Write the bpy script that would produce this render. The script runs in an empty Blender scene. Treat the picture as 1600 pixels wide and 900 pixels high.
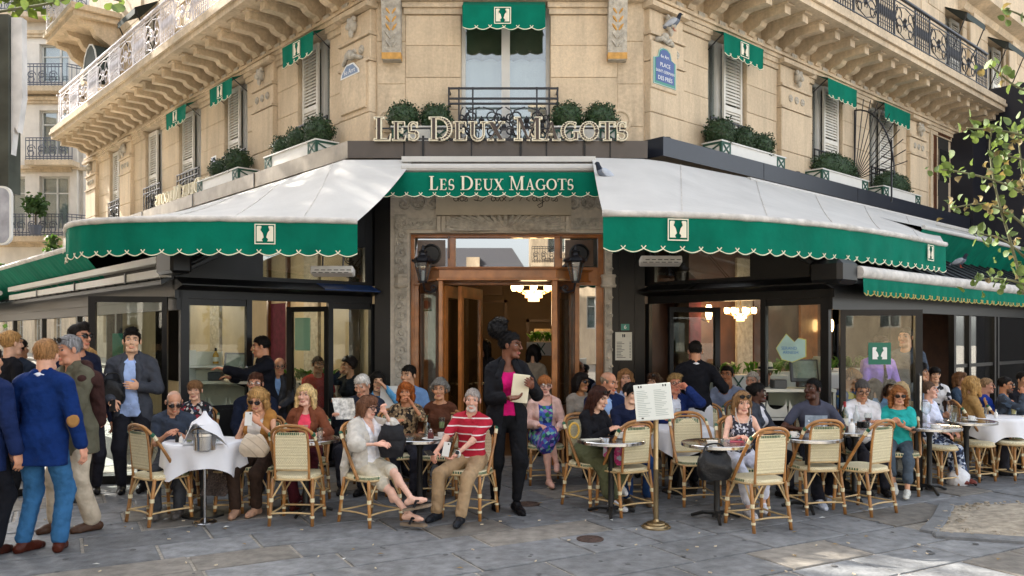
import bpy, bmesh, math, random
import numpy as np
from mathutils import Vector, Matrix
random.seed(7); rng = np.random.default_rng(7)
sc = bpy.context.scene
COL = sc.collection
# ------------------------------------------------------------------ camera, sky, sun
F, HCAM, YH = 1274.0, 1.75, 525.0          # focal length and horizon in photo pixels, eye height in metres
cd = bpy.data.cameras.new('camera'); cam = bpy.data.objects.new('camera', cd); COL.objects.link(cam)
cam.location = (0, 0, HCAM); cam.rotation_euler = (math.pi/2, 0, 0)
cd.sensor_width = 36; cd.lens = F/1600*36; cd.shift_y = (YH-450)/1600; cd.clip_end = 600; cd.clip_start = .05
sc.camera = cam
SUN_AZ, SUN_EL = math.radians(-50), math.radians(34)
w = bpy.data.worlds.new('World'); sc.world = w; w.use_nodes = True
nt = w.node_tree; bg = nt.nodes['Background']
sky = nt.nodes.new('ShaderNodeTexSky'); sky.sky_type = 'NISHITA'; sky.sun_disc = False
sky.sun_elevation = SUN_EL; sky.sun_rotation = SUN_AZ % (2*math.pi); sky.dust_density = 2.5; sky.air_density = 1.0; sky.ozone_density = .6
hs = nt.nodes.new('ShaderNodeHueSaturation'); hs.inputs['Saturation'].default_value = .32
nt.links.new(sky.outputs[0], hs.inputs['Color']); nt.links.new(hs.outputs[0], bg.inputs[0])
bg.inputs[1].default_value = .15
sd = Vector((math.sin(SUN_AZ)*math.cos(SUN_EL), math.cos(SUN_AZ)*math.cos(SUN_EL), math.sin(SUN_EL)))
ld = bpy.data.lights.new('sun', 'SUN'); ld.energy = 4.0; ld.angle = math.radians(.5); ld.color = (1, .93, .82)
lo = bpy.data.objects.new('sun', ld); COL.objects.link(lo); lo.rotation_euler = (-sd).to_track_quat('-Z', 'Y').to_euler()
sc.view_settings.view_transform = 'Standard'; sc.view_settings.look = 'None'; sc.view_settings.gamma = 1
sc.view_settings.exposure = 2.0
sc.cycles.max_bounces = 6; sc.cycles.transparent_max_bounces = 12; sc.cycles.glossy_bounces = 3; sc.cycles.diffuse_bounces = 3
sc.cycles.sample_clamp_indirect = 4

# ------------------------------------------------------------------ helpers
def P(px, py, d): return Vector(((px-800)*d/F, d, HCAM-(py-YH)*d/F))
def srgb(h):
    h = h.lstrip('#'); c = [int(h[i:i+2], 16)/255 for i in (0, 2, 4)]
    return tuple(x/12.92 if x <= .04045 else ((x+.055)/1.055)**2.4 for x in c)
MATS = {}
def M(name, color=(.5, .5, .5), rough=.6, metal=0, noise=0, nscale=8, bump=0, bscale=40, rand=0, spec=.5, emit=0, ecol=None, wave=None, stain=0, coat=0):
    """procedural principled material; colour varies with noise, per object randomness and large stains"""
    if name in MATS: return MATS[name]
    if isinstance(color, str): color = srgb(color)
    m = bpy.data.materials.new(name); m.use_nodes = True; MATS[name] = m
    n = m.node_tree; b = n.nodes['Principled BSDF']; L = n.links.new
    b.inputs['Roughness'].default_value = rough; b.inputs['Metallic'].default_value = metal
    b.inputs['Specular IOR Level'].default_value = spec; b.inputs['Coat Weight'].default_value = coat
    cur = None
    if noise or rand or stain or bump or wave:
        tc = n.nodes.new('ShaderNodeTexCoord')
    rgb = n.nodes.new('ShaderNodeRGB'); rgb.outputs[0].default_value = (*color, 1); cur = rgb.outputs[0]
    def mul(cur, fac):
        h = n.nodes.new('ShaderNodeHueSaturation'); L(cur, h.inputs['Color']); L(fac, h.inputs['Value']); return h.outputs[0]
    def rangemap(o, a0, a1, b0, b1):
        r = n.nodes.new('ShaderNodeMapRange'); r.inputs[1].default_value = a0; r.inputs[2].default_value = a1
        r.inputs[3].default_value = b0; r.inputs[4].default_value = b1; L(o, r.inputs[0]); return r.outputs[0]
    if noise:
        t = n.nodes.new('ShaderNodeTexNoise'); t.inputs['Scale'].default_value = nscale; t.inputs['Detail'].default_value = 4
        L(tc.outputs['Object'], t.inputs['Vector']); cur = mul(cur, rangemap(t.outputs[0], .3, .7, 1-noise, 1+noise))
    if stain:
        t = n.nodes.new('ShaderNodeTexNoise'); t.inputs['Scale'].default_value = 1.1; t.inputs['Detail'].default_value = 6; t.inputs['Roughness'].default_value = .65
        g = n.nodes.new('ShaderNodeNewGeometry'); mp = n.nodes.new('ShaderNodeMapping'); mp.inputs['Scale'].default_value = (1, 1, .45)
        L(g.outputs['Position'], mp.inputs[0]); L(mp.outputs[0], t.inputs['Vector']); cur = mul(cur, rangemap(t.outputs[0], .35, .65, 1-stain, 1+stain*.6))
    if rand:
        oi = n.nodes.new('ShaderNodeObjectInfo'); cur = mul(cur, rangemap(oi.outputs['Random'], 0, 1, 1-rand, 1+rand))
    if wave:   # (scale, strength, color2, axis)
        t = n.nodes.new('ShaderNodeTexWave'); t.inputs['Scale'].default_value = wave[0]; t.bands_direction = wave[3]; t.inputs['Distortion'].default_value = wave[4] if len(wave) > 4 else 0
        L(tc.outputs['Object'], t.inputs['Vector'])
        mx = n.nodes.new('ShaderNodeMix'); mx.data_type = 'RGBA'; r = rangemap(t.outputs['Fac'], wave[1], min(1, wave[1]+.08), 0, 1)
        c2 = srgb(wave[2]) if isinstance(wave[2], str) else wave[2]
        L(r, mx.inputs[0]); L(cur, mx.inputs[6]); mx.inputs[7].default_value = (*c2, 1); cur = mx.outputs[2]
    L(cur, b.inputs['Base Color'])
    if bump:
        t = n.nodes.new('ShaderNodeTexNoise'); t.inputs['Scale'].default_value = bscale; t.inputs['Detail'].default_value = 3
        L(tc.outputs['Object'], t.inputs['Vector']); bp = n.nodes.new('ShaderNodeBump'); bp.inputs['Strength'].default_value = bump; bp.inputs['Distance'].default_value = .02
        L(t.outputs[0], bp.inputs['Height']); L(bp.outputs[0], b.inputs['Normal'])
    if emit:
        b.inputs['Emission Color'].default_value = (*(ecol or color), 1); b.inputs['Emission Strength'].default_value = emit
    return m
def glass_mat(name, tint=(.9, .95, .92), refl=.12):
    m = bpy.data.materials.new(name); m.use_nodes = True; n = m.node_tree; n.nodes.clear(); L = n.links.new
    o = n.nodes.new('ShaderNodeOutputMaterial'); t = n.nodes.new('ShaderNodeBsdfTransparent'); t.inputs[0].default_value = (*tint, 1)
    g = n.nodes.new('ShaderNodeBsdfGlossy'); g.inputs['Roughness'].default_value = .01
    fr = n.nodes.new('ShaderNodeLayerWeight'); fr.inputs[0].default_value = .5
    r = n.nodes.new('ShaderNodeMapRange'); r.inputs[3].default_value = refl; r.inputs[4].default_value = 1; r.inputs[1].default_value = 0; r.inputs[2].default_value = 1
    pw = n.nodes.new('ShaderNodeMath'); pw.operation = 'POWER'; pw.inputs[1].default_value = 3
    L(fr.outputs['Facing'], pw.inputs[0]); L(pw.outputs[0], r.inputs[0])
    mx = n.nodes.new('ShaderNodeMixShader'); L(r.outputs[0], mx.inputs[0]); L(t.outputs[0], mx.inputs[1]); L(g.outputs[0], mx.inputs[2]); L(mx.outputs[0], o.inputs[0])
    MATS[name] = m; return m

def tag(o, label=None, cat=None, group=None, kind=None):
    if label: o['label'] = label
    if cat: o['category'] = cat
    if group: o['group'] = group
    if kind: o['kind'] = kind
    return o
def thing(name, loc, label, cat, group=None, rz=0):
    o = bpy.data.objects.new(name, None); COL.objects.link(o); o.location = loc; o.rotation_euler = (0, 0, rz); o.empty_display_size = .1
    return tag(o, label, cat, group)
def copy_tree(o, parent=None):
    c = o.copy(); COL.objects.link(c)
    if parent: c.parent = parent
    for ch in KIDS.get(o.name, []): copy_tree(ch, c)
    return c
KIDS = {}
def setparent(o, parent, world=True):
    o.parent = parent; KIDS.setdefault(parent.name, []).append(o)
    if world and parent.type == 'EMPTY': o.matrix_parent_inverse = (Matrix.Translation(parent.location) @ parent.rotation_euler.to_matrix().to_4x4()).inverted()
class Fr:
    """local frame on a facade: s along it, t out of it, z up"""
    def __init__(s, o, u, n):
        s.o = Vector((o[0], o[1], 0)); s.u = Vector((*u, 0)).normalized(); s.n = Vector((*n, 0)).normalized()
    def __call__(s, a, t, z): return s.o+s.u*a+s.n*t+Vector((0, 0, z))
    def shift(s, a, t):
        q = s(a, t, 0); return Fr((q.x, q.y), s.u.xy, s.n.xy)
W0 = Fr((0, 0), (1, 0), (0, 1))
class MB:
    def __init__(s): s.v = []; s.f = []; s.mi = []; s.m = []; s.pc = []
    def mat(s, m):
        if m not in s.m: s.m.append(m)
        return s.m.index(m)
    def add(s, vs, fs, m):
        k = len(s.v); i = s.mat(m); s.pc.append((k, len(s.f))); s.v += [tuple(v) for v in vs]
        s.f += [tuple(k+j for j in f) for f in fs]; s.mi += [i]*len(fs); return s
    def hexa(s, p, m): return s.add(p, [(0, 3, 2, 1), (4, 5, 6, 7), (0, 1, 5, 4), (1, 2, 6, 5), (2, 3, 7, 6), (3, 0, 4, 7)], m)
    def fbox(s, fr, s0, s1, t0, t1, z0, z1, m):
        return s.hexa([fr(s0, t0, z0), fr(s1, t0, z0), fr(s1, t1, z0), fr(s0, t1, z0), fr(s0, t0, z1), fr(s1, t0, z1), fr(s1, t1, z1), fr(s0, t1, z1)], m)
    def cham(s, fr, s0, s1, t0, t1, z0, z1, m, c=.012):
        """block whose outer (t1) face is chamfered"""
        a = [fr(s0, t0, z0), fr(s1, t0, z0), fr(s1, t0, z1), fr(s0, t0, z1)]
        b = [fr(s0, t1-c, z0), fr(s1, t1-c, z0), fr(s1, t1-c, z1), fr(s0, t1-c, z1)]
        d = [fr(s0+c, t1, z0+c), fr(s1-c, t1, z0+c), fr(s1-c, t1, z1-c), fr(s0+c, t1, z1-c)]
        fs = [(8, 9, 10, 11)]
        for i in range(4):
            j = (i+1) % 4; fs += [(i, j, 4+j, 4+i), (4+i, 4+j, 8+j, 8+i)]
        return s.add(a+b+d, fs, m)
    def box(s, c, d, m, R=None):
        c = Vector(c); h = [x/2 for x in d]
        ps = [Vector((x*h[0], y*h[1], z*h[2])) for z in (-1, 1) for x, y in ((-1, -1), (1, -1), (1, 1), (-1, 1))]
        return s.hexa([(R @ p if R else p)+c for p in ps], m)
    def beam(s, a, b, wd, ht, m):
        a, b = Vector(a), Vector(b); d = (b-a); L = d.length; q = d.to_track_quat('X', 'Z').to_matrix()
        return s.box((a+b)/2, (L, wd, ht), m, q)
    def tube(s, pts, r, m, n=6, closed=False, caps=True):
        pts = [Vector(p) for p in pts]; N = len(pts); rr = r if isinstance(r, (list, tuple)) else [r]*N
        ref = None; vs = []
        for i, p in enumerate(pts):
            if closed: d = pts[(i+1) % N]-pts[i-1]
            else: d = pts[min(i+1, N-1)]-pts[max(i-1, 0)]
            d = d.normalized() if d.length > 1e-9 else Vector((0, 0, 1))
            if ref is None: ref = d.orthogonal().normalized()
            ref = (ref-d*ref.dot(d)); ref = ref.normalized() if ref.length > 1e-6 else d.orthogonal().normalized()
            b = d.cross(ref)
            vs += [p+(ref*math.cos(2*math.pi*k/n)+b*math.sin(2*math.pi*k/n))*rr[i] for k in range(n)]
        fs = []
        for i in range(N if closed else N-1):
            j = (i+1) % N
            fs += [(i*n+k, i*n+(k+1) % n, j*n+(k+1) % n, j*n+k) for k in range(n)]
        if caps and not closed: fs += [tuple(range(n))[::-1], tuple((N-1)*n+k for k in range(n))]
        return s.add(vs, fs, m)
    def lathe(s, prof, c, m, n=14, axis=None, sx=1, sy=1):
        c = Vector(c); vs = []; N = len(prof)
        R = Vector(axis).to_track_quat('Z', 'Y').to_matrix() if axis is not None else None
        for r, z in prof:
            for k in range(n):
                a = 2*math.pi*k/n; p = Vector((r*sx*math.cos(a), r*sy*math.sin(a), z)); vs.append((R @ p if R else p)+c)
        fs = [(i*n+k, i*n+(k+1) % n, (i+1)*n+(k+1) % n, (i+1)*n+k) for i in range(N-1) for k in range(n)]
        if prof[0][0] > 1e-5: fs.append(tuple(range(n))[::-1])
        if prof[-1][0] > 1e-5: fs.append(tuple((N-1)*n+k for k in range(n)))
        return s.add(vs, fs, m)
    def prism(s, poly, fn, d0, d1, m):
        """poly 2-D outline, fn(x, y, depth) -> point"""
        n = len(poly); vs = [fn(x, y, d0) for x, y in poly]+[fn(x, y, d1) for x, y in poly]
        return s.add(vs, [tuple(range(n))[::-1], tuple(range(n, 2*n))]+[(i, (i+1) % n, n+(i+1) % n, n+i) for i in range(n)], m)
    def grid(s, rows, m, closed=False):
        """rows: list of equal-length point lists"""
        R, C = len(rows), len(rows[0]); vs = [p for r in rows for p in r]
        return s.add(vs, [(i*C+j, i*C+(j+1) % C, (i+1)*C+(j+1) % C, (i+1)*C+j) for i in range(R-1) for j in range(C if closed else C-1)], m)
    def split(s, name, parent, **kw):
        """every piece added so far becomes an object of its own"""
        e = s.pc+[(len(s.v), len(s.f))]
        for (v0, f0), (v1, f1) in zip(e, e[1:]):
            q = MB(); q.m = s.m; q.v = s.v[v0:v1]; q.f = [tuple(j-v0 for j in f) for f in s.f[f0:f1]]; q.mi = s.mi[f0:f1]; o = q.build(name, parent, **kw)
        return o
    def build(s, name, parent=None, smooth=False, origin=None, bevel=0, world=True):
        me = bpy.data.meshes.new(name); vs = s.v
        if parent is None and origin is None and vs:
            a = np.array([tuple(v) for v in vs]); origin = ((a[:, 0].min()+a[:, 0].max())/2, (a[:, 1].min()+a[:, 1].max())/2, a[:, 2].min())
        if origin is not None: vs = [(v[0]-origin[0], v[1]-origin[1], v[2]-origin[2]) for v in vs]
        me.from_pydata(vs, [], s.f)
        for m in s.m: me.materials.append(m)
        if len(s.m) > 1: me.polygons.foreach_set('material_index', s.mi)
        if bevel:
            bm = bmesh.new(); bm.from_mesh(me); bmesh.ops.remove_doubles(bm, verts=bm.verts, dist=1e-5)
            bmesh.ops.recalc_face_normals(bm, faces=bm.faces)
            bmesh.ops.bevel(bm, geom=[e for e in bm.edges if len(e.link_faces) == 2 and e.calc_face_angle(0) > .6], offset=bevel, segments=1, affect='EDGES', clamp_overlap=True)
            bm.to_mesh(me); bm.free()
        else:
            bm = bmesh.new(); bm.from_mesh(me); bmesh.ops.recalc_face_normals(bm, faces=bm.faces); bm.to_mesh(me); bm.free()
        if smooth is True: me.polygons.foreach_set('use_smooth', [True]*len(me.polygons))
        elif smooth: me.polygons.foreach_set('use_smooth', [True]*len(me.polygons)); me.set_sharp_from_angle(angle=smooth)
        me.update()
        o = bpy.data.objects.new(name, me); COL.objects.link(o)
        if origin is not None: o.location = origin
        if parent is not None: setparent(o, parent, world)
        return o
def instance(o, parent, mat4=None):
    c = bpy.data.objects.new(o.name.split('.')[0], o.data); COL.objects.link(c)
    if parent: setparent(c, parent)
    if mat4 is not None: c.matrix_basis = mat4
    return c
def arc(cx, cy, r, a0, a1, n, ry=None):
    return [(cx+r*math.cos(math.radians(a0+(a1-a0)*i/n)), cy+(ry or r)*math.sin(math.radians(a0+(a1-a0)*i/n))) for i in range(n+1)]
def spiral(cx, cy, r0, r1, a0, turns, n=18):
    return [(cx+(r0+(r1-r0)*i/n)*math.cos(math.radians(a0)+turns*2*math.pi*i/n), cy+(r0+(r1-r0)*i/n)*math.sin(math.radians(a0)+turns*2*math.pi*i/n)) for i in range(n+1)]

# serif capitals drawn as polygons in a unit-high box
def strokepoly(pts, ws):
    out = []; L = []; Rr = []
    for i, (x, y) in enumerate(pts):
        x0, y0 = pts[max(0, i-1)]; x1, y1 = pts[min(len(pts)-1, i+1)]
        dx, dy = x1-x0, y1-y0; q = math.hypot(dx, dy) or 1; nx, ny = -dy/q, dx/q; w_ = ws[i]/2
        L.append((x+nx*w_, y+ny*w_)); Rr.append((x-nx*w_, y-ny*w_))
    for i in range(len(pts)-1): out.append([L[i], Rr[i], Rr[i+1], L[i+1]])
    return out
def rc(x0, y0, x1, y1): return [(x0, y0), (x1, y0), (x1, y1), (x0, y1)]
TK, TN = .15, .06
def bowl(cx, cy, rx, ry, a0, a1, n=14):
    pts = arc(cx, cy, rx, a0, a1, n, ry); ws = []
    for i in range(n+1):
        a = math.radians(a0+(a1-a0)*i/n); ws.append(TN+(TK-TN)*abs(math.cos(a))**1.3)
    return strokepoly(pts, ws)
def glyph(ch):
    S = TN*.8
    if ch == 'L': return .62, [rc(.09, 0, .09+TK, 1), rc(0, 1-S, .33, 1.001), rc(0, -.001, .56, S), [(.56, 0), (.6, .26), (.57, .26), (.46, S)]]
    if ch == 'E': return .64, [rc(.09, 0, .09+TK, 1), rc(0, 1-S, .54, 1.001), rc(0, -.001, .56, S), [(.56, 0), (.6, .24), (.57, .24), (.46, S)], [(.54, 1), (.56, .78), (.53, .78), (.45, 1-S)], rc(.24, .49, .45, .49+S), rc(.43, .40, .46, .64)]
    if ch == 'S': 
        pts = arc(.27, .75, .17, 30, 180, 9, .22)+arc(.27, .5, .17, 200, 215, 1, .1)[:1]+arc(.27, .25, .19, 60, -150, 13, .23)
        n = len(pts); ws = [TN+(TK-TN)*math.exp(-((i-n*.48)/(n*.2))**2) for i in range(n)]
        return .54, strokepoly(pts, ws)+[rc(.42, .72, .45, .98), rc(.06, .02, .09, .3)]
    if ch == 'D': return .86, [rc(.09, 0, .09+TK, 1), rc(0, 1-S, .4, 1.001), rc(0, -.001, .4, S)]+bowl(.36, .5, .4, .475, 90, -90)
    if ch == 'U': return .82, [rc(.1, .3, .1+TK, 1), rc(0, 1-S, .36, 1.001), rc(.66, .3, .66+TN, 1), rc(.56, 1-S, .82, 1.001)]+strokepoly(arc(.43, .32, .255, 180, 360, 12, .3), [TK-(TK-TN)*i/12 for i in range(13)])
    if ch == 'X': return .78, [[(.06, 1), (.24, 1), (.74, 0), (.56, 0)], [(.08, 0), (.15, 0), (.7, 1), (.63, 1)], rc(0, 1-S, .33, 1.001), rc(.46, -.001, .8, S), rc(0, -.001, .26, S), rc(.54, 1-S, .8, 1.001)]
    if ch == 'M': return 1.02, [rc(.12, 0, .12+TN, 1), [(.1, 1), (.24, 1), (.56, 0), (.49, 0)], [(.48, 0), (.54, .02), (.84, 1), (.78, 1)], rc(.78, 0, .78+TK, 1), rc(0, -.001, .28, S), rc(.68, -.001, 1.02, S), rc(0, 1-S, .2, 1.001), rc(.84, 1-S, 1.02, 1.001)]
    if ch == 'A': return .78, [[(.08, 0), (.14, 0), (.4, .93), (.36, 1)], [(.53, 0), (.7, 0), (.42, 1.02), (.34, 1)], rc(.2, .3, .58, .3+S), rc(0, -.001, .24, S), rc(.44, -.001, .8, S)]
    if ch == 'G': return .82, bowl(.43, .5, .36, .48, 50, 310, 18)+[rc(.63, .05, .63+TK*.9, .42), rc(.53, .40, .86, .40+S), rc(.64, .7, .67, .97)]
    if ch == 'O': return .86, bowl(.43, .5, .36, .475, 0, 360, 22)
    if ch == 'T': return .72, [rc(.29, 0, .29+TK, 1), rc(0, 1-S, .72, 1.001), rc(.19, -.001, .54, S), rc(0, .74, .035, 1), rc(.685, .74, .72, 1)]
    return .35, []
def lettering(name, parent, text, fn, h, d0, d1, m, small=.78, track=.1, grow=0, width=None):
    """text: words with capitals taller, each letter an object; fn(x, y, depth)"""
    x = 0; items = []
    for wd in text.split(' '):
        for i, ch in enumerate(wd):
            sc_ = 1 if i == 0 else small
            a, polys = glyph(ch); items.append((x, sc_, polys)); x += (a+track)*sc_
        x += .34
    x -= .44; k = (width/(x*h)) if width else 1
    q = 0
    for x0, s_, polys in items:
        mb = MB()
        for p in polys:
            q += 1; e = (q % 7)*.0004
            if grow:
                cx = sum(a for a, _ in p)/len(p); cy = sum(b for _, b in p)/len(p)
                p = [(a+grow*(1 if a > cx+1e-4 else -1 if a < cx-1e-4 else 0), b+grow*(1 if b > cy+1e-4 else -1 if b < cy-1e-4 else 0)) for a, b in p]
            mb.prism([((x0+a*s_-x/2)*h*k, b*s_*h) for a, b in p], fn, d0, d1+e, m)
        mb.build(name, parent)
def sans(body, size, name, m, fnmat, parent=None, align='CENTER', world=True):
    """flat print with the built-in font, converted to a mesh; fnmat: 4x4 placing the text plane"""
    cu = bpy.data.curves.new(name, 'FONT'); cu.body = body; cu.size = size; cu.align_x = align; cu.align_y = 'CENTER'; cu.extrude = .0006; cu.resolution_u = 2
    t = bpy.data.objects.new(name, cu); COL.objects.link(t)
    me = bpy.data.meshes.new_from_object(t.evaluated_get(bpy.context.evaluated_depsgraph_get())); bpy.data.objects.remove(t)
    me.transform(fnmat); me.materials.clear(); me.materials.append(m)
    o = bpy.data.objects.new(name, me); COL.objects.link(o)
    if parent: setparent(o, parent, world)
    return o
def planemat(o, u, v):
    u, v = Vector(u).normalized(), Vector(v).normalized(); n = u.cross(v)
    return Matrix(((u.x, v.x, n.x, o[0]), (u.y, v.y, n.y, o[1]), (u.z, v.z, n.z, o[2]), (0, 0, 0, 1)))

# ------------------------------------------------------------------ materials
STONE = M('stone', (.60, .475, .325), .85, noise=.08, nscale=30, bump=.25, bscale=60, rand=.05, stain=.16)
STONE2 = M('stone_trim', (.585, .465, .32), .85, noise=.12, nscale=20, bump=.3, bscale=50, stain=.28)
def streaks(m):
    """vertical rain and soot streaks, in world space"""
    n = m.node_tree; b = n.nodes['Principled BSDF']; g = n.nodes.new('ShaderNodeNewGeometry'); mp = n.nodes.new('ShaderNodeMapping'); mp.inputs['Scale'].default_value = (2.6, 2.6, .22); t = n.nodes.new('ShaderNodeTexNoise'); t.inputs['Scale'].default_value = 1.6; t.inputs['Detail'].default_value = 7; t.inputs['Roughness'].default_value = .7
    r = n.nodes.new('ShaderNodeMapRange'); r.inputs[1].default_value = .36; r.inputs[2].default_value = .52; r.inputs[3].default_value = .86; r.inputs[4].default_value = 1.03; h = n.nodes.new('ShaderNodeHueSaturation'); L = n.links.new
    L(g.outputs['Position'], mp.inputs[0]); L(mp.outputs[0], t.inputs['Vector']); L(t.outputs[0], r.inputs[0]); old = b.inputs['Base Color'].links[0].from_socket; L(old, h.inputs['Color']); L(r.outputs[0], h.inputs['Value']); L(h.outputs[0], b.inputs['Base Color'])
streaks(STONE); streaks(STONE2)
STONEG = M('grey_carved_stone', (.46, .42, .35), .85, noise=.25, nscale=14, bump=.9, bscale=26, stain=.2)
STONEP = M('portal_stone', (.55, .49, .40), .8, noise=.1, nscale=18, bump=.3, bscale=40, stain=.2)
OCHRE = M('ochre_stone', (.55, .30, .08), .8, noise=.2, nscale=15, bump=.3)
IRON = M('black_iron', (.018, .018, .022), .4, metal=.3, noise=.2)
IRONL = M('sun_glare_iron', (.62, .60, .64), .4, metal=.2, noise=.25, nscale=12)  # dark iron painted pale, its colour carries the sun glare
GREEN = M('green_canvas', (.001, .15, .095), .85, noise=.14, nscale=3, bump=.25, bscale=14, stain=.14, spec=.12)
CANVAS = M('white_canvas', (.545, .535, .51), .85, noise=.04, nscale=2.5, bump=.2, bscale=12, stain=.06, spec=.2)
DIRTYC = M('dirty_canvas', (.58, .55, .51), .85, noise=.2, nscale=9, bump=.3, bscale=30, stain=.15)
CREAM = M('cream_paint', (.84, .77, .58), .6)
CREAMW = M('cream_print', (.78, .74, .58), .7)
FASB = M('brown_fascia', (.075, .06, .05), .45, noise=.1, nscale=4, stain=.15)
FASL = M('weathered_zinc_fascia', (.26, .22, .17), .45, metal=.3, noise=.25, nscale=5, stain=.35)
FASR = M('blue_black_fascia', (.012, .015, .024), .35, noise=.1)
BLACK = M('black_paint', (.006, .006, .0065), .35, noise=.2, nscale=6, spec=.3)
BLUEP = M('blue_metal_cap', (.01, .035, .12), .3)
WOOD = M('varnished_wood', (.37, .135, .034), .3, noise=.3, nscale=6, coat=.3, wave=None, stain=.2)
WOODD = M('dark_wood', (.09, .032, .012), .3, noise=.3, nscale=6, coat=.3)
WHITE = M('white_paint', (.62, .61, .57), .5, noise=.03)
SHUT = M('shutter_paint', (.66, .63, .56), .55, noise=.06, nscale=5)
DKGREEN = M('dark_green_paint', (.012, .07, .045), .5)
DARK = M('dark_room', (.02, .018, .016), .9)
CURT = M('white_curtain', (.70, .72, .74), .9, noise=.05, nscale=3, bump=.2, bscale=10)
BLIND = M('olive_blind', (.20, .19, .13), .9, noise=.1)
BOX = M('boxwood_leaf', (.020, .048, .014), .6, noise=.5, nscale=25, rand=.15)
SILVER = M('stainless_steel', (.6, .6, .6), .18, metal=1, noise=.08)
BRASS = M('brass', (.36, .27, .15), .36, metal=1, noise=.2, nscale=10, bump=.1)
ZINC = M('dark_zinc_roof', (.035, .04, .045), .45, metal=.4, noise=.2, nscale=4)
CREAMWALL = M('cream_wall', (.52, .43, .29), .8, noise=.06, nscale=4, stain=.12)
GLASS = glass_mat('clear_glass', (.92, .96, .94), .045)
GLASSW = glass_mat('window_glass', (.8, .84, .83), .16)
GLASSD = glass_mat('mirror_glass', (.12, .13, .12), .38)
def leafmat(name, col, tr=.35):
    m = M(name, col, .6, noise=.45, nscale=9, rand=.25); n = m.node_tree; b = n.nodes['Principled BSDF']
    t = n.nodes.new('ShaderNodeBsdfTranslucent'); t.inputs[0].default_value = (col[0]*2.2, col[1]*2.0, col[2]*1.2, 1)
    mx = n.nodes.new('ShaderNodeMixShader'); mx.inputs[0].default_value = tr
    n.links.new(b.outputs[0], mx.inputs[1]); n.links.new(t.outputs[0], mx.inputs[2]); n.links.new(mx.outputs[0], n.nodes['Material Output'].inputs[0])
    return m
LEAF = leafmat('lime_leaf', (.10, .15, .045), .25); LEAFB = leafmat('browned_leaf', (.19, .15, .07), .2); LEAFT = leafmat('plane_leaf', (.07, .11, .02))
FERN = leafmat('fern', (.04, .12, .015))
# ------------------------------------------------------------------ ground
FC = Fr((0, 11.5), (1, 0), (0, -1)); FL = Fr((-1.9, 11.5), (-.669, .743), (-.743, -.669)); FR = Fr((1.85, 11.5), (.743, .669), (.669, -.743))
SLAB = M('paving_slate', (.165, .170, .176), .68, noise=.30, nscale=9, bump=.5, bscale=30, rand=.26, stain=.25)
SLABB = M('paving_brown', (.195, .178, .155), .7, noise=.28, nscale=9, bump=.5, bscale=22, rand=.2, stain=.2)
MORT = M('sandy_joint', (.33, .30, .255), .95, noise=.3, nscale=30, bump=.5, bscale=80, stain=.2)
SAND = M('sandy_earth', (.36, .31, .24), .95, noise=.35, nscale=12, bump=1, bscale=40, stain=.2)
KERB = M('grey_kerb_stone', (.16, .165, .17), .7, noise=.25, nscale=8, bump=.4)
m = MB(); m.add([(-150, -150, -.03), (150, -150, -.03), (150, 150, -.03), (-150, 150, -.03)], [(0, 1, 2, 3)], MORT)
tag(m.build('ground', origin=(0, 0, 0)), kind='structure')
m = MB(); m.add([(-16, 3, -.012), (16, 3, -.012), (16, 26, -.012), (-16, 26, -.012)], [(0, 1, 2, 3)], MORT)
pav = tag(m.build('pavement', origin=(0, 0, 0)), kind='structure')
def clip_poly(poly, nx, ny, c):
    out = []
    for i, p in enumerate(poly):
        q = poly[(i+1) % len(poly)]; a = nx*p[0]+ny*p[1]-c; b = nx*q[0]+ny*q[1]-c
        if a <= 0: out.append(p)
        if a*b < 0: t = a/(a-b); out.append((p[0]+(q[0]-p[0])*t, p[1]+(q[1]-p[1])*t))
    return out
PQ = [(3.68, 7.12), (6.5, 6.45), (6.5, 8.6), (4.45, 8.35)]; PITQ = list(zip(PQ, PQ[1:]+PQ[:1])); PIT = Vector((3.15, 7.27)); PITu = Vector((.84, -.54)).normalized(); PITv = Vector((.60, .80)).normalized()
ANG = math.radians(29); ca, sa = math.cos(ANG), math.sin(ANG)
cnt = 0; restm = MB(); r0 = -12.0
while r0 < 24:
    hgt = random.choice((.46, .52, .58, .5)); c0 = -20+random.random()
    while c0 < 22:
        ln = random.uniform(.6, 1.25); g = .013
        poly = [(c0+g, r0+g), (c0+ln-g, r0+g), (c0+ln-g, r0+hgt-g), (c0+g, r0+hgt-g)]
        poly = [(x*ca-y*sa, x*sa+y*ca) for x, y in poly]
        cx = sum(p[0] for p in poly)/4; cy = sum(p[1] for p in poly)/4
        if 3.2 < cy < 20 and abs(cx) < .66*cy+1.2:
            a = (Vector((cx, cy))-PIT)
            inpit = all(((q[0]-p[0])*(cy-p[1])-(q[1]-p[1])*(cx-p[0])) > -.12 for p, q in PITQ)
            if not inpit:
                dz = random.uniform(-.003, .004); tx, ty = random.uniform(-.004, .004), random.uniform(-.004, .004)
                top = [(x-(x-cx)*.016, y-(y-cy)*.016, dz+(x-cx)*tx+(y-cy)*ty) for x, y in poly]
                vs = [(x, y, dz-.006+(x-cx)*tx+(y-cy)*ty) for x, y in poly]+top
                vs0 = [(x, y, -.03) for x, y in poly]
                mt = SLABB if random.random() < .24 else SLAB
                seen = cy > 5.3 and cy < 12.3
                mm = MB() if (seen and cnt < 296) else restm
                mm.add(vs0+vs, [(8, 9, 10, 11), (4, 5, 9, 8), (5, 6, 10, 9), (6, 7, 11, 10), (7, 4, 8, 11), (0, 1, 5, 4), (1, 2, 6, 5), (2, 3, 7, 6), (3, 0, 4, 7)], mt)
                if mm is not restm: mm.build('paving_stone', pav); cnt += 1
        c0 += ln
    r0 += hgt
ps = restm.build('far_paving', pav); ps['kind'] = 'stuff'
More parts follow.
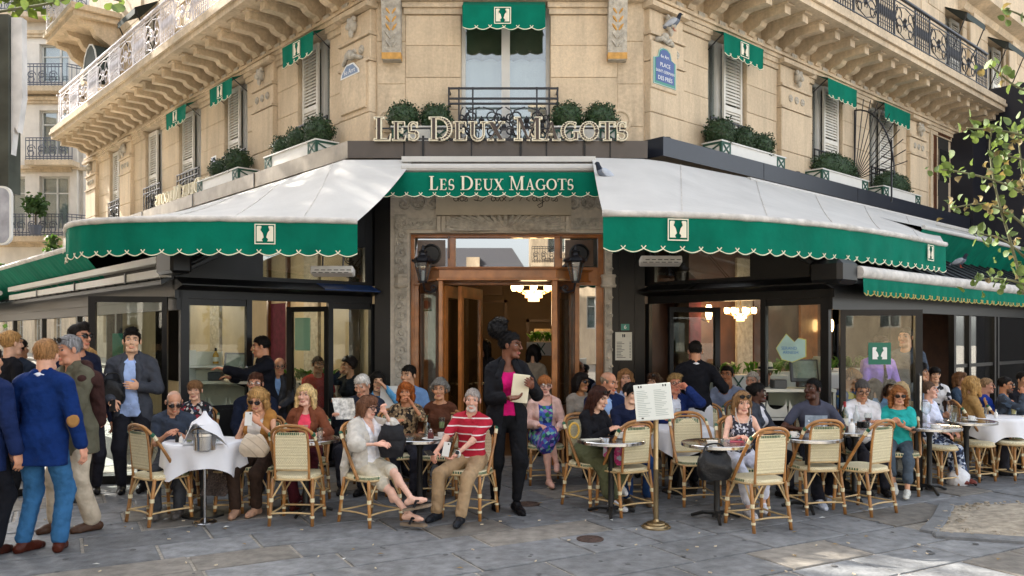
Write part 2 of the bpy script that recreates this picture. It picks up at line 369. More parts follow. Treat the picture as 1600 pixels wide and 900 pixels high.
m = MB(); BUTT = M('cigarette_end', (.6, .5, .36), .9); GUM = M('gum_spot', (.10, .10, .10), .9); LFD = M('dry_leaf', (.26, .18, .08), .9)
for i in range(230):
    y = random.uniform(5.4, 10); x = random.uniform(-.62, .62)*y; k = random.random(); R = Matrix.Rotation(random.random()*6.28, 3, 'Z')
    if k < .3: m.box((x, y, .011), (.028, .008, .008), BUTT, R)
    elif k < .72: r = random.uniform(.012, .028); m.lathe([(r, .004), (r*.7, .0075), (0, .008)], (x, y, 0), GUM, 7)
    else: m.add([Vector((x, y, .012))+R @ Vector(q) for q in ((-.03, 0, 0), (0, -.015, .006), (.03, 0, .002), (0, .015, .008))], [(0, 1, 2, 3)], LFD if k < .88 else M('paper_scrap', (.7, .7, .66), .9))
m.build('litter', pav)['kind'] = 'stuff'
# sandy tree pit with its kerb at the lower right
pk = P(1435, 838, F*HCAM/(838-YH)); pk.z = 0
A = Vector((F and (1440-800)*1.75/313, 1274*1.75/313, 0)); B = Vector((4.35, 6.2, 0))
k1 = Vector((3.68, 7.12, 0)); k2 = Vector((5.9, 6.45, 0)); k3 = Vector((5.9, 8.6, 0)); k0 = Vector((4.45, 8.35, 0))
m = MB(); m.add([k1+Vector((0, 0, .006)), k2+Vector((.6, 0, .006)), k3+Vector((.6, 0, .012)), k0+Vector((0, 0, .006))], [(0, 1, 2, 3)], SAND)
rows = []
for i in range(13):
    a, b = k1.lerp(k0, i/12), (k2+Vector((.6, 0, 0))).lerp(k3+Vector((.6, 0, 0)), i/12)
    rows.append([a.lerp(b, j/16)+Vector((0, 0, .012+.05*math.sin(i/12*math.pi)*math.sin(j/16*math.pi)+random.uniform(0, .012))) for j in range(17)])
m = MB(); m.grid(rows, SAND); pit = tag(m.build('tree_pit', smooth=True, origin=(0, 0, 0)), kind='structure')
for a, b in ((k1, k1.lerp(k2, .5)), (k1.lerp(k2, .51), k2), (k1+Vector((.02, .12, 0)), k0.lerp(k1, .5)), (k0.lerp(k1, .49), k0)):
    m = MB(); m.beam(a+Vector((0, 0, .0)), b+Vector((0, 0, .0)), .15, .07, KERB); m.build('kerb_stone', pit, bevel=.012)
m = MB()
for i in range(260):
    t, u_ = random.random(), random.random(); p = k1.lerp(k2, t).lerp(k0.lerp(k3, t), u_); r = random.uniform(.006, .02)
    m.box((p.x, p.y, .03), (r*2, r*1.4, r), SAND, Matrix.Rotation(random.random()*3, 3, 'Z'))
m.build('pebble', pit)['kind'] = 'stuff'
for (px, py, r, lb) in ((922, 843, .105, 'small rusty round cover set in the paving left of the brass menu stand'), (825, 788, .11, 'small dark round cover in the paving right of the standing woman\'s shoes')):
    d = F*HCAM/(py-YH); x = (px-800)*d/F; m = MB(); RUST = M('rusty_iron', (.085, .055, .045), .6, metal=.4, noise=.4, nscale=30, bump=.5)
    m.lathe([(r+.012, .0), (r+.012, .009), (r, .009), (r, .006), (r-.01, .006), (r-.014, .009), (.02, .01), (.018, .006), (0, .006)], (x, d, 0), RUST, 24)
    tag(m.build('manhole_cover'), lb, 'manhole cover', 'round covers in the paving')

# ------------------------------------------------------------------ main building
BLD = thing('cafe_building', (0, 13, 0), 'cream stone corner building with balconies above the café awnings', 'building')
WL = [(1.30, 2.32), (4.24, 5.26), (6.4, 7.6), (8.6, 9.7), (11.45, 12.4)]
WR = [(1.55, 2.62), (4.77, 5.92), (7.05, 8.33)]
WCn = [(-.72, .54)]
CRS = [4.05, 4.49, 4.94, 5.39, 5.84, 6.27]
ZH = 6.44
LEN = {'L': 14.3, 'R': 17.5}
wall = MB(); blocks = []
def facade(fr, wins, s0, s1, pil, storey2):
    cur = s0
    for a, b in wins+[(s1, s1)]:
        wall.fbox(fr, cur, a, -.5, 0, 3.9, ZH, STONE2)
        edges = [(cur, a)]
        for p0, p1 in pil:
            edges = [q for e in edges for q in ([(e[0], max(e[0], p0)), (min(e[1], p1), e[1])] if p0 < e[1] and p1 > e[0] else [e])]
        for e0, e1 in edges:
            if e1-e0 < .12: continue
            n = max(1, round((e1-e0)/1.0))
            for i in range(len(CRS)-1):
                k = n+(i % 2 if n > 1 else 0)
                for j in range(k): blocks.append((fr, e0+(e1-e0)*j/k+.0025, e0+(e1-e0)*(j+1)/k-.0025, CRS[i]+.0025, CRS[i+1]-.0025))
            trim.fbox(fr, e0-.02, e1+.02, 0, .05, 6.275, 6.36, STONE2); trim.fbox(fr, e0-.04, e1+.04, 0, .08, 6.36, ZH-.005, STONE2)
        if b > a:
            wall.fbox(fr, a, b, -.5, -.001, 3.9, 4.3, STONE2)
        cur = b
    wall.fbox(fr, s0, s1, -.5, .0, ZH, 7.2, STONE2)
trim = MB()
pilL = [(.03, .86), (3.05, 3.85), (10.5, 11.3), (13.35, 14.25)]; pilR = [(.03, .82), (3.55, 4.55), (8.8, 9.65)]
facade(FL, WL, 0, 14.3, pilL, 1); facade(FR, WR, 0, 12, pilR, 1); facade(FC, WCn, -1.9, 1.85, [(-1.9, -1.5), (1.48, 1.85)], 0)
# upper storeys
wall.fbox(FL, 0, 9.0, -.5, 0, 7.2, 12, STONE2); wall.fbox(FL, 10.0, 14.3, -.5, -.002, 7.2, 12, STONE2); wall.fbox(FL, 9.0, 10.0, -.5, -.004, 9.25, 12, STONE2)
wall.fbox(FC, -1.9, 1.85, -.5, 0, 7.2, 12, STONE2); wall.fbox(FL, 0, 14.3, -.5, 0, 12, 18, STONE2); wall.fbox(FC, -1.9, 1.85, -.5, 0, 12, 18, STONE2)
wall.fbox(FR, 0, 10.95, -.5, 0, 7.2, 12, STONE2); wall.fbox(FR, 12.0, 13.75, -.5, -.002, 7.2, 12, STONE2); wall.fbox(FR, 14.9, 17.5, -.5, -.003, 7.2, 12, STONE2)
wall.fbox(FR, 10.95, 12.0, -.5, -.004, 9.35, 12, STONE2); wall.fbox(FR, 13.75, 14.9, -.5, -.005, 9.35, 12, STONE2); wall.fbox(FR, 0, 17.5, -.5, 0, 12, 18, STONE2)
wall.fbox(FR, 12.0, 17.5, -.5, 0, 6.5, 7.2, STONE2)
# back mass so that no light leaks through the upper rooms
RM = MB(); c0, c1, c2 = FL(14.3, -.5, 0), FR(17.5, -.5, 0), Vector((0, 30, 0))
for z in (3.85, 6.6, 18.0):
    RM.add([FL(14.3, -.4, z), FL(0, -.4, z), FR(0, -.4, z), FR(17.5, -.4, z), (12, 33, z), (-9, 33, z)], [(0, 1, 2, 3, 4, 5)], DARK)
RM.build('floor_slab', BLD)
WALL = wall.build('wall', BLD)
for fr, a, b, z0, z1 in blocks:
    mm = MB(); mm.cham(fr, a, b, -.02, .022+random.uniform(-.003, .003), z0, z1, STONE, .006); o = mm.build('stone_block', WALL)
for fr, s0, s1 in ((FR, 10.0, 17.3), (FL, 7.5, 14.2)):
    ops = [(10.95, 12.0), (13.75, 14.9)] if fr is FR else [(9.0, 10.0)]
    for i in range(5):
        s = s0-(.4 if i % 2 else 0)
        while s < s1:
            e = s+1.0
            for a, b in ([(s, e)] if not any(o0 < e and o1 > s for o0, o1 in ops) else [(s, min(e, o0)) for o0, o1 in ops if o0 < e and o1 > s]+[(max(s, o1), e) for o0, o1 in ops if o0 < e and o1 > s]):
                if b-a > .15:
                    mm = MB(); mm.cham(fr, a+.005, b-.005, -.02, .02, 7.25+i*.48, 7.72+i*.48, STONE, .008); mm.build('stone_block', WALL)
            s = e
# chamfer corners: the rounded grey strips
for s0, s1 in ((-1.9, -1.5), (1.48, 1.85)):
    for i in range(4):
        mm = MB(); z0 = 4.1+i*.6; mm.cham(FC, s0+.0, s1, -.02, .012, z0+.003, z0+.597, STONE2, .006); mm.build('stone_block', WALL)
# pilasters with medallions and masks
def sphere(mb, c, r, m, n=8, sc_=(1, 1, 1)):
    pr = [(r*math.sin(math.pi*i/6), -r*math.cos(math.pi*i/6)*sc_[2]) for i in range(7)]; mb.lathe(pr, c, m, n, sx=sc_[0], sy=sc_[1])
for fr, pl in ((FL, pilL), (FR, pilR)):
    for a, b in pl:
        m = MB(); T = .11
        for z0, z1 in ((4.1, 4.9), (4.908, 5.62)): m.cham(fr, a, b, 0, T, z0, z1, STONE, .01)
        m.fbox(fr, a-.015, b+.015, 0, T+.02, 5.628, 5.66, STONE2); m.cham(fr, a, b, 0, T-.01, 5.668, 5.99, STONE, .01)
        m.fbox(fr, a-.015, b+.015, 0, T+.02, 5.998, 6.04, STONE2); m.cham(fr, a+.01, b-.01, 0, T-.02, 6.048, 6.36, STONE, .01)
        m.fbox(fr, a-.05, b+.05, 0, T+.08, 6.37, 6.44, STONE2)
        pil = m.build('pilaster', BLD)
        c = (a+b)/2
        for k in (-1, 0, 1):
            q = MB(); n_ = fr.n; q.lathe([(.062, 0), (.062, .02), (.045, .03), (.03, .02), (.02, .035), (0, .04)], fr(c+k*.2, T-.012, 5.83), STONEG, 10, axis=n_); q.build('medallion', pil)
        q = MB(); sphere(q, fr(c, T+.03, 6.22), .085, STONEG, 8, (1, 1, 1.2)); sphere(q, fr(c, T+.09, 6.18), .05, STONEG, 6); sphere(q, fr(c-.06, T+.04, 6.3), .04, STONEG, 6); sphere(q, fr(c+.06, T+.04, 6.3), .04, STONEG, 6); sphere(q, fr(c, T+.05, 6.11), .05, STONEG, 6, (.8, .8, 1.5)); q.build('lion_mask', pil, smooth=True)
# string course with dentil frieze, brackets, balcony slab
for fr, s1, s0 in ((FL, 14.3, 0), (FR, 12, 0)):
    m = MB(); m.fbox(fr, s0, s1, 0, .10, ZH+.0, 6.50, STONE2); m.fbox(fr, s0, s1, 0, .14, 6.50, 6.54, STONE2); m.fbox(fr, s0, s1, 0, .075, 6.54, 6.64, STONE2); m.build('string_course', BLD)
    prof = [(0, 6.93), (0, 6.60), (.10, 6.60), (.14, 6.655), (.22, 6.665), (.30, 6.70), (.34, 6.76), (.42, 6.775), (.74, 6.775), (.74, 6.90), (.80, 6.905), (.80, 6.93)]
    s = .45; k = 0
    proto = None
    while s < s1-.1:
        m = MB(); m.prism(prof, lambda x, y, dd: fr(s+dd, x, y), -.085, .085, STONE2); m.fbox(fr, s-.11, s+.11, 0, .80, 6.895, 6.928, STONE2)
        m.build('bracket', BLD)
        if s < 8:
            q = MB(); q.fbox(fr, s+.2, s+.36, .075, .10, 6.55, 6.625, STONEG); q.build('frieze_tile', BLD)
        s += .545
    m = MB(); m.fbox(fr, s0-.3, s1, 0, .93, 6.93, 7.03, STONE2); m.fbox(fr, s0-.34, s1, 0, .98, 7.034, 7.10, STONE2); m.fbox(fr, s0-.3, s1, 0, .95, 7.104, 7.2, STONE2); m.build('balcony_slab', BLD)
m = MB(); m.fbox(FC, -1.9, 1.85, 0, .12, ZH, 6.54, STONE2); m.fbox(FC, -1.9, 1.85, 0, .5, 6.93, 7.2, STONE2); m.build('string_course', BLD)
# carved corbels of the chamfer
for s in (-1.68, 1.47):
    m = MB(); m.prism([(0, 5.6), (.13, 5.6), (.15, 5.7), (.12, 5.72), (.2, 6.3), (.3, 6.6), (.3, 6.95), (0, 6.95)], lambda x, y, dd: FC(s+dd, x+.012, y), -.13, .13, STONEG)
    c = m.build('corbel', BLD)
    q = MB(); q.prism([(0, 5.61), (.14, 5.61), (.15, 5.695), (0, 5.695)], lambda x, y, dd: FC(s+dd, x+.014, y), -.134, .134, OCHRE)
    for i in range(6):
        z = 5.78+i*.11; tt = .135+.012*i
        for k in (-1, 1): q.tube([FC(s+k*.015, tt+.012, z), FC(s+k*.05, tt+.02, z+.05), FC(s+k*.085, tt+.016, z+.10)], [.012, .02, .006], OCHRE if i > 1 else STONEG, 5)
    q.build('leaf_carving', c)
    q = MB(); q.lathe([(.17, 0), (.17, .02), (.13, .03), (.11, .015), (.05, .02), (.04, .035), (0, .04)], FC(s*1.02+(.02 if s > 0 else -.03), .012, 4.78), STONE2, 20, axis=FC.n); q.build('roundel', BLD)
trim.split('impost_trim', BLD)
# iron railings
def scrollset(mb, fn, w_, h, m, r=.009):
    """mirrored C scrolls filling w_ x h, fn(x, z)"""
    for k in (-1, 1):
        mb.tube([fn(k*x, z) for x, z in spiral(.13*w_/.5, h*.66, .13*w_/.5*1.0, .03, 180 if k > 0 else 180, 1.4, 16)], r, m, 4, caps=False)
        mb.tube([fn(k*x, z) for x, z in spiral(.13*w_/.5, h*.3, .11*w_/.5, .03, 180, -1.4, 16)], r, m, 4, caps=False)
        mb.tube([fn(k*.02, h*.95), fn(k*.16*w_/.5, h*.86), fn(k*.23*w_/.5, h*.5), fn(k*.14*w_/.5, h*.14), fn(k*.02, h*.04)], r, m, 4, caps=False)
    mb.lathe([(0, -.09), (.035, -.05), (.02, 0), (.045, .05), (0, .11)], fn(0, h*.5), m, 6)
def rail_panel(kind, L, m):
    mb = MB(); H = .84; f = lambda x, z: Vector((x, 0, z))
    for z, r in ((.03, .014), (.10, .009), (H-.09, .009), (H, .02)): mb.box((L/2, 0, z), (L, r*2, r*1.6), m)
    if kind == 'bars':
        n = int(L/.085)
        for i in range(n+1):
            x = L*i/n; mb.box((x, 0, H/2), (.014, .014, H), m)
        for i in range(n):
            x = L*(i+.5)/n
            for z in (.22, .62): mb.tube([f(x+a, z+b) for a, b in arc(0, 0, .036, 0, 360, 8)[:-1]], .006, m, 4, closed=True)
            mb.lathe([(0, .3), (.014, .36), (.02, .42), (.014, .48), (0, .54)], f(x, 0), m, 4)
    else:
        for x in (0, .05, L-.05, L): mb.box((x, 0, H/2), (.016, .016, H), m)
        fn = lambda x, z: Vector((L/2+x, 0, .1+z)); scrollset(mb, fn, L*.95, H-.2, m, .010)
        for k in (-1, 1):
            for z in (.3, .62): mb.tube([Vector((L/2+k*(L*.36+a), 0, z+b)) for a, b in spiral(0, 0, .07, .02, 0, 1.3, 12)], .008, m, 4)
    return mb
railM = {}
def railing(fr, s0, s1, t, z, m, a=1.0, b=.62):
    key = m.name
    if key not in railM:
        railM[key] = [rail_panel('scroll', a, m), rail_panel('bars', b, m)]
        for i, q in enumerate(railM[key]):
            o = q.build('railing_panel', origin=(0, 0, 0)); railM[key][i] = o.data; bpy.data.objects.remove(o)
    s = s0; k = 0
    R = Matrix(((fr.u.x, fr.n.x, 0, 0), (fr.u.y, fr.n.y, 0, 0), (0, 0, 1, 0), (0, 0, 0, 1)))
    while s < s1:
        L = (a, b)[k % 2]; o = bpy.data.objects.new('railing_panel', railM[key][k % 2]); COL.objects.link(o); setparent(o, BLD)
        p = fr(s, t, z); Q = R.copy(); Q.translation = p; o.matrix_basis = Q; s += L; k += 1
    m2 = MB(); m2.fbox(fr, s0, s, t-.03, t+.03, z+.835, z+.868, m); m2.build('handrail', BLD)
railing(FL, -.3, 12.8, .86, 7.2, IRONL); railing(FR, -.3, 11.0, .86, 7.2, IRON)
m = MB()
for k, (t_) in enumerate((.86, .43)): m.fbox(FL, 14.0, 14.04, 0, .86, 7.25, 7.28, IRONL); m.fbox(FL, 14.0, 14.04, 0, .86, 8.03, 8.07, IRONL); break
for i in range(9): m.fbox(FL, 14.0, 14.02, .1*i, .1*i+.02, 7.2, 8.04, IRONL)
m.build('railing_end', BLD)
# sun glare on the left-hand railing is put into its pale colour
# upper balcony at the far left
m = MB(); m.fbox(FL, 11.6, 14.3, 0, 1.05, 9.42, 9.55, STONE2); m.fbox(FL, 11.5, 14.3, 0, 1.12, 9.553, 9.68, STONE2)
for s in (11.9, 13.0, 14.0): m.prism([(0, 9.42), (0, 8.7), (.12, 8.72), (.16, 8.9), (.3, 8.98), (.5, 9.1), (.6, 9.28), (.85, 9.32), (.9, 9.42)], lambda x, y, dd: FL(s+dd, x, y), -.13, .13, STONE2)
m.build('upper_balcony', BLD)
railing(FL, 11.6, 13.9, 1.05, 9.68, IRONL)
# storey-2 cornice at the far right
m = MB(); m.prism([(0, 9.9), (0, 9.5), (.12, 9.52), (.18, 9.66), (.34, 9.7), (.5, 9.74), (.5, 9.9)], lambda x, y, dd: FR(dd, x, y), 11.8, 17.5, STONE2)
for s in (12.6, 15.4): m.cham(FR, s-.3, s+.3, 0, .1, 7.2, 9.4, STONE, .02); m.fbox(FR, s-.38, s+.38, 0, .2, 9.4, 9.5, STONE2)
m.build('upper_cornice', BLD)

# windows
def slats(mb, fr, s0, s1, t, z0, z1, m, fw=.05, pitch=.052):
    mb.fbox(fr, s0, s0+fw, t-.02, t+.02, z0, z1, m); mb.fbox(fr, s1-fw, s1, t-.02, t+.02, z0, z1, m)
    for z in (z0, (z0+z1)/2-.04, z1-.08): mb.fbox(fr, s0+fw, s1-fw, t-.018, t+.018, z, z+.08, m)
    return [(z0+.085+i*pitch) for i in range(int((z1-z0-.17)/pitch)) if abs(z0+.085+i*pitch+.02-(z0+z1)/2) > .05]
def window(fr, s0, s1, z0, z1, near, shutter=True, inner=CURT, parent=None, balconet=True, fm=WHITE, slat_parts=True):
    """near = 's0' or 's1': the side whose half shows glass; the far half is covered by a louvred shutter"""
    T = -.2; m = MB(); fw = .055; mid = (s0+s1)/2
    m.fbox(fr, s0, s0+fw, T-.03, T+.04, z0, z1, fm); m.fbox(fr, s1-fw, s1, T-.03, T+.04, z0, z1, fm); m.fbox(fr, s0+fw, s1-fw, T-.03, T+.035, z1-.07, z1, fm); m.fbox(fr, s0+fw, s1-fw, T-.03, T+.035, z0, z0+.12, fm)
    m.fbox(fr, mid-.06, mid+.06, T-.02, T+.05, z0+.12, z1-.07, fm)
    wo = m.build('window', parent or BLD)
    for a, b in ((s0+fw, mid-.06), (mid+.06, s1-fw)):
        q = MB(); q.fbox(fr, a, b, T-.004, T+.004, z0+.12, z1-.07, GLASSW); q.build('pane', wo)
    q = MB(); n = 14
    q.grid([[fr(s0+.05+(s1-s0-.1)*i/n, T-.12+.02*math.sin(i*2.4), z) for i in range(n+1)] for z in (z0, z1)], inner); q.build('curtain', wo, smooth=True)
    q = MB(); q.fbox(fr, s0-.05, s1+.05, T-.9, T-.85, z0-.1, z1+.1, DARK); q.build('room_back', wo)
    if shutter:
        a, b = (mid-.02, s1-.03) if near == 's0' else (s0+.03, mid+.02)
        q = MB(); zs = slats(q, fr, a, b, -.06, z0+.02, z1-.06, SHUT); so = q.build('shutter', wo); q = MB()
        for z in zs: q.hexa([fr(a+.05, -.075, z+.046), fr(b-.05, -.075, z+.046), fr(b-.05, -.07, z+.050), fr(a+.05, -.07, z+.050), fr(a+.05, -.05, z), fr(b-.05, -.05, z), fr(b-.05, -.045, z+.005), fr(a+.05, -.045, z+.005)], SHUT)
        q.build('louvre_slats', wo)
    if balconet:
        q = MB(); f = lambda x, z: fr((s0+s1)/2+x, .06, z0+z); w2 = (s1-s0)/2
        for z in (.02, .1, .62, .74): q.fbox(fr, s0, s1, .045, .075, z0+z, z0+z+.02, IRON)
        for i in range(8): q.fbox(fr, s0+(s1-s0-.015)*i/7, s0+(s1-s0-.015)*i/7+.015, .05, .07, z0, z0+.75, IRON)
        scrollset(q, lambda x, z: f(x, z+.1), (s1-s0)*.9, .52, IRON, .009); q.build('balconet', wo)
    return wo
for i, (a, b) in enumerate(WL): window(FL, a, b, 4.36, ZH, 's0', inner=BLIND if i == 0 else CURT)
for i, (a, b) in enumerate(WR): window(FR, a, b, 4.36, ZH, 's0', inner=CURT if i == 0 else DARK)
# central window with its iron balcony
cw = window(FC, -.72, .54, 4.36, ZH, 's0', shutter=False, balconet=False)
q = MB(); n = 20
q.grid([[FC(-.66+1.14*i/n, -.29, z if z > 6 else 5.72+.035*abs(math.sin(i*math.pi/4))) for i in range(n+1)] for z in (5.7, 6.4)], BLIND); q.build('blind', cw)
q = MB(); zt = 5.17
for z in (zt-.03, zt-.17, zt-.24, 4.42): q.fbox(FC, -.88, .64, .28, .31, z, z+.025, IRON)
for s in (-.88, -.74, -.55, .33, .50, .615): q.fbox(FC, s, s+.022, .285, .305, 4.36, zt, IRON)
for s in (-.88, .618): q.fbox(FC, s, s+.022, 0, .28, zt-.03, zt-.005, IRON); q.fbox(FC, s, s+.022, 0, .28, zt-.2, zt-.18, IRON)
for cx in (-.42, .2): scrollset(q, lambda x, z: FC(cx+x, .295, 4.42+z), .52, .50, IRON, .011)
scrollset(q, lambda x, z: FC(-.11+x, .295, 4.42+z), .3, .5, IRON, .011)
for cx in (-.65, .42): scrollset(q, lambda x, z: FC(cx+x, .295, 4.42+z), .16, .5, IRON, .009)
q.build('balcony_railing', BLD)
for fr, a, b, z1 in ((FR, 10.95, 12.0, 9.3), (FR, 13.75, 14.9, 9.3), (FL, 9.0, 10.0, 9.2)):
    window(fr, a, b, 7.25, z1, 's0', balconet=False)
DKAW = M('dark_awning_cloth', (.03, .045, .042), .8, noise=.1)
for fr, a, b, z1, lb in ((FR, 10.9, 12.05, 9.35, 'dark drop-arm awning on the upper window left of the stone cornice'), (FR, 13.7, 14.95, 9.35, 'dark drop-arm awning on the upper window at the far right end'), (FL, 8.9, 10.1, 9.2, 'dark green drop-arm awning on the upper window of the sunlit side')):
    root = thing('window_awning', fr((a+b)/2, 0, 7.3), lb, 'awning', 'dark awnings on the upper windows')
    q = MB(); q.grid([[fr(a, 0, z1), fr(b, 0, z1)], [fr(a, .5, z1-.28), fr(b, .5, z1-.28)], [fr(a, .5, z1-.42), fr(b, .5, z1-.42)]], DKAW); q.grid([[fr(a, .0, z1-.02), fr(b, .0, z1-.02)], [fr(a, .49, z1-.3), fr(b, .49, z1-.3)]], DKAW); q.build('canopy', root)
    for s in (a, b): q = MB(); q.tube([fr(s, .5, z1-.3), fr(s, .02, 7.9)], .015, IRON, 5); q.build('support_arm', root)
q = MB(); rows = []
for i in range(9):
    a = math.pi*i/8; rows.append([FL(12.15+.6*math.cos(a), t, 8.2+.75*math.sin(a)) for t in (.55, .0)])
q.grid(rows, DKAW); q.add([r[0] for r in rows], [tuple(range(9))], DKAW)
q.tube([r[0] for r in rows], .02, WHITE, 5)
tag(q.build('arched_awning', smooth=.5), 'black arched awning edged white behind the sunlit balcony railing', 'awning')

# ------------------------------------------------------------------ fascia over the awnings
FAS = thing('fascia', (0, 10.9, 4.1), 'long metal fascia ledge running round the corner above the awnings', 'fascia')
m = MB(); m.fbox(FC, -2.195, 1.81, 0, .62, 4.125, 4.355, FASB)
m.build('fascia_panel', FAS)
m = MB()
for s in (-1.45, -.55, .45, 1.3): m.fbox(FC, s, s+.02, .62, .626, 4.13, 4.35, BLACK)
for s in (-1.2, .1, .95): m.fbox(FC, s, s+.03, .62, .64, 4.14, 4.42, BLACK)
m.split('joint_strip', FAS)
m = MB(); m.hexa([FL(0, 0, 4.125), FL(-.26, .632, 4.125), FL(14.3, .632, 4.125), FL(14.3, 0, 4.125), FL(0, 0, 4.355), FL(-.26, .632, 4.355), FL(14.3, .632, 4.355), FL(14.3, 0, 4.355)], FASL)
for s in (2.6, 5.2, 8.0): m.fbox(FL, s, s+.03, .632, .64, 4.13, 4.35, BLACK)
m.build('fascia_panel', FAS)
m = MB(); m.fbox(FR, -.14, 11.2, 0, .46, 4.2, 4.46, FASR)
for s in (2.4, 5.6): m.fbox(FR, s, s+.008, .46, .464, 4.21, 4.45, BLACK)
for s in (.05, 1.9, 3.6, 5.6, 7.3): m.lathe([(.07, 4.46), (.07, 4.5), (.05, 4.52), (0, 4.53)], FR(s+.1, .3, 0), ZINC, 8)
m.build('fascia_panel', FAS)
# letters over the entrance
root = thing('rooftop_sign', (-.15, 10.86, 4.36), 'cream outlined capitals reading LES DEUX MAGOTS standing on the brown fascia', 'sign')
d = 10.84; wdt = (978-586)*d/F; cx = (782-800)*d/F; z0 = 4.345
DKL = M('letter_face', (.04, .022, .014), .4)
lettering('letter', root, 'LES DEUX MAGOTS', lambda x, y, k: Vector((cx+x, d-k, z0+y)), .30, .0, .045, CREAM, .80, .06, .030, wdt)
lettering('letter_face', root, 'LES DEUX MAGOTS', lambda x, y, k: Vector((cx+x, d-k, z0+y)), .30, .048, .054, DKL, .80, .06, -.016, wdt)
m = MB(); m.fbox(FC, cx-wdt/2, cx+wdt/2, 11.5-d-.03, 11.5-d-.015, z0+.02, z0+.04, IRON); m.fbox(FC, cx-wdt/2, cx+wdt/2, 11.5-d-.03, 11.5-d-.015, z0+.16, z0+.18, IRON); m.build('mounting_rail', root)
# reversed sign on the left ledge, seen from behind
root = thing('rooftop_sign', FL(6, .5, 4.36), 'second set of standing capitals seen from behind on the left ledge', 'sign')
lettering('letter', root, 'LES DEUX MAGOTS', lambda x, y, k: FL(6.1+x, .45+k, 4.42+y), .27, 0, .05, CREAM, .82, .06, .0, 3.0)
m = MB(); m.fbox(FL, 4.5, 7.7, .40, .43, 4.53, 4.55, IRON)
for s in (4.6, 5.6, 6.6, 7.6): m.fbox(FL, s, s+.03, .40, .43, 4.355, 4.55, IRON)
m.build('mounting_rail', root)

# street signs
SIGNB = M('enamel_blue', (.025, .06, .22), .3); SIGNG = M('enamel_green', (.03, .22, .16), .3); PW = M('print_white', (.8, .8, .78), .5); PK = M('print_black', (.02, .02, .02), .6)
root = thing('street_sign', FR(.42, .12, 5.3), 'blue enamel street plate with green border reading PLACE SAINT-GERMAIN DES PRÉS', 'street sign')
m = MB(); c = .31; m.cham(FR, c-.29, c+.30, .108, .135, 5.24, 5.90, STONE, .01); m.build('stone_plaque', root)
def plate(w_, h): return [(-w_, 0), (w_, 0), (w_, h*.68), (w_*.62, h*.74), (w_*.5, h*.92), (w_*.2, h), (-w_*.2, h), (-w_*.5, h*.92), (-w_*.62, h*.74), (-w_, h*.68)]
m = MB(); fn = lambda x, y, k: FR(c+x, k, 5.30+y)
m.prism(plate(.26, .54), fn, .135, .142, SIGNG); m.prism([(x*.97, y*.985+.005) for x, y in plate(.26, .54)], fn, .142, .1435, PW); m.prism([(x*.94, y*.97+.01) for x, y in plate(.26, .54)], fn, .1435, .145, SIGNG); m.prism([(x*.80, y*.86+.05) for x, y in plate(.26, .54)], fn, .145, .148, SIGNB); m.build('enamel_plate', root)
for tx, z, s_ in (('6e Arr.', 5.715, .07), ('PLACE', 5.592, .082), ('SAINT-GERMAIN', 5.497, .058), ('DES PRÉS', 5.40, .082)): sans(tx, s_, 'lettering', PW, planemat(FR(c, .1495, z), FR.u, (0, 0, 1)), root)
m = MB(); sphere(m, FR(c, .14, 6.0), .065, STONEG, 8); sphere(m, FR(c-.12, .13, 5.95), .045, STONEG, 7, (1.6, .8, .8)); sphere(m, FR(c+.12, .13, 5.94), .045, STONEG, 7, (1.6, .8, .8)); m.tube([FR(c-.2, .13, 5.92), FR(c-.08, .16, 5.97), FR(c, .17, 5.92), FR(c+.08, .16, 5.97), FR(c+.2, .13, 5.92)], .03, STONEG, 6); m.build('carved_crest', root, smooth=True)
root = thing('street_sign', FL(.5, .12, 5.4), 'white and blue arched district plate, reads 6e Arrt, on the pilaster left of the entrance', 'street sign')
m = MB(); m.cham(FL, .1, .78, .108, .14, 4.98, 5.68, STONE2, .01); m.build('stone_plaque', root)
fn = lambda x, y, k: FL(.5+x, k, 5.5+y); tr = [(-.26, 0), (.26, 0), (.24, .06), (.1, .18), (-.1, .18), (-.24, .06)]
m = MB(); m.prism(tr, fn, .14, .148, PW); m.prism([(x*.86, y*.8+.015) for x, y in tr], fn, .148, .151, M('enamel_pale_blue', (.2, .27, .4), .3)); m.build('enamel_plate', root)
sans('6e Arrt', .1, 'lettering', PW, planemat(FL(.5, .1525, 5.57), -FL.u, (0, 0, 1)), root)
m = MB(); sphere(m, FL(.45, .16, 5.79), .075, STONEG, 8); m.tube([FL(.7, .13, 5.7), FL(.55, .17, 5.77), FL(.35, .17, 5.75), FL(.2, .13, 5.7)], .03, STONEG, 6); m.build('carved_crest', root, smooth=True)
m = MB(); m.fbox(FL, 5.62, 5.86, .02, .035, 4.98, 5.22, PW); m.fbox(FL, 5.65, 5.83, .035, .038, 5.01, 5.19, SIGNB); o = tag(m.build('house_number'), 'small blue and white number plate between two left-hand windows', 'number plate')
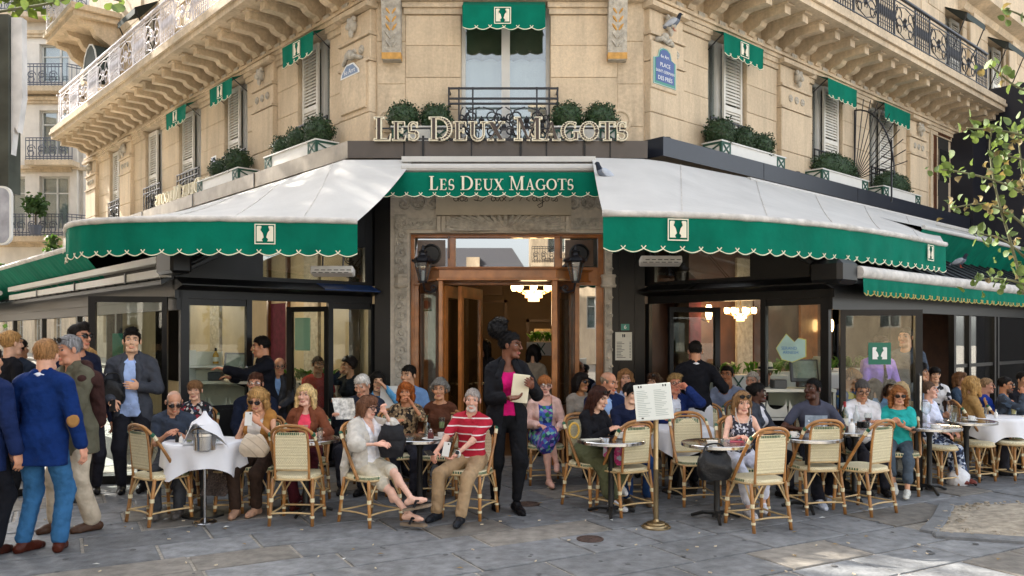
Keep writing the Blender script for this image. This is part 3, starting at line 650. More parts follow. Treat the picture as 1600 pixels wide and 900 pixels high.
# ------------------------------------------------------------------ stone portal, wooden entrance and hall
def X(px, d): return (px-800)*d/F
ENT = thing('entrance', (0, 11.5, 0), 'varnished wooden café entrance with open doors in a carved stone surround', 'entrance')
m = MB()
m.fbox(FC, X(610, 11.4), X(640, 11.4), -.2, .1, 0, 3.66, STONEP); m.fbox(FC, X(945, 11.4), 1.4, -.2, .1, 0, 3.66, STONEP)
m.fbox(FC, X(640, 11.4), X(945, 11.4), -.2, .1, 3.19, 3.66, STONEP); m.fbox(FC, X(610, 11.4), 1.4, -.2, .08, 3.66, 4.12, STONEP)
sur = m.build('stone_surround', ENT)
for a, b in ((X(617, 11.4), X(636, 11.4)), (X(947, 11.4), X(956, 11.4))):
    m = MB()
    for z0, z1 in ((.3, 2.42), (2.62, 3.45)):
        m.fbox(FC, a, b, .1, .118, z0, z1, STONEG)
        for i in range(int((z1-z0)/.12)):
            z = z0+.06+i*.12; c = (a+b)/2
            m.tube([FC(c+x, .125, z+y) for x, y in spiral((-1)**i*.02, 0, (b-a)*.42, .012, 90*i, 1.2, 9)], .012, STONEG, 4)
    m.lathe([(.105, 2.43), (.115, 2.46), (.10, 2.49), (.10, 2.56), (.115, 2.59), (.105, 2.61)], FC((a+b)/2, .06, 0), STONEP, 10)
    m.build('carved_jamb', ENT)
m = MB(); zc = 3.235; cx = X(790, 11.4)
for i in range(25):
    a = math.radians(180*i/24); r0, r1 = .12, 1.0
    m.tube([FC(cx+.12*math.cos(a), .13, zc+.03*math.sin(a)), FC(cx+.5*math.cos(a), .16, zc+.11*math.sin(a)), FC(cx+.88*math.cos(a), .13, zc+.24*math.sin(a)**.6)], [.02, .035, .022], STONEG, 5)
m.lathe([(0, 0), (.24, .0), (.24, .02), (.1, .04), (0, .05)], FC(cx, .1, zc+.02), STONEP, 18, axis=FC.n, sy=.28)
for s0 in (X(683, 11.4), X(868, 11.4)):
    for i in range(3): m.fbox(FC, s0+i*.07, s0+i*.07+.05, .1, .15, 3.2, 3.42, STONEP)
for s0, s1 in ((X(625, 11.4), X(682, 11.4)), (X(892, 11.4), X(945, 11.4))):
    m.fbox(FC, s0, s1, .1, .125, 3.24, 3.4, STONEG)
    for i in range(5): m.tube([FC(s0+.08+i*.09+x, .13, 3.32+y) for x, y in spiral(0, 0, .05, .012, 90*i, 1.1, 9)], .013, STONEG, 4)
    c = (s0+s1)/2
    m.lathe([(.125, 0), (.125, .03), (.10, .035), (.09, .012), (.04, .02), (.03, .04), (0, .045)], FC(c, .095, 3.63), STONEG, 18, axis=FC.n)
    for i in range(8): a = i*math.pi/4; m.tube([FC(c+.04*math.cos(a), .11, 3.63+.04*math.sin(a)), FC(c+.085*math.cos(a), .12, 3.63+.085*math.sin(a))], [.012, .02], STONEG, 5)
    for k in (-1, 1): m.tube([FC(c+k*.2+x, .1, 3.6+y) for x, y in spiral(0, 0, .08, .015, 0 if k < 0 else 180, 1.3*k, 12)], .02, STONEG, 5)
m.build('carved_lintel', ENT)
m = MB(); m.fbox(FC, X(681, 11.3), X(893, 11.3), .1, .19, 3.43, 3.86, M('plaque_stone', (.50, .43, .32), .7, noise=.06, nscale=5)); pl = m.build('name_plaque', ENT)
ENG = M('engraved_line', (.06, .05, .04), .8)
m = MB()
def script(pts, r=.006): m.tube([FC(cx+x, .192, 3.62+y) for x, y in pts], r, ENG, 4, caps=False)
# hand-engraved cursive "des Deux Magots"
def cur(x, s): 
    o = []
    for ch in s:
        if ch == 'e': o = arc(x+.03, .03, .03, -20, 330, 8); x += .065
        elif ch == 's': o = [(x, 0), (x+.03, .06), (x+.035, .03), (x+.045, .005), (x+.01, -.004)]; x += .06
        elif ch == 'u': o = [(x, .06), (x+.005, .01), (x+.03, 0), (x+.06, .06), (x+.06, .01), (x+.08, 0)]; x += .085
        elif ch == 'x': o = [(x, .06), (x+.03, .03), (x+.06, 0), (x+.03, .03), (x, 0), (x+.06, .065)]; x += .075
        elif ch == 'a': o = arc(x+.03, .03, .03, 30, 390, 8)+[(x+.062, .06), (x+.062, .005), (x+.08, 0)]; x += .085
        elif ch == 'g': o = arc(x+.03, .03, .03, 30, 390, 8)+[(x+.06, .06), (x+.05, -.07), (x+.01, -.09), (x-.02, -.06), (x+.08, 0)]; x += .085
        elif ch == 'o': o = arc(x+.03, .03, .03, 60, 420, 9)+[(x+.075, .05)]; x += .075
        elif ch == 't': o = [(x+.04, .15), (x+.02, .01), (x+.04, 0), (x+.06, .02)]; script([(x-.0, .09), (x+.07, .1)]); x += .06
        elif ch == 'd': o = arc(x+.03, .03, .03, 30, 390, 8)+[(x+.10, .16), (x+.062, .005), (x+.08, 0)]; x += .085
        elif ch == 'D': o = [(x+.1, .2), (x+.05, .0), (x+.0, .02), (x+.1, .0), (x+.2, .08), (x+.17, .2), (x+.05, .21), (x-.03, .17)]; x += .24
        elif ch == 'M': o = [(x-.05, .0), (x, .02), (x+.09, .2), (x+.1, .0), (x+.22, .21), (x+.2, .02), (x+.24, 0)]; x += .28
        elif ch == ' ': x += .07; continue
        script(o)
    return x
cur(-.72, 'des Deux Magots'); m.build('engraved_script', pl)
# wooden front
m = MB(); D6 = 11.6; wx = lambda p: X(p, D6); zz = lambda y, d=D6: HCAM-(y-YH)*d/F
for a, b, y0, y1, t in ((640, 648, 364, 730, .0), (934, 946, 364, 730, .0), (648, 934, 364, 372, .0), (700, 712, 372, 418, .02), (866, 878, 372, 418, .02), (648, 934, 418, 446, .01), (648, 655, 446, 730, .0), (682, 690, 446, 730, .0), (895, 905, 446, 730, .0), (931, 936, 446, 730, .004)):
    m.fbox(FC, wx(a), wx(b), -.16, -.06+t, max(0, zz(y1)), zz(y0), WOOD)
for a, b, y0, y1 in ((652, 682, 625, 730), (905, 931, 640, 730)): m.fbox(FC, wx(a), wx(b), -.14, -.1, max(0, zz(y1)), zz(y0), WOODD)
for a, b in ((700, 704), (874, 878)): m.fbox(FC, wx(a), wx(b), -.06, -.02, zz(405), zz(370), WOODD)
m.build('wooden_frame', ENT, bevel=.006)
for a, b, y0, y1 in ((648, 700, 373, 418), (712, 866, 373, 418), (878, 934, 373, 418), (655, 682, 446, 625), (905, 931, 446, 640)):
    m = MB(); m.fbox(FC, wx(a), wx(b), -.115, -.105, zz(y1), zz(y0), GLASSD); m.build('pane', ENT)
m = MB()
for p in (674, 905): 
    m.lathe([(.145, 0), (.145, .02), (.12, .025), (.11, .01), (0, .01)], FC(wx(p), -.1, zz(397)), BLACK, 22, axis=FC.n)
    m.fbox(FC, wx(p)-.2, wx(p)+.2, -.103, -.098, zz(416), zz(375), M('smoked_panel', (.10, .055, .03), .25))
m.split('porthole_vent', ENT)
# porch
m = MB(); yF = 11.0; q = lambda p: X(p, yF)
for z0, z1, e in ((2.50, 2.53, .03), (2.53, 2.65, .0), (2.65, 2.665, .03), (2.665, 2.68, .055)):
    m.hexa([(q(686)-e, yF-e, z0), (q(869)+e, yF-e, z0), (wx(930)+e, 11.66, z0), (wx(650)-e, 11.66, z0), (q(686)-e, yF-e, z1), (q(869)+e, yF-e, z1), (wx(930)+e, 11.66, z1), (wx(650)-e, 11.66, z1)], WOOD)
m.build('porch_canopy', ENT, bevel=.004)
for a, b in ((685, 692), (862, 871)):
    m = MB(); m.fbox(FC, q(a), q(b), .42, .5, 0, 2.5, WOOD); m.build('porch_post', ENT, bevel=.008)
for a, b in (((q(688), yF+.03), (wx(656), 11.62)), ((q(867), yF+.03), (wx(898), 11.62))):
    u = Vector(b)-Vector(a); fr = Fr(a, u, (u.y, -u.x)); L = u.length; m = MB()
    for z0, z1 in ((0, .7), (.7, .8), (2.35, 2.49)): m.fbox(fr, .03, L, -.025, .025, z0, z1-.002, WOODD)
    m.fbox(fr, .0, .09, -.03, .03, .0, 2.5, WOODD); m.fbox(fr, L-.07, L, -.03, .03, 0, 2.5, WOODD); o = m.build('porch_side', ENT)
    m = MB(); m.fbox(fr, .09, L-.07, -.004, .004, .8, 2.35, GLASSW); m.build('pane', o)
for a, b in (((-.93, 11.12), (-.66, 12.0)), ((-.72, 11.25), (-.46, 12.15)), ((.60, 11.12), (.82, 12.1))):
    u = Vector(b)-Vector(a); fr = Fr(a, u, (u.y, -u.x)); L = u.length; m = MB()
    for s0, s1, z0, z1 in ((0, .1, 0, 2.44), (L-.1, L, 0, 2.44), (.1, L-.1, 0, .55), (.1, L-.1, 2.28, 2.44)): m.fbox(fr, s0, s1, -.025, .025, z0, z1, WOOD)
    o = m.build('door_leaf', ENT); m = MB(); m.fbox(fr, .1, L-.1, -.004, .004, .55, 2.28, GLASSW); m.build('pane', o)
    m = MB(); m.tube([fr(L-.05, .03, 1.05), fr(L-.05, .09, 1.05), fr(L-.22, .09, 1.05)], .014, BRASS, 6); m.build('handle', o)
# stickers on the left side light
m = MB(); ST = M('sticker_white', (.7, .68, .62), .5); SR = M('sticker_red', (.45, .02, .03), .5); SB = M('sticker_blue', (.05, .2, .5), .5); SG = M('sticker_green', (.02, .35, .12), .5)
lx = lambda p, y: FC(wx(p), -.1, zz(y))
for p, y, w_, h_, mt in ((667, 474, .13, .16, ST), (667, 485, .14, .02, SG), (655, 553, .07, .07, ST), (655, 570, .08, .06, ST), (655, 588, .10, .09, ST), (656, 471, .0, .0, SR)):
    m.fbox(FC, wx(p)-w_/2, wx(p)+w_/2, -.105, -.101, zz(y)-h_/2, zz(y)+h_/2, mt)
m.lathe([(.06, 0), (.06, .003), (0, .003)], lx(666, 476), SR, 14, axis=FC.n); m.fbox(FC, wx(655)-.035, wx(655)+.035, -.101, -.099, zz(588)-.03, zz(588)+.03, SB)
m.split('sticker', ENT)
# black pilasters beside the stone
m = MB(); m.fbox(FC, X(585, 11.4), X(610, 11.4)-.002, -.1, .08, 0, 4.1, BLACK); m.fbox(FC, 1.402, 1.86, -.1, .08, 0, 4.1, BLACK)
for s in (1.5, 1.72): m.fbox(FC, s, s+.02, .08, .1, 0, 4.0, BLACK)
m.split('black_pilaster', ENT)
root = thing('menu_board', FC(X(975, 11.4), .09, 1.4), 'cream framed menu sheet hung on the black pilaster right of the entrance', 'menu board')
m = MB(); PAPER = M('menu_paper', (.66, .64, .55), .7); m.fbox(FC, X(962, 11.35), X(988, 11.35), .1, .115, zz(563, 11.35), zz(519, 11.35), PAPER); m.build('sheet', root)
m = MB()
for i in range(11): m.fbox(FC, X(964, 11.35), X(964, 11.35)+random.uniform(.06, .13), .115, .117, zz(535+i*2.4, 11.35), zz(535+i*2.4, 11.35)+.007, PK); m.fbox(FC, X(984, 11.35), X(986.5, 11.35), .115, .117, zz(535+i*2.4, 11.35), zz(535+i*2.4, 11.35)+.007, PK)
for k in (-1, 1): m.fbox(FC, X(975, 11.35)+k*.012-.008, X(975, 11.35)+k*.012+.008, .115, .117, zz(527, 11.35), zz(522, 11.35), PK)
m.build('print', root)
root = thing('house_number', FC(X(977, 11.4), .09, 1.85), 'small green enamel number 6 plate above the pilaster menu', 'number plate')
m = MB(); m.fbox(FC, X(971, 11.35), X(984, 11.35), .1, .11, zz(516, 11.35), zz(506, 11.35), M('enamel_sea_green', (.01, .22, .17), .3)); m.build('plate', root); sans('6', .08, 'digit', PW, planemat(FC(X(977.5, 11.35), .1115, zz(511, 11.35)), (1, 0, 0), (0, 0, 1)), root)
# hall
HW = M('hall_ochre', (.075, .046, .022), .7, noise=.2, nscale=2); HD = M('hall_panel', (.07, .035, .015), .5)
HALL = thing('entrance_hall', (0, 14.5, 0), 'dim ochre panelled hall seen through the open entrance doors', 'room')
m = MB(); m.fbox(W0, -2.2, 2.4, 17, 17.2, 0, 3.3, HW); m.fbox(W0, -2.35, -2.2, 11.75, 17, 0, 3.3, HW); m.fbox(W0, 2.4, 2.55, 11.75, 17, 0, 3.3, HW); m.fbox(W0, -2.35, 2.55, 11.75, 17.2, 3.3, 3.4, M('hall_ceiling', (.12, .10, .07), .8)); m.build('wall', HALL)
m = MB(); m.fbox(W0, -2.2, 2.4, 11.9, 17, -.008, .004, WOODD); m.build('floor', HALL)
m = MB()
for a, b, z0, z1 in ((-1.2, -.1, .9, 2.5), (.3, .9, .1, 2.1), (1.2, 2.1, .9, 2.5)):
    for s0, s1, y0, y1 in ((a, b, z0, z0+.06), (a, b, z1-.06, z1), (a, a+.06, z0, z1), (b-.06, b, z0, z1)): m.fbox(W0, s0, s1, 16.95, 16.995, y0, y1, HD)
m.fbox(W0, -1.1, -.2, 16.9, 16.95, 2.6, 2.9, HD); m.split('wall_panel', HALL)
m = MB(); m.fbox(W0, .5, .8, 16.92, 16.95, 1.55, 1.85, M('picture_print', (.4, .35, .28), .6, noise=.5, nscale=6)); m.fbox(W0, .46, .84, 16.94, 16.99, 1.5, 1.9, BRASS); m.build('picture_frame', HALL)
BULB = M('warm_bulb', (1, .75, .4), .5, emit=4, ecol=(1, .62, .25)); CRYS = M('crystal_glow', (1, .7, .35), .4, emit=1.2, ecol=(1, .55, .2))
def chandelier(c, s, label, power):
    root = thing('chandelier', c, label, 'chandelier', 'lit crystal chandeliers indoors'); c = Vector(c); m = MB()
    m.tube([c+Vector((0, 0, .28*s)), c+Vector((0, 0, .9*s))], .012, BRASS, 5)
    for i in range(8): a = i*math.pi/4; m.tube([c+Vector((0, 0, .05*s)), c+Vector((.2*s*math.cos(a), .2*s*math.sin(a), -.0)), c+Vector((.38*s*math.cos(a), .38*s*math.sin(a), .08*s))], .01, BRASS, 4)
    m.build('frame', root)
    for i in range(8):
        a = i*math.pi/4; m = MB(); m.lathe([(.035*s, 0), (.06*s, .05*s), (.06*s, .13*s), (.05*s, .16*s)], c+Vector((.38*s*math.cos(a), .38*s*math.sin(a), .06*s)), BULB, 8); m.build('lamp_shade', root)
    for k, (r, z) in enumerate(((.22, .0), (.17, -.07), (.11, -.14))):
        m = MB(); m.lathe([(r*s, z*s), (r*s, (z+.065)*s)], c, CRYS, 14)
        m.build('crystal_ring', root)
    l = bpy.data.lights.new('chandelier_light', 'POINT'); l.energy = power; l.color = (1, .68, .36); l.shadow_soft_size = .25
    o = bpy.data.objects.new('chandelier_light', l); COL.objects.link(o); o.location = c+Vector((0, 0, -.35*s))
chandelier((.40, 15, 2.52), .95, 'lit crystal chandelier hanging in the hall behind the open doors', 6)
chandelier(FR(1.6, .55, 2.05), .55, 'lit crystal chandelier glowing inside the right-hand glass terrace', 7)
for s, z, lb in ((.3, 2.12, 'small lit wall lamp just inside the right terrace by the dark curtain'), (4.1, 1.95, 'lit orange wall lamp behind the glass beside the terrace corner post')):
    root = thing('wall_lamp', FR(s+1, .1, z), lb, 'wall lamp'); m = MB(); m.lathe([(.03, -.12), (.05, -.06), (.05, .05), (.03, .1)], FR(s+1, .2, z), BULB, 8); m.build('shade', root); m = MB(); m.tube([FR(s+1, .02, z-.1), FR(s+1, .2, z-.16)], .012, BRASS, 5); m.build('arm', root)
for fr, s, lb in ((FL, 1.7, 'glowing round ceiling lamp inside the left terrace near its open end'), (FL, 6.0, 'glowing round ceiling lamp deep inside the left terrace'), (FR, 2.2, 'glowing round ceiling lamp inside the right terrace near its open end'), (FR, 6.0, 'glowing round ceiling lamp deep inside the right terrace')):
    q = fr(s, 1.5, 2.72); root = thing('ceiling_lamp', q, lb, 'ceiling lamp'); m = MB(); m.lathe([(0, .02), (.09, .03), (.10, .06)], q, BULB, 14); m.build('diffuser', root); m = MB(); m.lathe([(.10, .06), (.115, .06), (.115, .10), (0, .12)], q, BRASS, 14); m.tube([q+Vector((0, 0, .1)), q+Vector((0, 0, .3))], .012, BRASS, 5); m.build('fitting', root)
    l = bpy.data.lights.new('ceiling_lamp_light', 'POINT'); l.energy = 20 if fr is FL else 9; l.color = (1, .80, .56); l.shadow_soft_size = .15; o = bpy.data.objects.new('ceiling_lamp_light', l); COL.objects.link(o); o.location = q-Vector((0, 0, .08))
# lanterns
for px, lb, k in ((661, 'black iron glazed lantern on a scroll bracket left of the door canopy', -1), (899, 'black iron glazed lantern on a scroll bracket right of the door canopy', 1)):
    d = 10.92; c = Vector((X(px, d), d, 0)); root = thing('wall_lantern', c+Vector((0, 0, 2.3)), lb, 'lantern', 'lanterns beside the entrance')
    m = MB(); z0 = 2.46; m.lathe([(.05, z0), (.055, z0+.02), (.05, z0+.03)], c, IRON, 6); m.lathe([(.115, z0+.27), (.15, z0+.29), (.12, z0+.33), (.06, z0+.37), (.05, z0+.40), (.065, z0+.42), (.03, z0+.44), (.015, z0+.5), (0, z0+.51)], c, IRON, 6)
    for i in range(6):
        a = i*math.pi/3; e = Vector((math.cos(a), math.sin(a), 0)); m.tube([c+e*.055+Vector((0, 0, z0+.03)), c+e*.115+Vector((0, 0, z0+.28))], .008, IRON, 4)
        m.lathe([(0, 0), (.018, .012), (0, .05)], c+e*.145+Vector((0, 0, z0+.285)), IRON, 5)
    m.build('lantern_frame', root)
    m = MB(); m.lathe([(.05, z0+.03), (.11, z0+.275)], c, GLASSW, 6); m.build('glass', root)
    m = MB(); m.lathe([(.02, z0+.02), (.02, z0+.14), (.012, z0+.16), (0, z0+.17)], c, WHITE, 8); m.build('candle_tube', root)
    e = -k; m = MB(); m.tube([c+Vector((0, 0, z0)), c+Vector((.02*e, .05, z0-.1)), c+Vector((.10*e, .12, z0-.12)), c+Vector((.2*e, .2, z0-.04)), c+Vector((.24*e, .25, z0+.02))], .016, IRON, 6)
    m.tube([c+Vector((.12*e+x*e, .14, z0-.06+y)) for x, y in spiral(0, 0, .055, .012, -120, 1.3, 14)], .011, IRON, 5); m.build('scroll_bracket', root)

# ------------------------------------------------------------------ glass terraces (verandas)
WINE = M('wine_curtain', (.10, .012, .03), .9, noise=.3, nscale=10); DW = M('dark_panelling', (.075, .032, .018), .5, noise=.3, nscale=5, stain=.2)
def veranda(fr, label, k, wallmat):
    V = thing('glass_terrace', fr(0, 1.4, 0), label, 'glass terrace', 'glazed terraces either side of the entrance')
    n2 = -fr.u; E = Fr(fr.o.xy, fr.n.xy, n2.xy)            # end wall frame: s runs outward from the facade
    m = MB(); m.fbox(E, .08, 2.75, -.08, .0, 2.2, 2.30, BLACK); m.prism([(-.08, 2.30), (.05, 2.30), (.22, 2.345), (.22, 2.36), (.0, 2.45), (-.08, 2.45)], lambda x, y, d_: E(d_, x, y), .1, 2.8, BLACK); m.build('end_beam', V)
    m = MB(); m.prism([(-.02, 2.43), (.235, 2.355), (.235, 2.37), (-.0, 2.455)], lambda x, y, d_: E(d_, x, y), .1, .95, BLUEP if k < 0 else BLACK); m.build('metal_cap', V)
    m = MB(); z = lambda t: 3.92-.53*t
    m.prism([(.0, 2.45), (.2, 2.45), (.2, z(.2)), (0, 3.95)], lambda x, y, d_: E(x, d_, y), -.06, 0, BLACK); m.prism([(1.7, 2.45), (2.75, 2.45), (2.75, z(2.75)), (1.7, z(1.7))], lambda x, y, d_: E(x, d_, y), -.06, 0, BLACK)
    m.prism([(.2, 2.45), (1.7, 2.45), (1.7, 2.5), (.2, 2.5)], lambda x, y, d_: E(x, d_, y), -.06, .0, BLACK); m.prism([(.2, 2.98), (1.45, 2.98), (1.7, 2.85), (1.7, z(1.7)), (.2, z(.2))], lambda x, y, d_: E(x, d_, y), -.06, -.002, BLACK); m.build('gable_panel', V)
    m = MB(); m.prism([(.2, 2.5), (1.7, 2.5), (1.7, 2.85), (1.45, 2.98), (.2, 2.98)], lambda x, y, d_: E(x, d_, y), -.035, -.03, GLASSW); m.build('gable_pane', V)
    m = MB()
    for x0, y0, r, st in ((.42, 2.62, .1, 0), (.42, 2.82, .08, 180)): m.tube([E(x0+x, -.07, y0+y) for x, y in spiral(0, 0, r, .02, st, 1.8, 22)], .008, IRON, 4)
    m.split('iron_scroll', V)
    m = MB(); Ls = 12
    m.hexa([fr(.02, .25, z(.25)), fr(.02, 2.95, z(2.95)), fr(Ls, 2.95, z(2.95)), fr(Ls, .25, z(.25)), fr(.02, .25, z(.25)+.05), fr(.02, 2.95, z(2.95)+.05), fr(Ls, 2.95, z(2.95)+.05), fr(Ls, .25, z(.25)+.05)], ZINC); m.build('roof', V)
    m = MB()
    for i in range(27): s = .1+i*.44; m.beam(fr(s, .3, z(.3)+.06), fr(s, 2.93, z(2.93)+.06), .02, .035, ZINC)
    m.split('roof_seam', V)
    # posts and panes
    for t in ((.07, 1.88, 2.68) if k > 0 else (.07, .73, 1.88, 2.68)):
        m = MB(); w_ = .07 if t < 2.5 else .10; m.fbox(E, t-w_/2, t+w_/2, -.07, .0, 0, 2.2, BLACK); m.build('post', V)
    for a, b in (((1.92, 2.63),) if k > 0 else ((.11, .69), (1.92, 2.63))):
        m = MB(); m.fbox(E, a, b, -.04, -.032, .85, 2.19, GLASS); m.build('pane', V); m = MB(); m.fbox(E, a, b, -.06, -.01, .0, .85, BLACK); m.fbox(E, a, b, -.055, -.015, .85, .9, BLACK); m.fbox(E, a, b, -.055, -.015, 2.12, 2.198, BLACK); m.split('kick_panel', V)
    m = MB(); m.fbox(fr, .0, Ls, 2.70, 2.80, 2.2, 2.46, BLACK); m.fbox(fr, .0, Ls, 2.72, 2.78, 2.06, 2.2, BLACK); m.build('eave_beam', V)
    ps = [3.7, 4.3, 5.4, 5.55, 7.1, 9, 11] if k > 0 else [2.3, 4.3, 6.6, 9, 11]
    for s in ps: m = MB(); m.fbox(fr, s, s+.08, 2.7, 2.78, 0, 2.06, BLACK); m.build('post', V)
    for a, b in zip(ps, ps[1:]):
        if b-a < .3: continue
        m = MB(); m.fbox(fr, a+.08, b, 2.735, 2.743, .3, 2.05, GLASS); m.build('pane', V); m = MB(); m.fbox(fr, a+.08, b, 2.72, 2.76, 0, .3, BLACK); m.fbox(fr, a+.08, b, 2.72, 2.76, 1.28, 1.33, BLACK); m.split('kick_panel', V)
    m = MB(); m.fbox(fr, Ls, Ls+.1, 0, 2.8, 0, 3.4, DARK); m.build('sun_block_wall', V)  # unseen far wall added to keep the low sun out of the terrace
    # back wall
    m = MB(); m.fbox(fr, .0, Ls, -.3, .005, 0, 3.9, wallmat); m.build('back_wall', V)
    return V, E
VL, EL = veranda(FL, 'glazed terrace with black frame left of the entrance, cream wall inside', -1, CREAMWALL)
VR, ER = veranda(FR, 'glazed terrace with black frame right of the entrance, dark panelled inside', 1, DW)
m = MB()
for s in (1.6, 5.4): m.fbox(FL, s, s+.45, .01, .06, 0, 3.4, STONEG)
for s in (2.6, 3.3): m.fbox(FL, s, s+.06, .01, .07, 0, 3.4, WOODD)
m.fbox(FL, 2.66, 3.3, .006, .02, 0, 2.3, WINE); m.fbox(FL, 7.0, 9.0, .006, .03, .8, 2.6, GLASSD); m.split('wall_pilaster', VL)
m = MB(); m.fbox(FR, .9, 1.25, .01, .10, 0, 2.6, WINE); m.fbox(FR, 2.3, 2.75, .01, .05, 0, 3, STONEG); m.fbox(FR, 2.8, 3.7, .01, .04, 0, 3, WOODD); m.fbox(FR, 5.5, 8, .01, .03, 1, 2.4, GLASSD); m.fbox(FR, 4.3, 4.9, .01, .05, 0, 3, WOOD); m.split('wall_pilaster', VR)
def glass_door(a, b, h, label, print_fn=None):
    u = Vector(b)-Vector(a); fr = Fr(a, u, (u.y, -u.x)); L = u.length; root = thing('glass_door', (a[0], a[1], 0), label, 'glass door', 'open glass doors of the terraces'); m = MB()
    for s0, s1, z0, z1 in ((0, .06, 0, h), (L-.08, L, 0, h), (.06, L-.08, .0, .1), (.06, L-.08, h-.07, h)): m.fbox(fr, s0, s1, -.03, .03, z0, z1, BLACK)
    m.build('door_frame', root); m = MB(); m.fbox(fr, .06, L-.08, -.004, .004, .1, h-.07, GLASS); m.build('pane', root)
    m = MB(); m.tube([fr(L-.04, .03, .9), fr(L-.04, .07, .92), fr(L-.04, .07, 1.3), fr(L-.04, .03, 1.32)], .012, SILVER, 5); m.build('handle', root)
    return fr, L, root
fd, L, root = glass_door((X(1312, 9.32), 9.32), (X(1440, 9.25), 9.25), 2.05, 'open black framed glass door with green crest at the right terrace corner')
def crest(mb, fn, s_, bgm, fgm, d0, frame=True):
    """square emblem with two seated figures back to back round a vase shape"""
    if bgm: mb.prism([(-.5*s_, -.5*s_), (.5*s_, -.5*s_), (.5*s_, .5*s_), (-.5*s_, .5*s_)], fn, d0, d0+.002, bgm)
    e = d0+.002
    if frame:
        for x0, y0, x1, y1 in ((-.5, -.5, .5, -.45), (-.5, .45, .5, .5), (-.5, -.45, -.45, .45), (.45, -.45, .5, .45)): mb.prism([(x*s_, y*s_) for x, y in rc(x0, y0, x1, y1)], fn, e, e+.002, fgm)
    fig = [(-.40, .36), (-.36, .40), (-.2, .40), (-.16, .36), (-.18, .31), (-.24, .28), (-.25, .22), (-.19, .16), (-.12, .06), (-.09, -.05), (-.06, -.16), (-.12, -.22), (-.16, -.30), (-.10, -.36), (-.40, -.36)]
    for k in (-1, 1):
        poly = [(-k*x*s_, y*s_) for x, y in fig]
        vs = [fn(x, y, e+.0012) for x, y in poly]; mid = fn(-k*-.3*s_, -.05*s_, e+.0012); n = len(vs)
        mb.add(vs+[mid], [(i, (i+1) % n, n) for i in range(n)], fgm)
m = MB(); m.prism([(-.125, -.125), (.125, -.125), (.125, .125), (-.125, .125)], lambda x, y, k: fd(.44+x, .006+k, 1.55+y), 0, .002, M('film_green', (.004, .13, .08), .5)); crest(m, lambda x, y, k: fd(.44+x, .006+k, 1.55+y*.9), .2, None, PW, .002, False); m.build('crest_film', root)
fd2, L, root = glass_door((X(262, 9.75), 9.75), (X(139, 9.6), 9.6), 2.22, 'open black framed glass door behind the man in the grey blazer')
m = MB(); m.fbox(fd2, .5, .62, .006, .008, 1.5, 1.78, M('film_green', (.005, .16, .10), .5)); m.build('green_sticker', root)
fd3, L, root = glass_door(EL(.74, -.04, 0).xy, EL(1.05, -.62, 0).xy, 2.15, 'narrow folded glass door at the left terrace opening with a pale green notice')
m = MB(); m.fbox(fd3, .3, .55, .006, .01, 1.55, 2.0, M('pale_green_notice', (.35, .55, .42), .6)); m.build('notice', root)
fd4, L, root = glass_door(ER(.42, -.03, 0).xy, ER(.75, -.75, 0).xy, 2.15, 'folded glass door just inside the right terrace beside the dark pilaster')
# name sticker on the right end pane
root = thing('window_sticker', ER(2.25, 0, 1.5), 'pale blue and yellow irregular sticker on the right terrace pane', 'sticker')
m = MB(); sx = lambda x, y, k: ER(2.24+x, -.028+k, 1.58+y); pts = [(-.2, .02), (-.06, .2), (.05, .1), (.10, .15), (.2, .13), (.2, -.08), (.02, -.15), (-.12, -.12)]
m.prism(pts, sx, .0, .002, M('sticker_yellow', (.6, .62, .2), .5)); m.prism([(x*.93, y*.93) for x, y in pts], sx, .002, .004, M('sticker_pale', (.45, .66, .62), .5, noise=.1)); m.build('sheet', root)
for i, t_ in enumerate(('SERAND', 'ARNESH')): sans(t_, .055, 'lettering', SB, planemat(ER(2.22+.02*i, -.0225, 1.60-.05*i), ER.u, (0, 0, 1)), root)
# heaters under the awnings
HEAT = M('heater_metal', (.6, .58, .54), .5, noise=.1)
for px, py, d, lb in ((520, 424, 9.6, 'grey slotted heater hanging under the left white awning'), (1032, 408, 9.9, 'beige slotted heater hanging under the right white awning')):
    c = P(px, py, d); root = thing('patio_heater', c, lb, 'heater', 'slotted heaters under the awnings'); m = MB(); m.box(c, (.50, .16, .09), HEAT, Matrix.Rotation(-.25, 3, 'X')); m.build('casing', root, bevel=.012)
    m = MB()
    for i in range(6):
        for j in range(2): m.box(c+Vector((-.2+i*.075+j*.03, -.082, -.02+j*.03)), (.05, .006, .008), BLACK)
    m.build('slots', root); m = MB()
    for s in (-.12, .12): m.tube([c+Vector((s, 0, .04)), c+Vector((s, .02, .18)), c+Vector((s, .5, .75))], .01, IRON, 5)
    m.build('bracket', root)
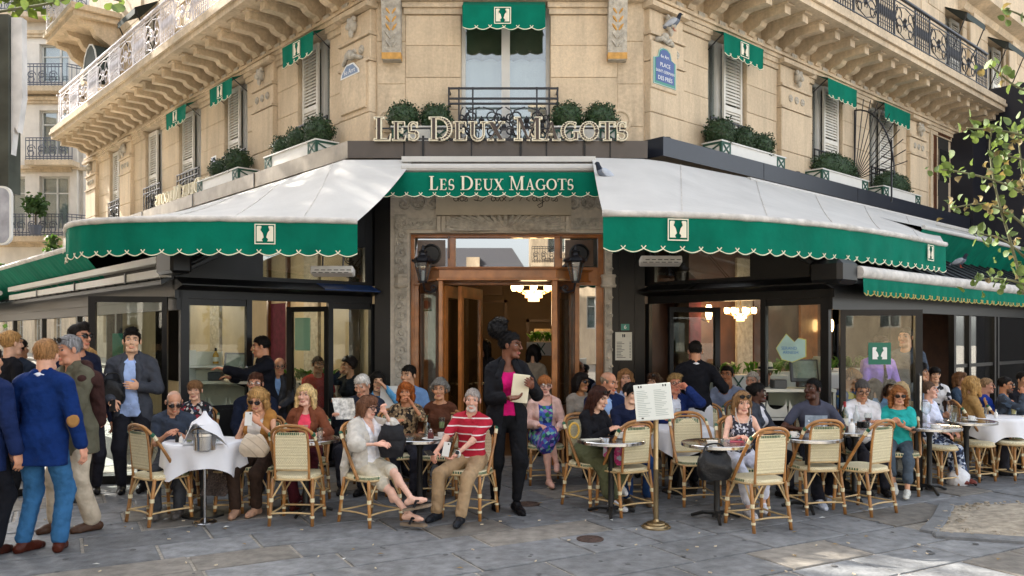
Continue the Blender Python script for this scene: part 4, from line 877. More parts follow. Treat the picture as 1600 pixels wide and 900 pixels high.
# ------------------------------------------------------------------ awnings
def resample(pts, n):
    pts = [Vector(p) for p in pts]; L = [0]
    for a, b in zip(pts, pts[1:]): L.append(L[-1]+(b-a).length)
    out = []; j = 0
    for i in range(n+1):
        t = L[-1]*i/n
        while j < len(pts)-2 and L[j+1] < t: j += 1
        out.append(pts[j].lerp(pts[j+1], (t-L[j])/max(1e-9, L[j+1]-L[j])))
    return out, L[-1]
def smooth(pts, n=3):
    pts = [Vector(p) for p in pts]
    for _ in range(n):
        q = [pts[0]]
        for a, b in zip(pts, pts[1:]): q += [a.lerp(b, .25), a.lerp(b, .75)]
        pts = q+[pts[-1]]
    return pts
def valance(path, z0, z1, root, scal=.215, drop=.035, trimmat=CREAM, flip=1, lean=.0, mat=GREEN):
    pts, L = resample(path, 10); ns = max(2, round(L/scal)); N = ns*8; pts, L = resample(path, N); nrm = []
    for i in range(N+1):
        t = (pts[min(N, i+1)]-pts[max(0, i-1)]).normalized(); nrm.append(Vector((t.y, -t.x, 0))*flip)
    rows = []
    for r in range(5):
        f = r/4; row = []
        for i in range(N+1):
            zb = z1-drop*abs(math.sin(math.pi*i/8))
            w_ = .012*f*math.sin(i*.37+1)+.008*f*math.sin(i*.11)
            p = pts[i]+nrm[i]*(w_+lean*f); row.append(Vector((p.x, p.y, z0+(zb-z0)*f)))
        rows.append(row)
    m = MB(); m.grid(rows, mat); o = m.build('valance', root, smooth=True)
    m = MB(); low = rows[-1]
    for k in range(ns):
        seg = [low[k*8+j]+nrm[k*8+j]*.004+Vector((0, 0, .01)) for j in range(9)]
        a, b = seg[0], seg[-1]; ext = [a+(a-seg[1])*.9+Vector((0, 0, .018))] if k > 0 else []; ex2 = [b+(b-seg[-2])*.9+Vector((0, 0, .018))] if k < ns-1 else []
        m.tube(ext+seg+ex2, .0065, trimmat, 4)
    m.build('scalloped_trim', o); return pts, nrm, L, o
def canopy(front, back, root, n=28, r=8, mat=CANVAS, sag=.05):
    f, _ = resample(front, n); b, _ = resample(back, n); rows = []
    for i in range(r+1):
        t = i/r; rows.append([b[j].lerp(f[j], t)+Vector((0, 0, -sag*math.sin(math.pi*t)+.012*math.sin(j*.9)*t*(1-t)*4)) for j in range(n+1)])
    m = MB(); m.grid(rows, mat); o = m.build('canvas', root, smooth=True); m = MB()
    for j in range(4, n-2, 5): m.tube([rw[j]+Vector((0, 0, .002)) for rw in rows], .007, DIRTYC, 4)
    m.split('seam', o); return o
def crest_on(path, z, dist, s_, root, flip=1, off=.012):
    pts, L = resample(path, 60); i = min(59, int(dist/L*60)); t = (pts[i+1]-pts[i]).normalized(); n = Vector((t.y, -t.x, 0))*flip; p = pts[i]; u = Vector((-n.y, n.x, 0))
    m = MB(); crest(m, lambda x, y, k: Vector((p.x, p.y, z))+u*x+n*(off+k)+Vector((0, 0, y)), s_, None, CREAMW, .012); m.build('crest', root)
AWN = thing('awning', (-3.4, 9.4, 3.0), 'big white awning with long green crested valance left of the entrance', 'awning')
front = smooth([(-1.71, 9.02, 3.02), (-2.6, 8.86, 3.02), (-3.5, 8.80, 3.02), (-4.45, 8.93, 3.02), (-5.05, 9.28, 3.03), (-5.45, 9.95, 3.04)], 2)
back = [(-1.30, 10.78, 4.08), (-2.23, 10.83, 4.09)]+[tuple(FL(s, .66, 4.09)) for s in (1.5, 3, 5, 7.5)]
LFR = front; canopy(front, back, AWN)
valance(front, 3.0, 2.65, AWN, flip=-1); crest_on(front, 2.855, 1.0, .22, AWN, -1); crest_on(front, 2.855, 4.35, .21, AWN, -1)
m = MB(); fp, _ = resample(front, 40); m.tube(fp, [.035+.006*math.sin(i*2.1)*(i % 7 == 0) for i in range(41)], DIRTYC, 8); m.build('front_bar', AWN, smooth=True)
m = MB(); m.tube([(-2.0, 9.3, 3.0), (-2.35, 10.2, 3.3), (-1.95, 10.9, 3.9)], .03, WHITE, 6); m.tube([(-4.6, 9.3, 3.0), (-4.6, 10.6, 3.3), tuple(FL(2.6, .2, 3.9))], .03, WHITE, 6); m.split('folding_arm', AWN)
AWN = thing('awning', (3.4, 9.6, 3.0), 'big white awning with long green crested valance right of the entrance', 'awning')
front = smooth([(.94, 8.43, 3.02), (1.7, 8.52, 3.02), (2.5, 8.72, 3.02), (3.67, 9.33, 3.02), (4.8, 10.2, 3.02), (6.02, 11.32, 3.02)], 2)
back = [(1.055, 10.75, 4.10), (1.86, 10.92, 4.12)]+[tuple(FR(s, .52, 4.15)) for s in (2, 4, 6.5, 9)]
canopy(front, back, AWN); valance(front, 3.0, 2.65, AWN, flip=1); crest_on(front, 2.86, .87, .23, AWN); crest_on(front, 2.86, 5.45, .21, AWN)
m = MB(); fp, _ = resample(front, 44); m.tube(fp, [.035+.006*(i % 6 == 0) for i in range(45)], DIRTYC, 8); m.build('front_bar', AWN, smooth=True)
m = MB(); m.tube([(1.6, 8.8, 3.0), (1.9, 10.0, 3.3), (1.9, 11.0, 3.9)], .03, WHITE, 6); m.tube([(4.2, 10.0, 3.0), (3.2, 11.0, 3.4), tuple(FR(2.6, .2, 3.9))], .03, WHITE, 6); m.split('folding_arm', AWN)
AWN = thing('awning', (-.2, 10.6, 3.55), 'closed central awning with green valance lettered LES DEUX MAGOTS over the door', 'awning')
path = [(X(592, 10.5), 10.5, 3.86), (X(940, 10.5), 10.5, 3.86)]
valance(path, 3.86, 3.56, AWN, flip=1, scal=.185, drop=.03)
m = MB(); m.tube([(X(628, 10.58), 10.58, 3.93), (X(935, 10.58), 10.58, 3.93)], .055, CANVAS, 10); m.build('canvas_roll', AWN, smooth=.6)
m = MB(); m.fbox(W0, X(628, 10.7), X(930, 10.7), 10.66, 10.76, 4.03, 4.1, CANVAS); m.fbox(W0, X(628, 10.7), X(930, 10.7), 10.76, 10.9, 3.84, 4.03, CANVAS); m.build('cassette', AWN)
lettering('letter', AWN, 'LES DEUX MAGOTS', lambda x, y, k: Vector((X(783, 10.47)+x, 10.475-k, 3.625+y)), .178, 0, .006, CREAMW, .8, .08, .0, 225*10.47/F)
# window awnings
for fr, a, b, hasc, lb in ((FC, -.72, .50, 1, 'green crested awning over the large window above the entrance'), (FL, 1.25, 2.35, 1, 'green crested awning on the first left-side window, largest of those three'), (FL, 4.2, 5.3, 1, 'green crested awning on the second window along the left side'), (FL, 6.4, 7.6, 1, 'smallest green crested awning, third window along the left side'), (FR, 1.5, 2.7, 1, 'green crested awning on the right-side window next to the blue street plate'), (FR, 4.75, 5.95, 0, 'plain green awning on the middle right-side window'), (FR, 7.05, 8.35, 0, 'plain green awning on the right-side window behind the iron fan')):
    root = thing('window_awning', fr((a+b)/2, 0, 6.0), lb, 'awning', 'small green window awnings'); m = MB()
    A0, B0 = fr(a+.04, .1, ZH-.02), fr(b-.04, .1, ZH-.02); A1, B1 = fr(a+.04, .30, 6.34 if fr is not FC else 6.3), fr(b-.04, .30, 6.34 if fr is not FC else 6.3)
    m.grid([[A0.lerp(B0, i/8) for i in range(9)], [A1.lerp(B1, i/8) for i in range(9)]], GREEN); m.build('canvas', root)
    fl = 1 if fr is not FL else -1
    valance([A1, B1], A1.z, A1.z-.32, root, scal=.19, drop=.03, flip=fl)
    if hasc: crest_on([A1, B1], A1.z-.155, (b-a)*.46, .23, root, fl, .01)
    m = MB()
    for s in (a+.04, b-.04): m.tube([fr(s, .02, ZH-.3), fr(s, .3, A1.z-.01)], .01, IRON, 4)
    m.split('arm', root)
# retracted awning rails and farther awnings on both sides
AWN = thing('awning', FL(6, 3.2, 2.6), 'farther awning along the left terrace, dark green drop under a white bar', 'awning')
pth = [FL(2.6, 3.2, 3.0), FL(14, 3.2, 3.02)]; valance(pth, 2.98, 2.5, AWN, flip=-1, lean=-.42)
canopy(pth, [FL(2.6, .66, 4.05), FL(14, .66, 4.05)], AWN, 10, 3); m = MB(); m.tube(pth, .04, DIRTYC, 8); m.build('front_bar', AWN)
AWN = thing('awning', FL(4, 2.95, 2.5), 'two retracted awning rails along the eave of the left terrace', 'awning rail'); m = MB()
m.fbox(FL, .05, 8.3, 2.86, 3.0, 2.60, 2.68, WHITE); m.fbox(FL, .05, 8.3, 2.80, 2.86, 2.58, 2.7, BLACK); m.build('upper_rail', AWN); m = MB(); m.fbox(FL, .0, 8.3, 2.84, 2.98, 2.44, 2.53, WHITE); m.fbox(FL, 0, 8.3, 2.81, 2.84, 2.42, 2.6, BLACK)
for s in (1.2, 3.6, 6): m.fbox(FL, s, s+.05, 2.98, 2.995, 2.42, 2.55, BLACK)
m.build('lower_rail', AWN); m = MB(); m.fbox(FL, -.5, .0, 2.78, 3.02, 2.46, 2.72, BLACK); m.build('motor_box', AWN, bevel=.03)
AWN = thing('awning', FL(10, 2.95, 2.5), 'sunlit end of a small green scalloped awning at the far left edge', 'awning'); pth = [FL(8.5, 3.1, 2.58), FL(13, 3.1, 2.58)]
valance(pth, 2.57, 2.33, AWN, flip=-1, scal=.16); m = MB(); m.tube(pth, .05, CANVAS, 8); m.build('front_bar', AWN)
AWN = thing('awning', FR(5, 3, 2.4), 'low green scalloped awning with a dirty white cassette over the right terrace', 'awning'); pth = [FR(.25, 3.02, 2.42), FR(9, 3.02, 2.42)]
valance(pth, 2.42, 2.24, AWN, flip=1, scal=.125, drop=.03, trimmat=M('faded_gold_trim', (.5, .38, .12), .7)); m = MB(); m.tube([FR(.2, 2.98, 2.49), FR(9, 2.98, 2.49)], .075, DIRTYC, 10); m.build('cassette', AWN, smooth=.7)
m = MB(); m.fbox(FR, -.25, .2, 2.6, 3.0, 2.34, 2.62, BLACK); m.build('motor_box', AWN, bevel=.05)
AWN = thing('awning', FR(8, 2.0, 3.4), 'farther awning along the right terrace with dark green drop behind the roof', 'awning'); pth = [FR(4.6, 2.0, 3.5), FR(13, 2.0, 3.5)]
valance(pth, 3.48, 3.06, AWN, flip=1, lean=-.35); canopy(pth, [FR(4.6, .5, 4.1), FR(13, .5, 4.1)], AWN, 10, 3); m = MB(); m.tube(pth, .035, CANVAS, 8); m.tube([FR(1.8, .56, 4.10), FR(11, .56, 4.10)], .05, CANVAS, 8); m.build('front_bar', AWN)

# ------------------------------------------------------------------ flower boxes and box bushes
bushM = []
def bush_mesh(rx, ry, rz, seed, n=1500):
    r = np.random.default_rng(seed); m = MB(); pr = [(math.sin(math.pi*i/8), -math.cos(math.pi*i/8)) for i in range(9)]
    core = [(a*.84, b*.84) for a, b in pr]; m.lathe([(max(0, a)*rx, b*rz) for a, b in core], (0, 0, 0), BOX, 12, sy=ry/rx)
    d = r.normal(size=(n, 3)); d /= np.linalg.norm(d, axis=1)[:, None]; lump = 1+.13*np.sin(d[:, 0]*5+seed)*np.sin(d[:, 1]*4+d[:, 2]*5)+.06*np.sin(d[:, 2]*9+seed)
    rad = (.82+.24*r.random(n)**1.5)*lump
    for i in range(n):
        c = Vector(d[i]*rad[i]); c = Vector((c.x*rx, c.y*ry, c.z*rz)); a = Vector(r.normal(size=3)).normalized(); b = a.cross(Vector(d[i])+Vector(r.normal(size=3))*.6).normalized(); s = r.uniform(.009, .023)
        m.add([c-a*s, c+b*s*.7, c+a*s, c-b*s*.7], [(0, 1, 2, 3)], BOX)
    o = m.build('boxwood_bush', origin=(0, 0, 0)); me = o.data; bpy.data.objects.remove(o); return me
BALL = [bush_mesh(.235, .235, .22, k) for k in (1, 2)]; HEDGE = bush_mesh(.72, .24, .23, 5, 3200)
def flower_box(fr, s0, s1, t0, t1, z, label, bushes, hedge=False, side=1, bl=None):
    root = thing('flower_box', fr((s0+s1)/2, (t0+t1)/2, z), label, 'flower box', 'white flower boxes with green trellis ends'); h = .205
    m = MB(); m.fbox(fr, s0, s1, t0, t1, z, z+h, WHITE); m.fbox(fr, s0-.02, s1+.02, t0-.02, t1+.02, z+h, z+h+.02, WHITE); m.build('box', root); w_ = .24
    for a in ((s0, s0+w_), (s1-w_, s1)):
        m = MB(); tt = t1+.008; b = .03
        for x0, x1, y0, y1 in ((a[0], a[1], z, z+b), (a[0], a[1], z+h-b, z+h), (a[0], a[0]+b, z+b, z+h-b), (a[1]-b, a[1], z+b, z+h-b)): m.fbox(fr, x0, x1, t1, tt, y0, y1, DKGREEN)
        m.beam(fr(a[0]+b, tt, z+b), fr(a[1]-b, tt, z+h-b), .01, .022, DKGREEN); m.beam(fr(a[0]+b, tt+.003, z+h-b), fr(a[1]-b, tt+.003, z+b), .01, .022, DKGREEN); m.build('trellis_panel', root)
    m = MB(); b = .03; ss = s0-.008
    for y0, y1, z0, z1 in ((t0, t1, z, z+b), (t0, t1, z+h-b, z+h), (t0, t0+b, z+b, z+h-b), (t1-b, t1, z+b, z+h-b)): m.fbox(fr, ss, s0, y0, y1, z0, z1, DKGREEN)
    m.beam(fr(ss, t0, z+b), fr(ss, t1, z+h-b), .01, .022, DKGREEN); m.beam(fr(ss-.003, t0, z+h-b), fr(ss-.003, t1, z+b), .01, .022, DKGREEN); m.build('trellis_panel', root)
    for i, (s, sc_) in enumerate(bushes):
        o = bpy.data.objects.new('boxwood_bush', HEDGE if hedge else BALL[i % 2]); COL.objects.link(o); tag(o, bl[i], 'bush', 'clipped box bushes in the flower boxes')
        o.location = fr(s, (t0+t1)/2, z+h+(.17*sc_)); o.rotation_euler = (0, 0, math.atan2(fr.u.y, fr.u.x)+(0 if hedge else i*1.3)); o.scale = (sc_ if not hedge else sc_, sc_ if not hedge else 1, sc_ if not hedge else 1)
flower_box(FC, X(612, 10.95), X(700, 10.95), .15, .5, 4.357, 'white flower box with green trellis behind the word LES', [(X(627, 10.95), 1.0), (X(678, 10.95), .97)], bl=['round box bush above the first letters of the rooftop sign', 'round box bush left of the central iron balcony'])
flower_box(FC, X(868, 10.95), X(965, 10.95), .15, .5, 4.357, 'white flower box with green trellis behind the last letters of the sign', [(X(888, 10.95), 1.0), (X(941, 10.95), 1.0)], bl=['round box bush right of the central iron balcony', 'round box bush above the last letters of the rooftop sign'])
flower_box(FL, .75, 2.4, .2, .55, 4.357, 'white flower box nearest the corner on the left ledge', [(1.0, 1.05), (1.6, .95), (2.1, .85)], bl=['big sunlit box bush nearest the corner on the left ledge', 'middle box bush of three on the left ledge', 'small far box bush of three on the left ledge'])
flower_box(FL, 3.4, 5.2, .2, .55, 4.357, 'white flower box farther along the left ledge', [(3.85, 1.1), (4.55, .95)], bl=['nearer box bush in the far left flower box', 'sun-tipped farther box bush in the far left flower box'])
flower_box(FR, 1.3, 3.1, .1, .42, 4.43, 'white flower box nearest the corner on the right ledge', [(1.5, 1.05), (2.1, 1.0), (2.65, .95)], bl=['box bush nearest the street plate, right ledge', 'middle box bush of three on the right ledge', 'farthest box bush of three on the right ledge'])
flower_box(FR, 4.35, 6.1, .1, .42, 4.43, 'middle white flower box on the right ledge with long hedge', [(5.15, 1.0)], True, bl=['long clipped box hedge left of the iron fan'])
flower_box(FR, 6.75, 8.5, .1, .42, 4.43, 'last white flower box on the right ledge beyond the iron fan', [(7.55, .95)], True, bl=['long clipped box hedge right of the iron fan'])
root = thing('iron_fan_guard', FR(6.35, .5, 4.45), 'black iron sunburst guard fanned out between two right-hand flower boxes', 'iron guard')
m = MB(); B0 = FR(6.35, .05, 4.75); e1 = FR.n; e2 = Vector((0, 0, 1))
m.tube([FR(6.35, .05, 4.46), FR(6.35, .05, 6.1)], .016, IRON, 5); m.tube([FR(6.35, .75, 4.25), FR(6.35, .75, 5.4)], .018, IRON, 5)
m.tube([B0+e1*(.75*math.cos(a))*1.0+e2*(1.35*math.sin(a)) for a in [math.pi/2*i/10 for i in range(11)]], .016, IRON, 5); m.build('guard_frame', root)
m = MB()
for i in range(11): a = math.radians(8+i*8); m.tube([B0, B0+e1*(1.0*math.cos(a))+e2*(1.55*math.sin(a))], .009, IRON, 4)
m.split('spike', root)
# ------------------------------------------------------------------ far building on the left, hoarding, street buildings behind the camera
def plain_building(name, label, fr, L, dep, zs, H, wins, mat, roof=None, balc=(), curtain=CURT):
    """wins: list of (s0, s1, z0, z1)"""
    B = thing(name, fr(L/2, 0, 0), label, 'building'); m = MB()
    ss = sorted({0, L, *[w[0] for w in wins], *[w[1] for w in wins]}); zz_ = sorted({0, H, *[w[2] for w in wins], *[w[3] for w in wins]})
    for a, b in zip(ss, ss[1:]):
        col = [w for w in wins if w[0] < (a+b)/2 < w[1]]
        cur = 0
        for w in sorted(col, key=lambda w: w[2]): m.fbox(fr, a, b, -.5, 0, cur, w[2], mat); cur = w[3]
        m.fbox(fr, a, b, -.5, 0, cur, H, mat)
    m.fbox(fr, 0, L, -dep, -1.6, 0, H, mat); m.build('wall', B); m = MB()
    for z in zs: m.fbox(fr, -.1, L+.1, 0, .22, z, z+.16, STONE2); m.fbox(fr, -.1, L+.1, 0, .14, z-.12, z-.003, STONE2)
    m.fbox(fr, -.2, L+.2, 0, .6, H-.4, H, STONE2); m.split('cornice', B)
    for a, b, z0, z1 in wins:
        m = MB(); f = .07
        for s0, s1, y0, y1 in ((a, a+f, z0, z1), (b-f, b, z0, z1), (a+f, b-f, z1-f, z1), (a+f, b-f, z0, z0+f), ((a+b)/2-.04, (a+b)/2+.04, z0+f, z1-f), (a+f, b-f, z0+(z1-z0)*.68, z0+(z1-z0)*.68+.05)): m.fbox(fr, s0, s1, -.3, -.22, y0, y1, WHITE)
        wo = m.build('window', B); m = MB(); m.fbox(fr, a+f, b-f, -.275, -.265, z0+f, z1-f, GLASSW); m.build('pane', wo); m = MB(); m.fbox(fr, a, b, -.5, -.45, z0, z1, curtain); m.build('curtain', wo)
    for s0, s1, z, mt in balc:
        m = MB(); m.fbox(fr, s0, s1, 0, .7, z-.22, z, STONE2); m.build('balcony_slab', B); m = MB()
        for zq in (.05, .14, .85, .97): m.fbox(fr, s0, s1, .62, .66, z+zq, z+zq+.035, mt)
        n = int((s1-s0)/.16)
        for i in range(n+1): s = s0+(s1-s0-.03)*i/n; m.fbox(fr, s, s+.025, .63, .65, z, z+.97, mt)
        for i in range(n//3):
            s = s0+.24+i*.48
            if s < s1-.2: m.tube([fr(s+x, .64, z+.5+y) for x, y in spiral(0, 0, .2, .05, 0, 1.4, 14)], .022, mt, 4); m.tube([fr(s+x, .64, z+.3+y) for x, y in arc(0, 0, .14, 0, 360, 8)], .018, mt, 4)
        m.build('balcony_railing', B)
    return B
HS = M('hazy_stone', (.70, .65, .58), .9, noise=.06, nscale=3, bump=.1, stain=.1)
BI = M('grey_blue_iron', (.09, .10, .13), .5)
fb = Fr((-26, 37), (1, 0), (0, -1)); L1 = 26+X(110, 37)
B = plain_building('apartment_building', 'pale stone apartment building with iron balconies behind the sunlit café side', fb, L1, 4, (5.9, 9.3, 12.4, 15.4), 24, [(2.5, 3.9, 6.6, 9.0), (3.35+1.2, 3.35+2.6, 6.6, 9.0), (3.35+1.2, 3.35+2.6, 10.0, 12.0), (3.4, 3.6, 12.9, 13.0), (3.35+1.2, 3.35+2.9, 13.3, 15.0), (.8, 2, 6.6, 9.0), (.8, 2, 10, 12)], HS, balc=[(0, L1, 6.2, BI), (4.3, 6.4, 9.6, BI), (0, L1, 12.9, BI), (0, L1, 16.2, BI)])
cx0 = fb(L1, 0, 0); m = MB(); fb2 = Fr(cx0.xy, (.75, .66), (.66, -.75))
m.fbox(fb2, -.0, 9, -4, -.01, 0, 24, HS)
for z in (5.9, 9.3, 12.4, 15.4): m.fbox(fb2, 0, 9, 0, .22, z, z+.16, STONE2)
for s in (.5, 2.6): m.fbox(fb2, s, s+.9, 0, .15, 6.3, 12.2, HS); m.fbox(fb2, s-.1, s+1.0, 0, .25, 11.4, 12.1, STONE2)
m.build('side_wall', B); m = MB()
for z in (6.2, 12.9, 16.2):
    m.fbox(fb2, 0, 9, .0, .7, z-.22, z, STONE2)
    for zq in (.05, .85, .97): m.fbox(fb2, -.3, 9, .62, .66, z+zq, z+zq+.035, BI)
    for i in range(46): m.fbox(fb2, i*.2-.3, i*.2-.275, .63, .65, z, z+.97, BI)
    for i in range(18): m.tube([fb2(.3+i*.5+x, .64, z+.5+y) for x, y in spiral(0, 0, .2, .05, 0, 1.4, 12)], .02, BI, 4)
m.build('balcony_railing', B)
m = MB()
for s in (2.0, 3.6, 5.2): m.cham(fb2, s+2, s+2.8, -.0, .02, 6.6, 9.0, SHUT, .02)
m.split('shutter', B)
HOARD = M('black_hoarding', (.008, .008, .014), .5)
root = thing('hoarding', FR(13, 2, 5), 'tall black hoarding panel standing out from the façade behind the right-hand tree', 'hoarding')
m = MB(); m.fbox(FR, 12.1, 12.3, .0, 5.2, 0, 7.55, HOARD); m.fbox(FR, 11.25, 12.098, .0, .5, 0, 6.45, HOARD); m.build('panel', root)
m = MB()
for t in (1.7, 3.4): m.fbox(FR, 12.09, 12.1, t, t+.012, 3, 7.5, M('hoarding_joint', (.03, .03, .04), .6))
m.split('joint', root)
m = MB(); m.fbox(FR, 10.25, 10.4, 0, .04, 4.3, 6.4, WOODD); m.fbox(FR, 10.0, 10.12, 0, .06, 4.3, 6.5, STONE2); m.fbox(FR, 10.5, 11.1, .0, .03, 4.3, 6.3, DARK); m.fbox(FR, 10.5, 11.1, .03, .05, 5.3, 6.0, GLASSD)
m.fbox(FR, 10.44, 11.15, .0, .06, 6.3, 6.36, WOODD); tag(m.build('side_door'), 'narrow brown framed upper door beside the black hoarding', 'door')
# across the square behind the camera (seen only in reflections)
bk = Fr((1.2, -27), (1, 0), (0, 1)); ww = [(1+i*2.4, 2.1+i*2.4, z, z+2) for i in range(7) for z in (2.2, 6.9, 10.4)]
plain_building('apartment_building', 'cream building with a dentil cornice mirrored in the transom glass', bk, 18, 8, (5.2, 9.2, 12.6), 16, ww, STONE2, balc=[(0, 18, 6.2, IRON)])
bk2 = Fr((-14, -27), (1, 0), (0, 1)); B2 = plain_building('mansard_house', 'low house with dark zinc mansard roof mirrored in the transom glass', bk2, 15, 8, (5.0,), 5.6, [(1+i*2.2, 2.0+i*2.2, 1, 3.6) for i in range(6)], HS)
m = MB(); m.hexa([bk2(-.2, .3, 5.6), bk2(15, .3, 5.6), bk2(15, -8, 5.6), bk2(-.2, -8, 5.6), bk2(1, -1.2, 7.3), bk2(14, -1.2, 7.3), bk2(14, -6, 7.6), bk2(1, -6, 7.6)], M('zinc_roof', (.09, .09, .10), .6)); m.build('roof', B2)
for i in range(4): m = MB(); m.fbox(bk2, 2.2+i*3, 3+i*3, -1.4, .1, 5.7, 6.6, STONE2); m.build('dormer', B2)

ob = FL(-14, 19, 0); ob = Fr(ob.xy, FL.u.xy, (-FL.n).xy); plain_building('apartment_building', 'long stone apartment row across the boulevard, mirrored in the left terrace glass', ob, 170, 6, (4.6, 8.4, 12.2), 17, [(1.5+i*8, 4.2+i*8, z, z+2.3) for i in range(20) for z in (1.2, 5.4, 9.2)], STONE2)
# ------------------------------------------------------------------ trees
BARK = M('grey_bark', (.10, .085, .065), .9, noise=.4, nscale=12, bump=1, bscale=25); TWIG = M('green_twig', (.12, .12, .06), .8, noise=.2)
def leaf_mesh(s, curl=.2):
    m = MB(); out = [(0, -.5), (.32, -.42), (.48, -.1), (.40, .22), (.16, .44), (0, .56), (-.16, .44), (-.40, .22), (-.48, -.1), (-.32, -.42)]
    vs = [(x*s, y*s, curl*s*(abs(x)*.9-y*y*.8)) for x, y in out]; mid = [(0, -.25*s, -.05*s), (0, .2*s, -.05*s)]
    fs = [(0, 1, 10), (1, 2, 10), (2, 3, 11, 10), (3, 4, 11), (4, 5, 11), (5, 6, 11), (6, 7, 11), (7, 8, 10, 11), (8, 9, 10), (9, 0, 10)]
    m.add(vs+mid, fs, LEAF); return m
lm = []
for i, (s, c, mt) in enumerate(((.095, .25, LEAF), (.075, .5, LEAF), (.08, .9, LEAFB), (.11, .15, LEAF))):
    o = leaf_mesh(s, c); o.m[0] = mt; o = o.build('leaf', origin=(0, 0, 0), smooth=True); lm.append(o.data); bpy.data.objects.remove(o)
def leafy(tree, pts, d, n, spread, r0=.012, name='branch', dens=1):
    w = [P(x, y, d+dd) for x, y, dd in pts]; w = smooth(w, 2); m = MB(); N = len(w); m.tube(w, [r0*(1-.8*i/N)+.002 for i in range(N)], TWIG, 5); br = m.build(name, tree, smooth=True)
    n = int(n*1.75*dens)
    for i in range(n):
        t = .15+.85*(i+random.random()*.7)/n; p = w[min(N-1, int(t*N))]
        off = Vector((random.gauss(0, 1), random.gauss(0, 1), random.gauss(0, .9)))*spread
        o = bpy.data.objects.new('leaf', lm[random.choices((0, 1, 2, 3), (5, 3, 1.6, 3))[0]]); COL.objects.link(o); setparent(o, br, False)
        o.location = p+off; o.rotation_euler = (random.uniform(.5, 1.7), random.gauss(0, .5), random.uniform(0, 6.28)); s = random.uniform(.45, .8); o.scale = (s, s, s)
    return br
T = thing('lime_tree', (5.35, 7.0, 0), 'young lime tree with browning leaves reaching in from the right edge', 'tree')
m = MB(); tr = smooth([(5.35, 7.0, 0), (5.3, 6.95, 1.2), (5.38, 6.8, 2.4), (5.3, 6.6, 3.6), (5.5, 6.5, 5.0)], 2); m.tube(tr, [.09*(1-.6*i/len(tr)) for i in range(len(tr))], BARK, 10); m.build('trunk', T, smooth=True)
D = 6.2
for pts, n in (([(1760, 420, .4), (1650, 330, .2), (1570, 285, 0), (1500, 268, -.1), (1470, 265, -.1)], 30), ([(1760, 330, .3), (1640, 225, .1), (1580, 205, 0), (1510, 200, 0)], 26), ([(1600, 460, 0), (1580, 380, 0), (1555, 300, 0), (1545, 230, .1), (1550, 200, 0)], 22), ([(1740, 200, .2), (1640, 150, .1), (1590, 140, 0), (1545, 100, .1)], 22), ([(1700, 480, .1), (1600, 345, 0), (1540, 315, 0), (1487, 325, -.1)], 26), ([(1720, 460, .1), (1620, 420, 0), (1570, 372, 0), (1530, 365, 0)], 20), ([(1700, 520, .1), (1620, 450, 0), (1570, 435, 0), (1537, 436, 0)], 22), ([(1740, 120, 0), (1640, 60, 0), (1600, 25, 0), (1575, 15, 0)], 12), ([(1690, 300, 0), (1640, 260, .1), (1600, 250, 0), (1560, 240, .1)], 22), ([(1700, 420, 0), (1640, 380, 0), (1600, 300, .1), (1590, 200, .1)], 26)):
    leafy(T, pts, D, n, .055)
T = thing('plane_tree', (-4.7, 4.9, 0), 'tree outside the left edge whose bright leafy twig dips into the top left corner', 'tree')
m = MB(); m.tube([(-4.7, 4.9, 0), (-4.65, 4.9, 2.4), (-4.6, 4.9, 4.2), (-4.3, 5.0, 5.6)], [.16, .13, .11, .07], BARK, 10); m.build('trunk', T, smooth=True)
for pts, n in (([(-390, 60, -.1), (-120, 40, 0), (10, 16, 0), (80, 6, 0), (110, -4, 0)], 30), ([(-390, 20, -.1), (-100, -60, 0), (60, -40, 0), (160, -6, 0), (190, 2, 0)], 22), ([(-390, 300, 0), (-160, 160, -.1), (-60, 90, .1), (-10, 60, .1)], 24), ([(-390, 420, 0), (-160, 330, -.1), (-50, 240, .1), (-8, 210, .1)], 24), ([(-390, 420, 0), (-160, 300, -.1), (-50, 180, .1), (4, 150, .1)], 18)):
    leafy(T, pts, 4.9, n, .045, dens=.32)
def big_tree(loc, zc, rad, label, n=2600, seed=1, base=0):
    T = thing('plane_tree', loc, label, 'tree', 'tall plane trees along the boulevard'); r = np.random.default_rng(seed); x, y, _ = loc; m = MB()
    m.tube([(x, y, base), (x+.1, y, zc*.45), (x, y+.1, zc-rad*.6), (x+.2, y, zc+rad*.5)], [.28, .22, .17, .05], BARK, 10)
    for i in range(9):
        a = i*.7; m.tube([(x, y, zc-rad*.6+i*.15), (x+.5*rad*math.cos(a), y+.5*rad*math.sin(a), zc-rad*.1+i*.1), (x+.85*rad*math.cos(a), y+.85*rad*math.sin(a), zc+rad*(.1+.06*i))], [.1, .06, .02], BARK, 6)
    m.build('trunk', T); m = MB()
    cl = r.normal(size=(26, 3)); cl /= np.linalg.norm(cl, axis=1)[:, None]; cl *= (.45+.5*r.random((26, 1)))*rad
    for i in range(n):
        c = cl[i % 26]+r.normal(size=3)*rad*.17; c = Vector((c[0]+x, c[1]+y, c[2]*.8+zc)); a = Vector(r.normal(size=3)).normalized(); b = a.orthogonal().normalized(); s = r.uniform(.10, .19)
        m.add([c-a*s, c+b*s*.8, c+a*s, c-b*s*.8], [(0, 1, 2, 3)], LEAFT)
    m.build('crown', T); return T
big_tree((-15.0, 17.3, 0), 11.4, 3.4, 'tall plane tree on the boulevard, out of sight left of the café', 4600, 3)
big_tree((-17.5, 14.2, 0), 10.4, 3.5, 'nearer tall plane tree on the boulevard, left of the picture', 4600, 4)
big_tree((-14.6, 21.0, 0), 12.4, 2.9, 'farther tall plane tree on the boulevard shading the corner', 2600, 5)
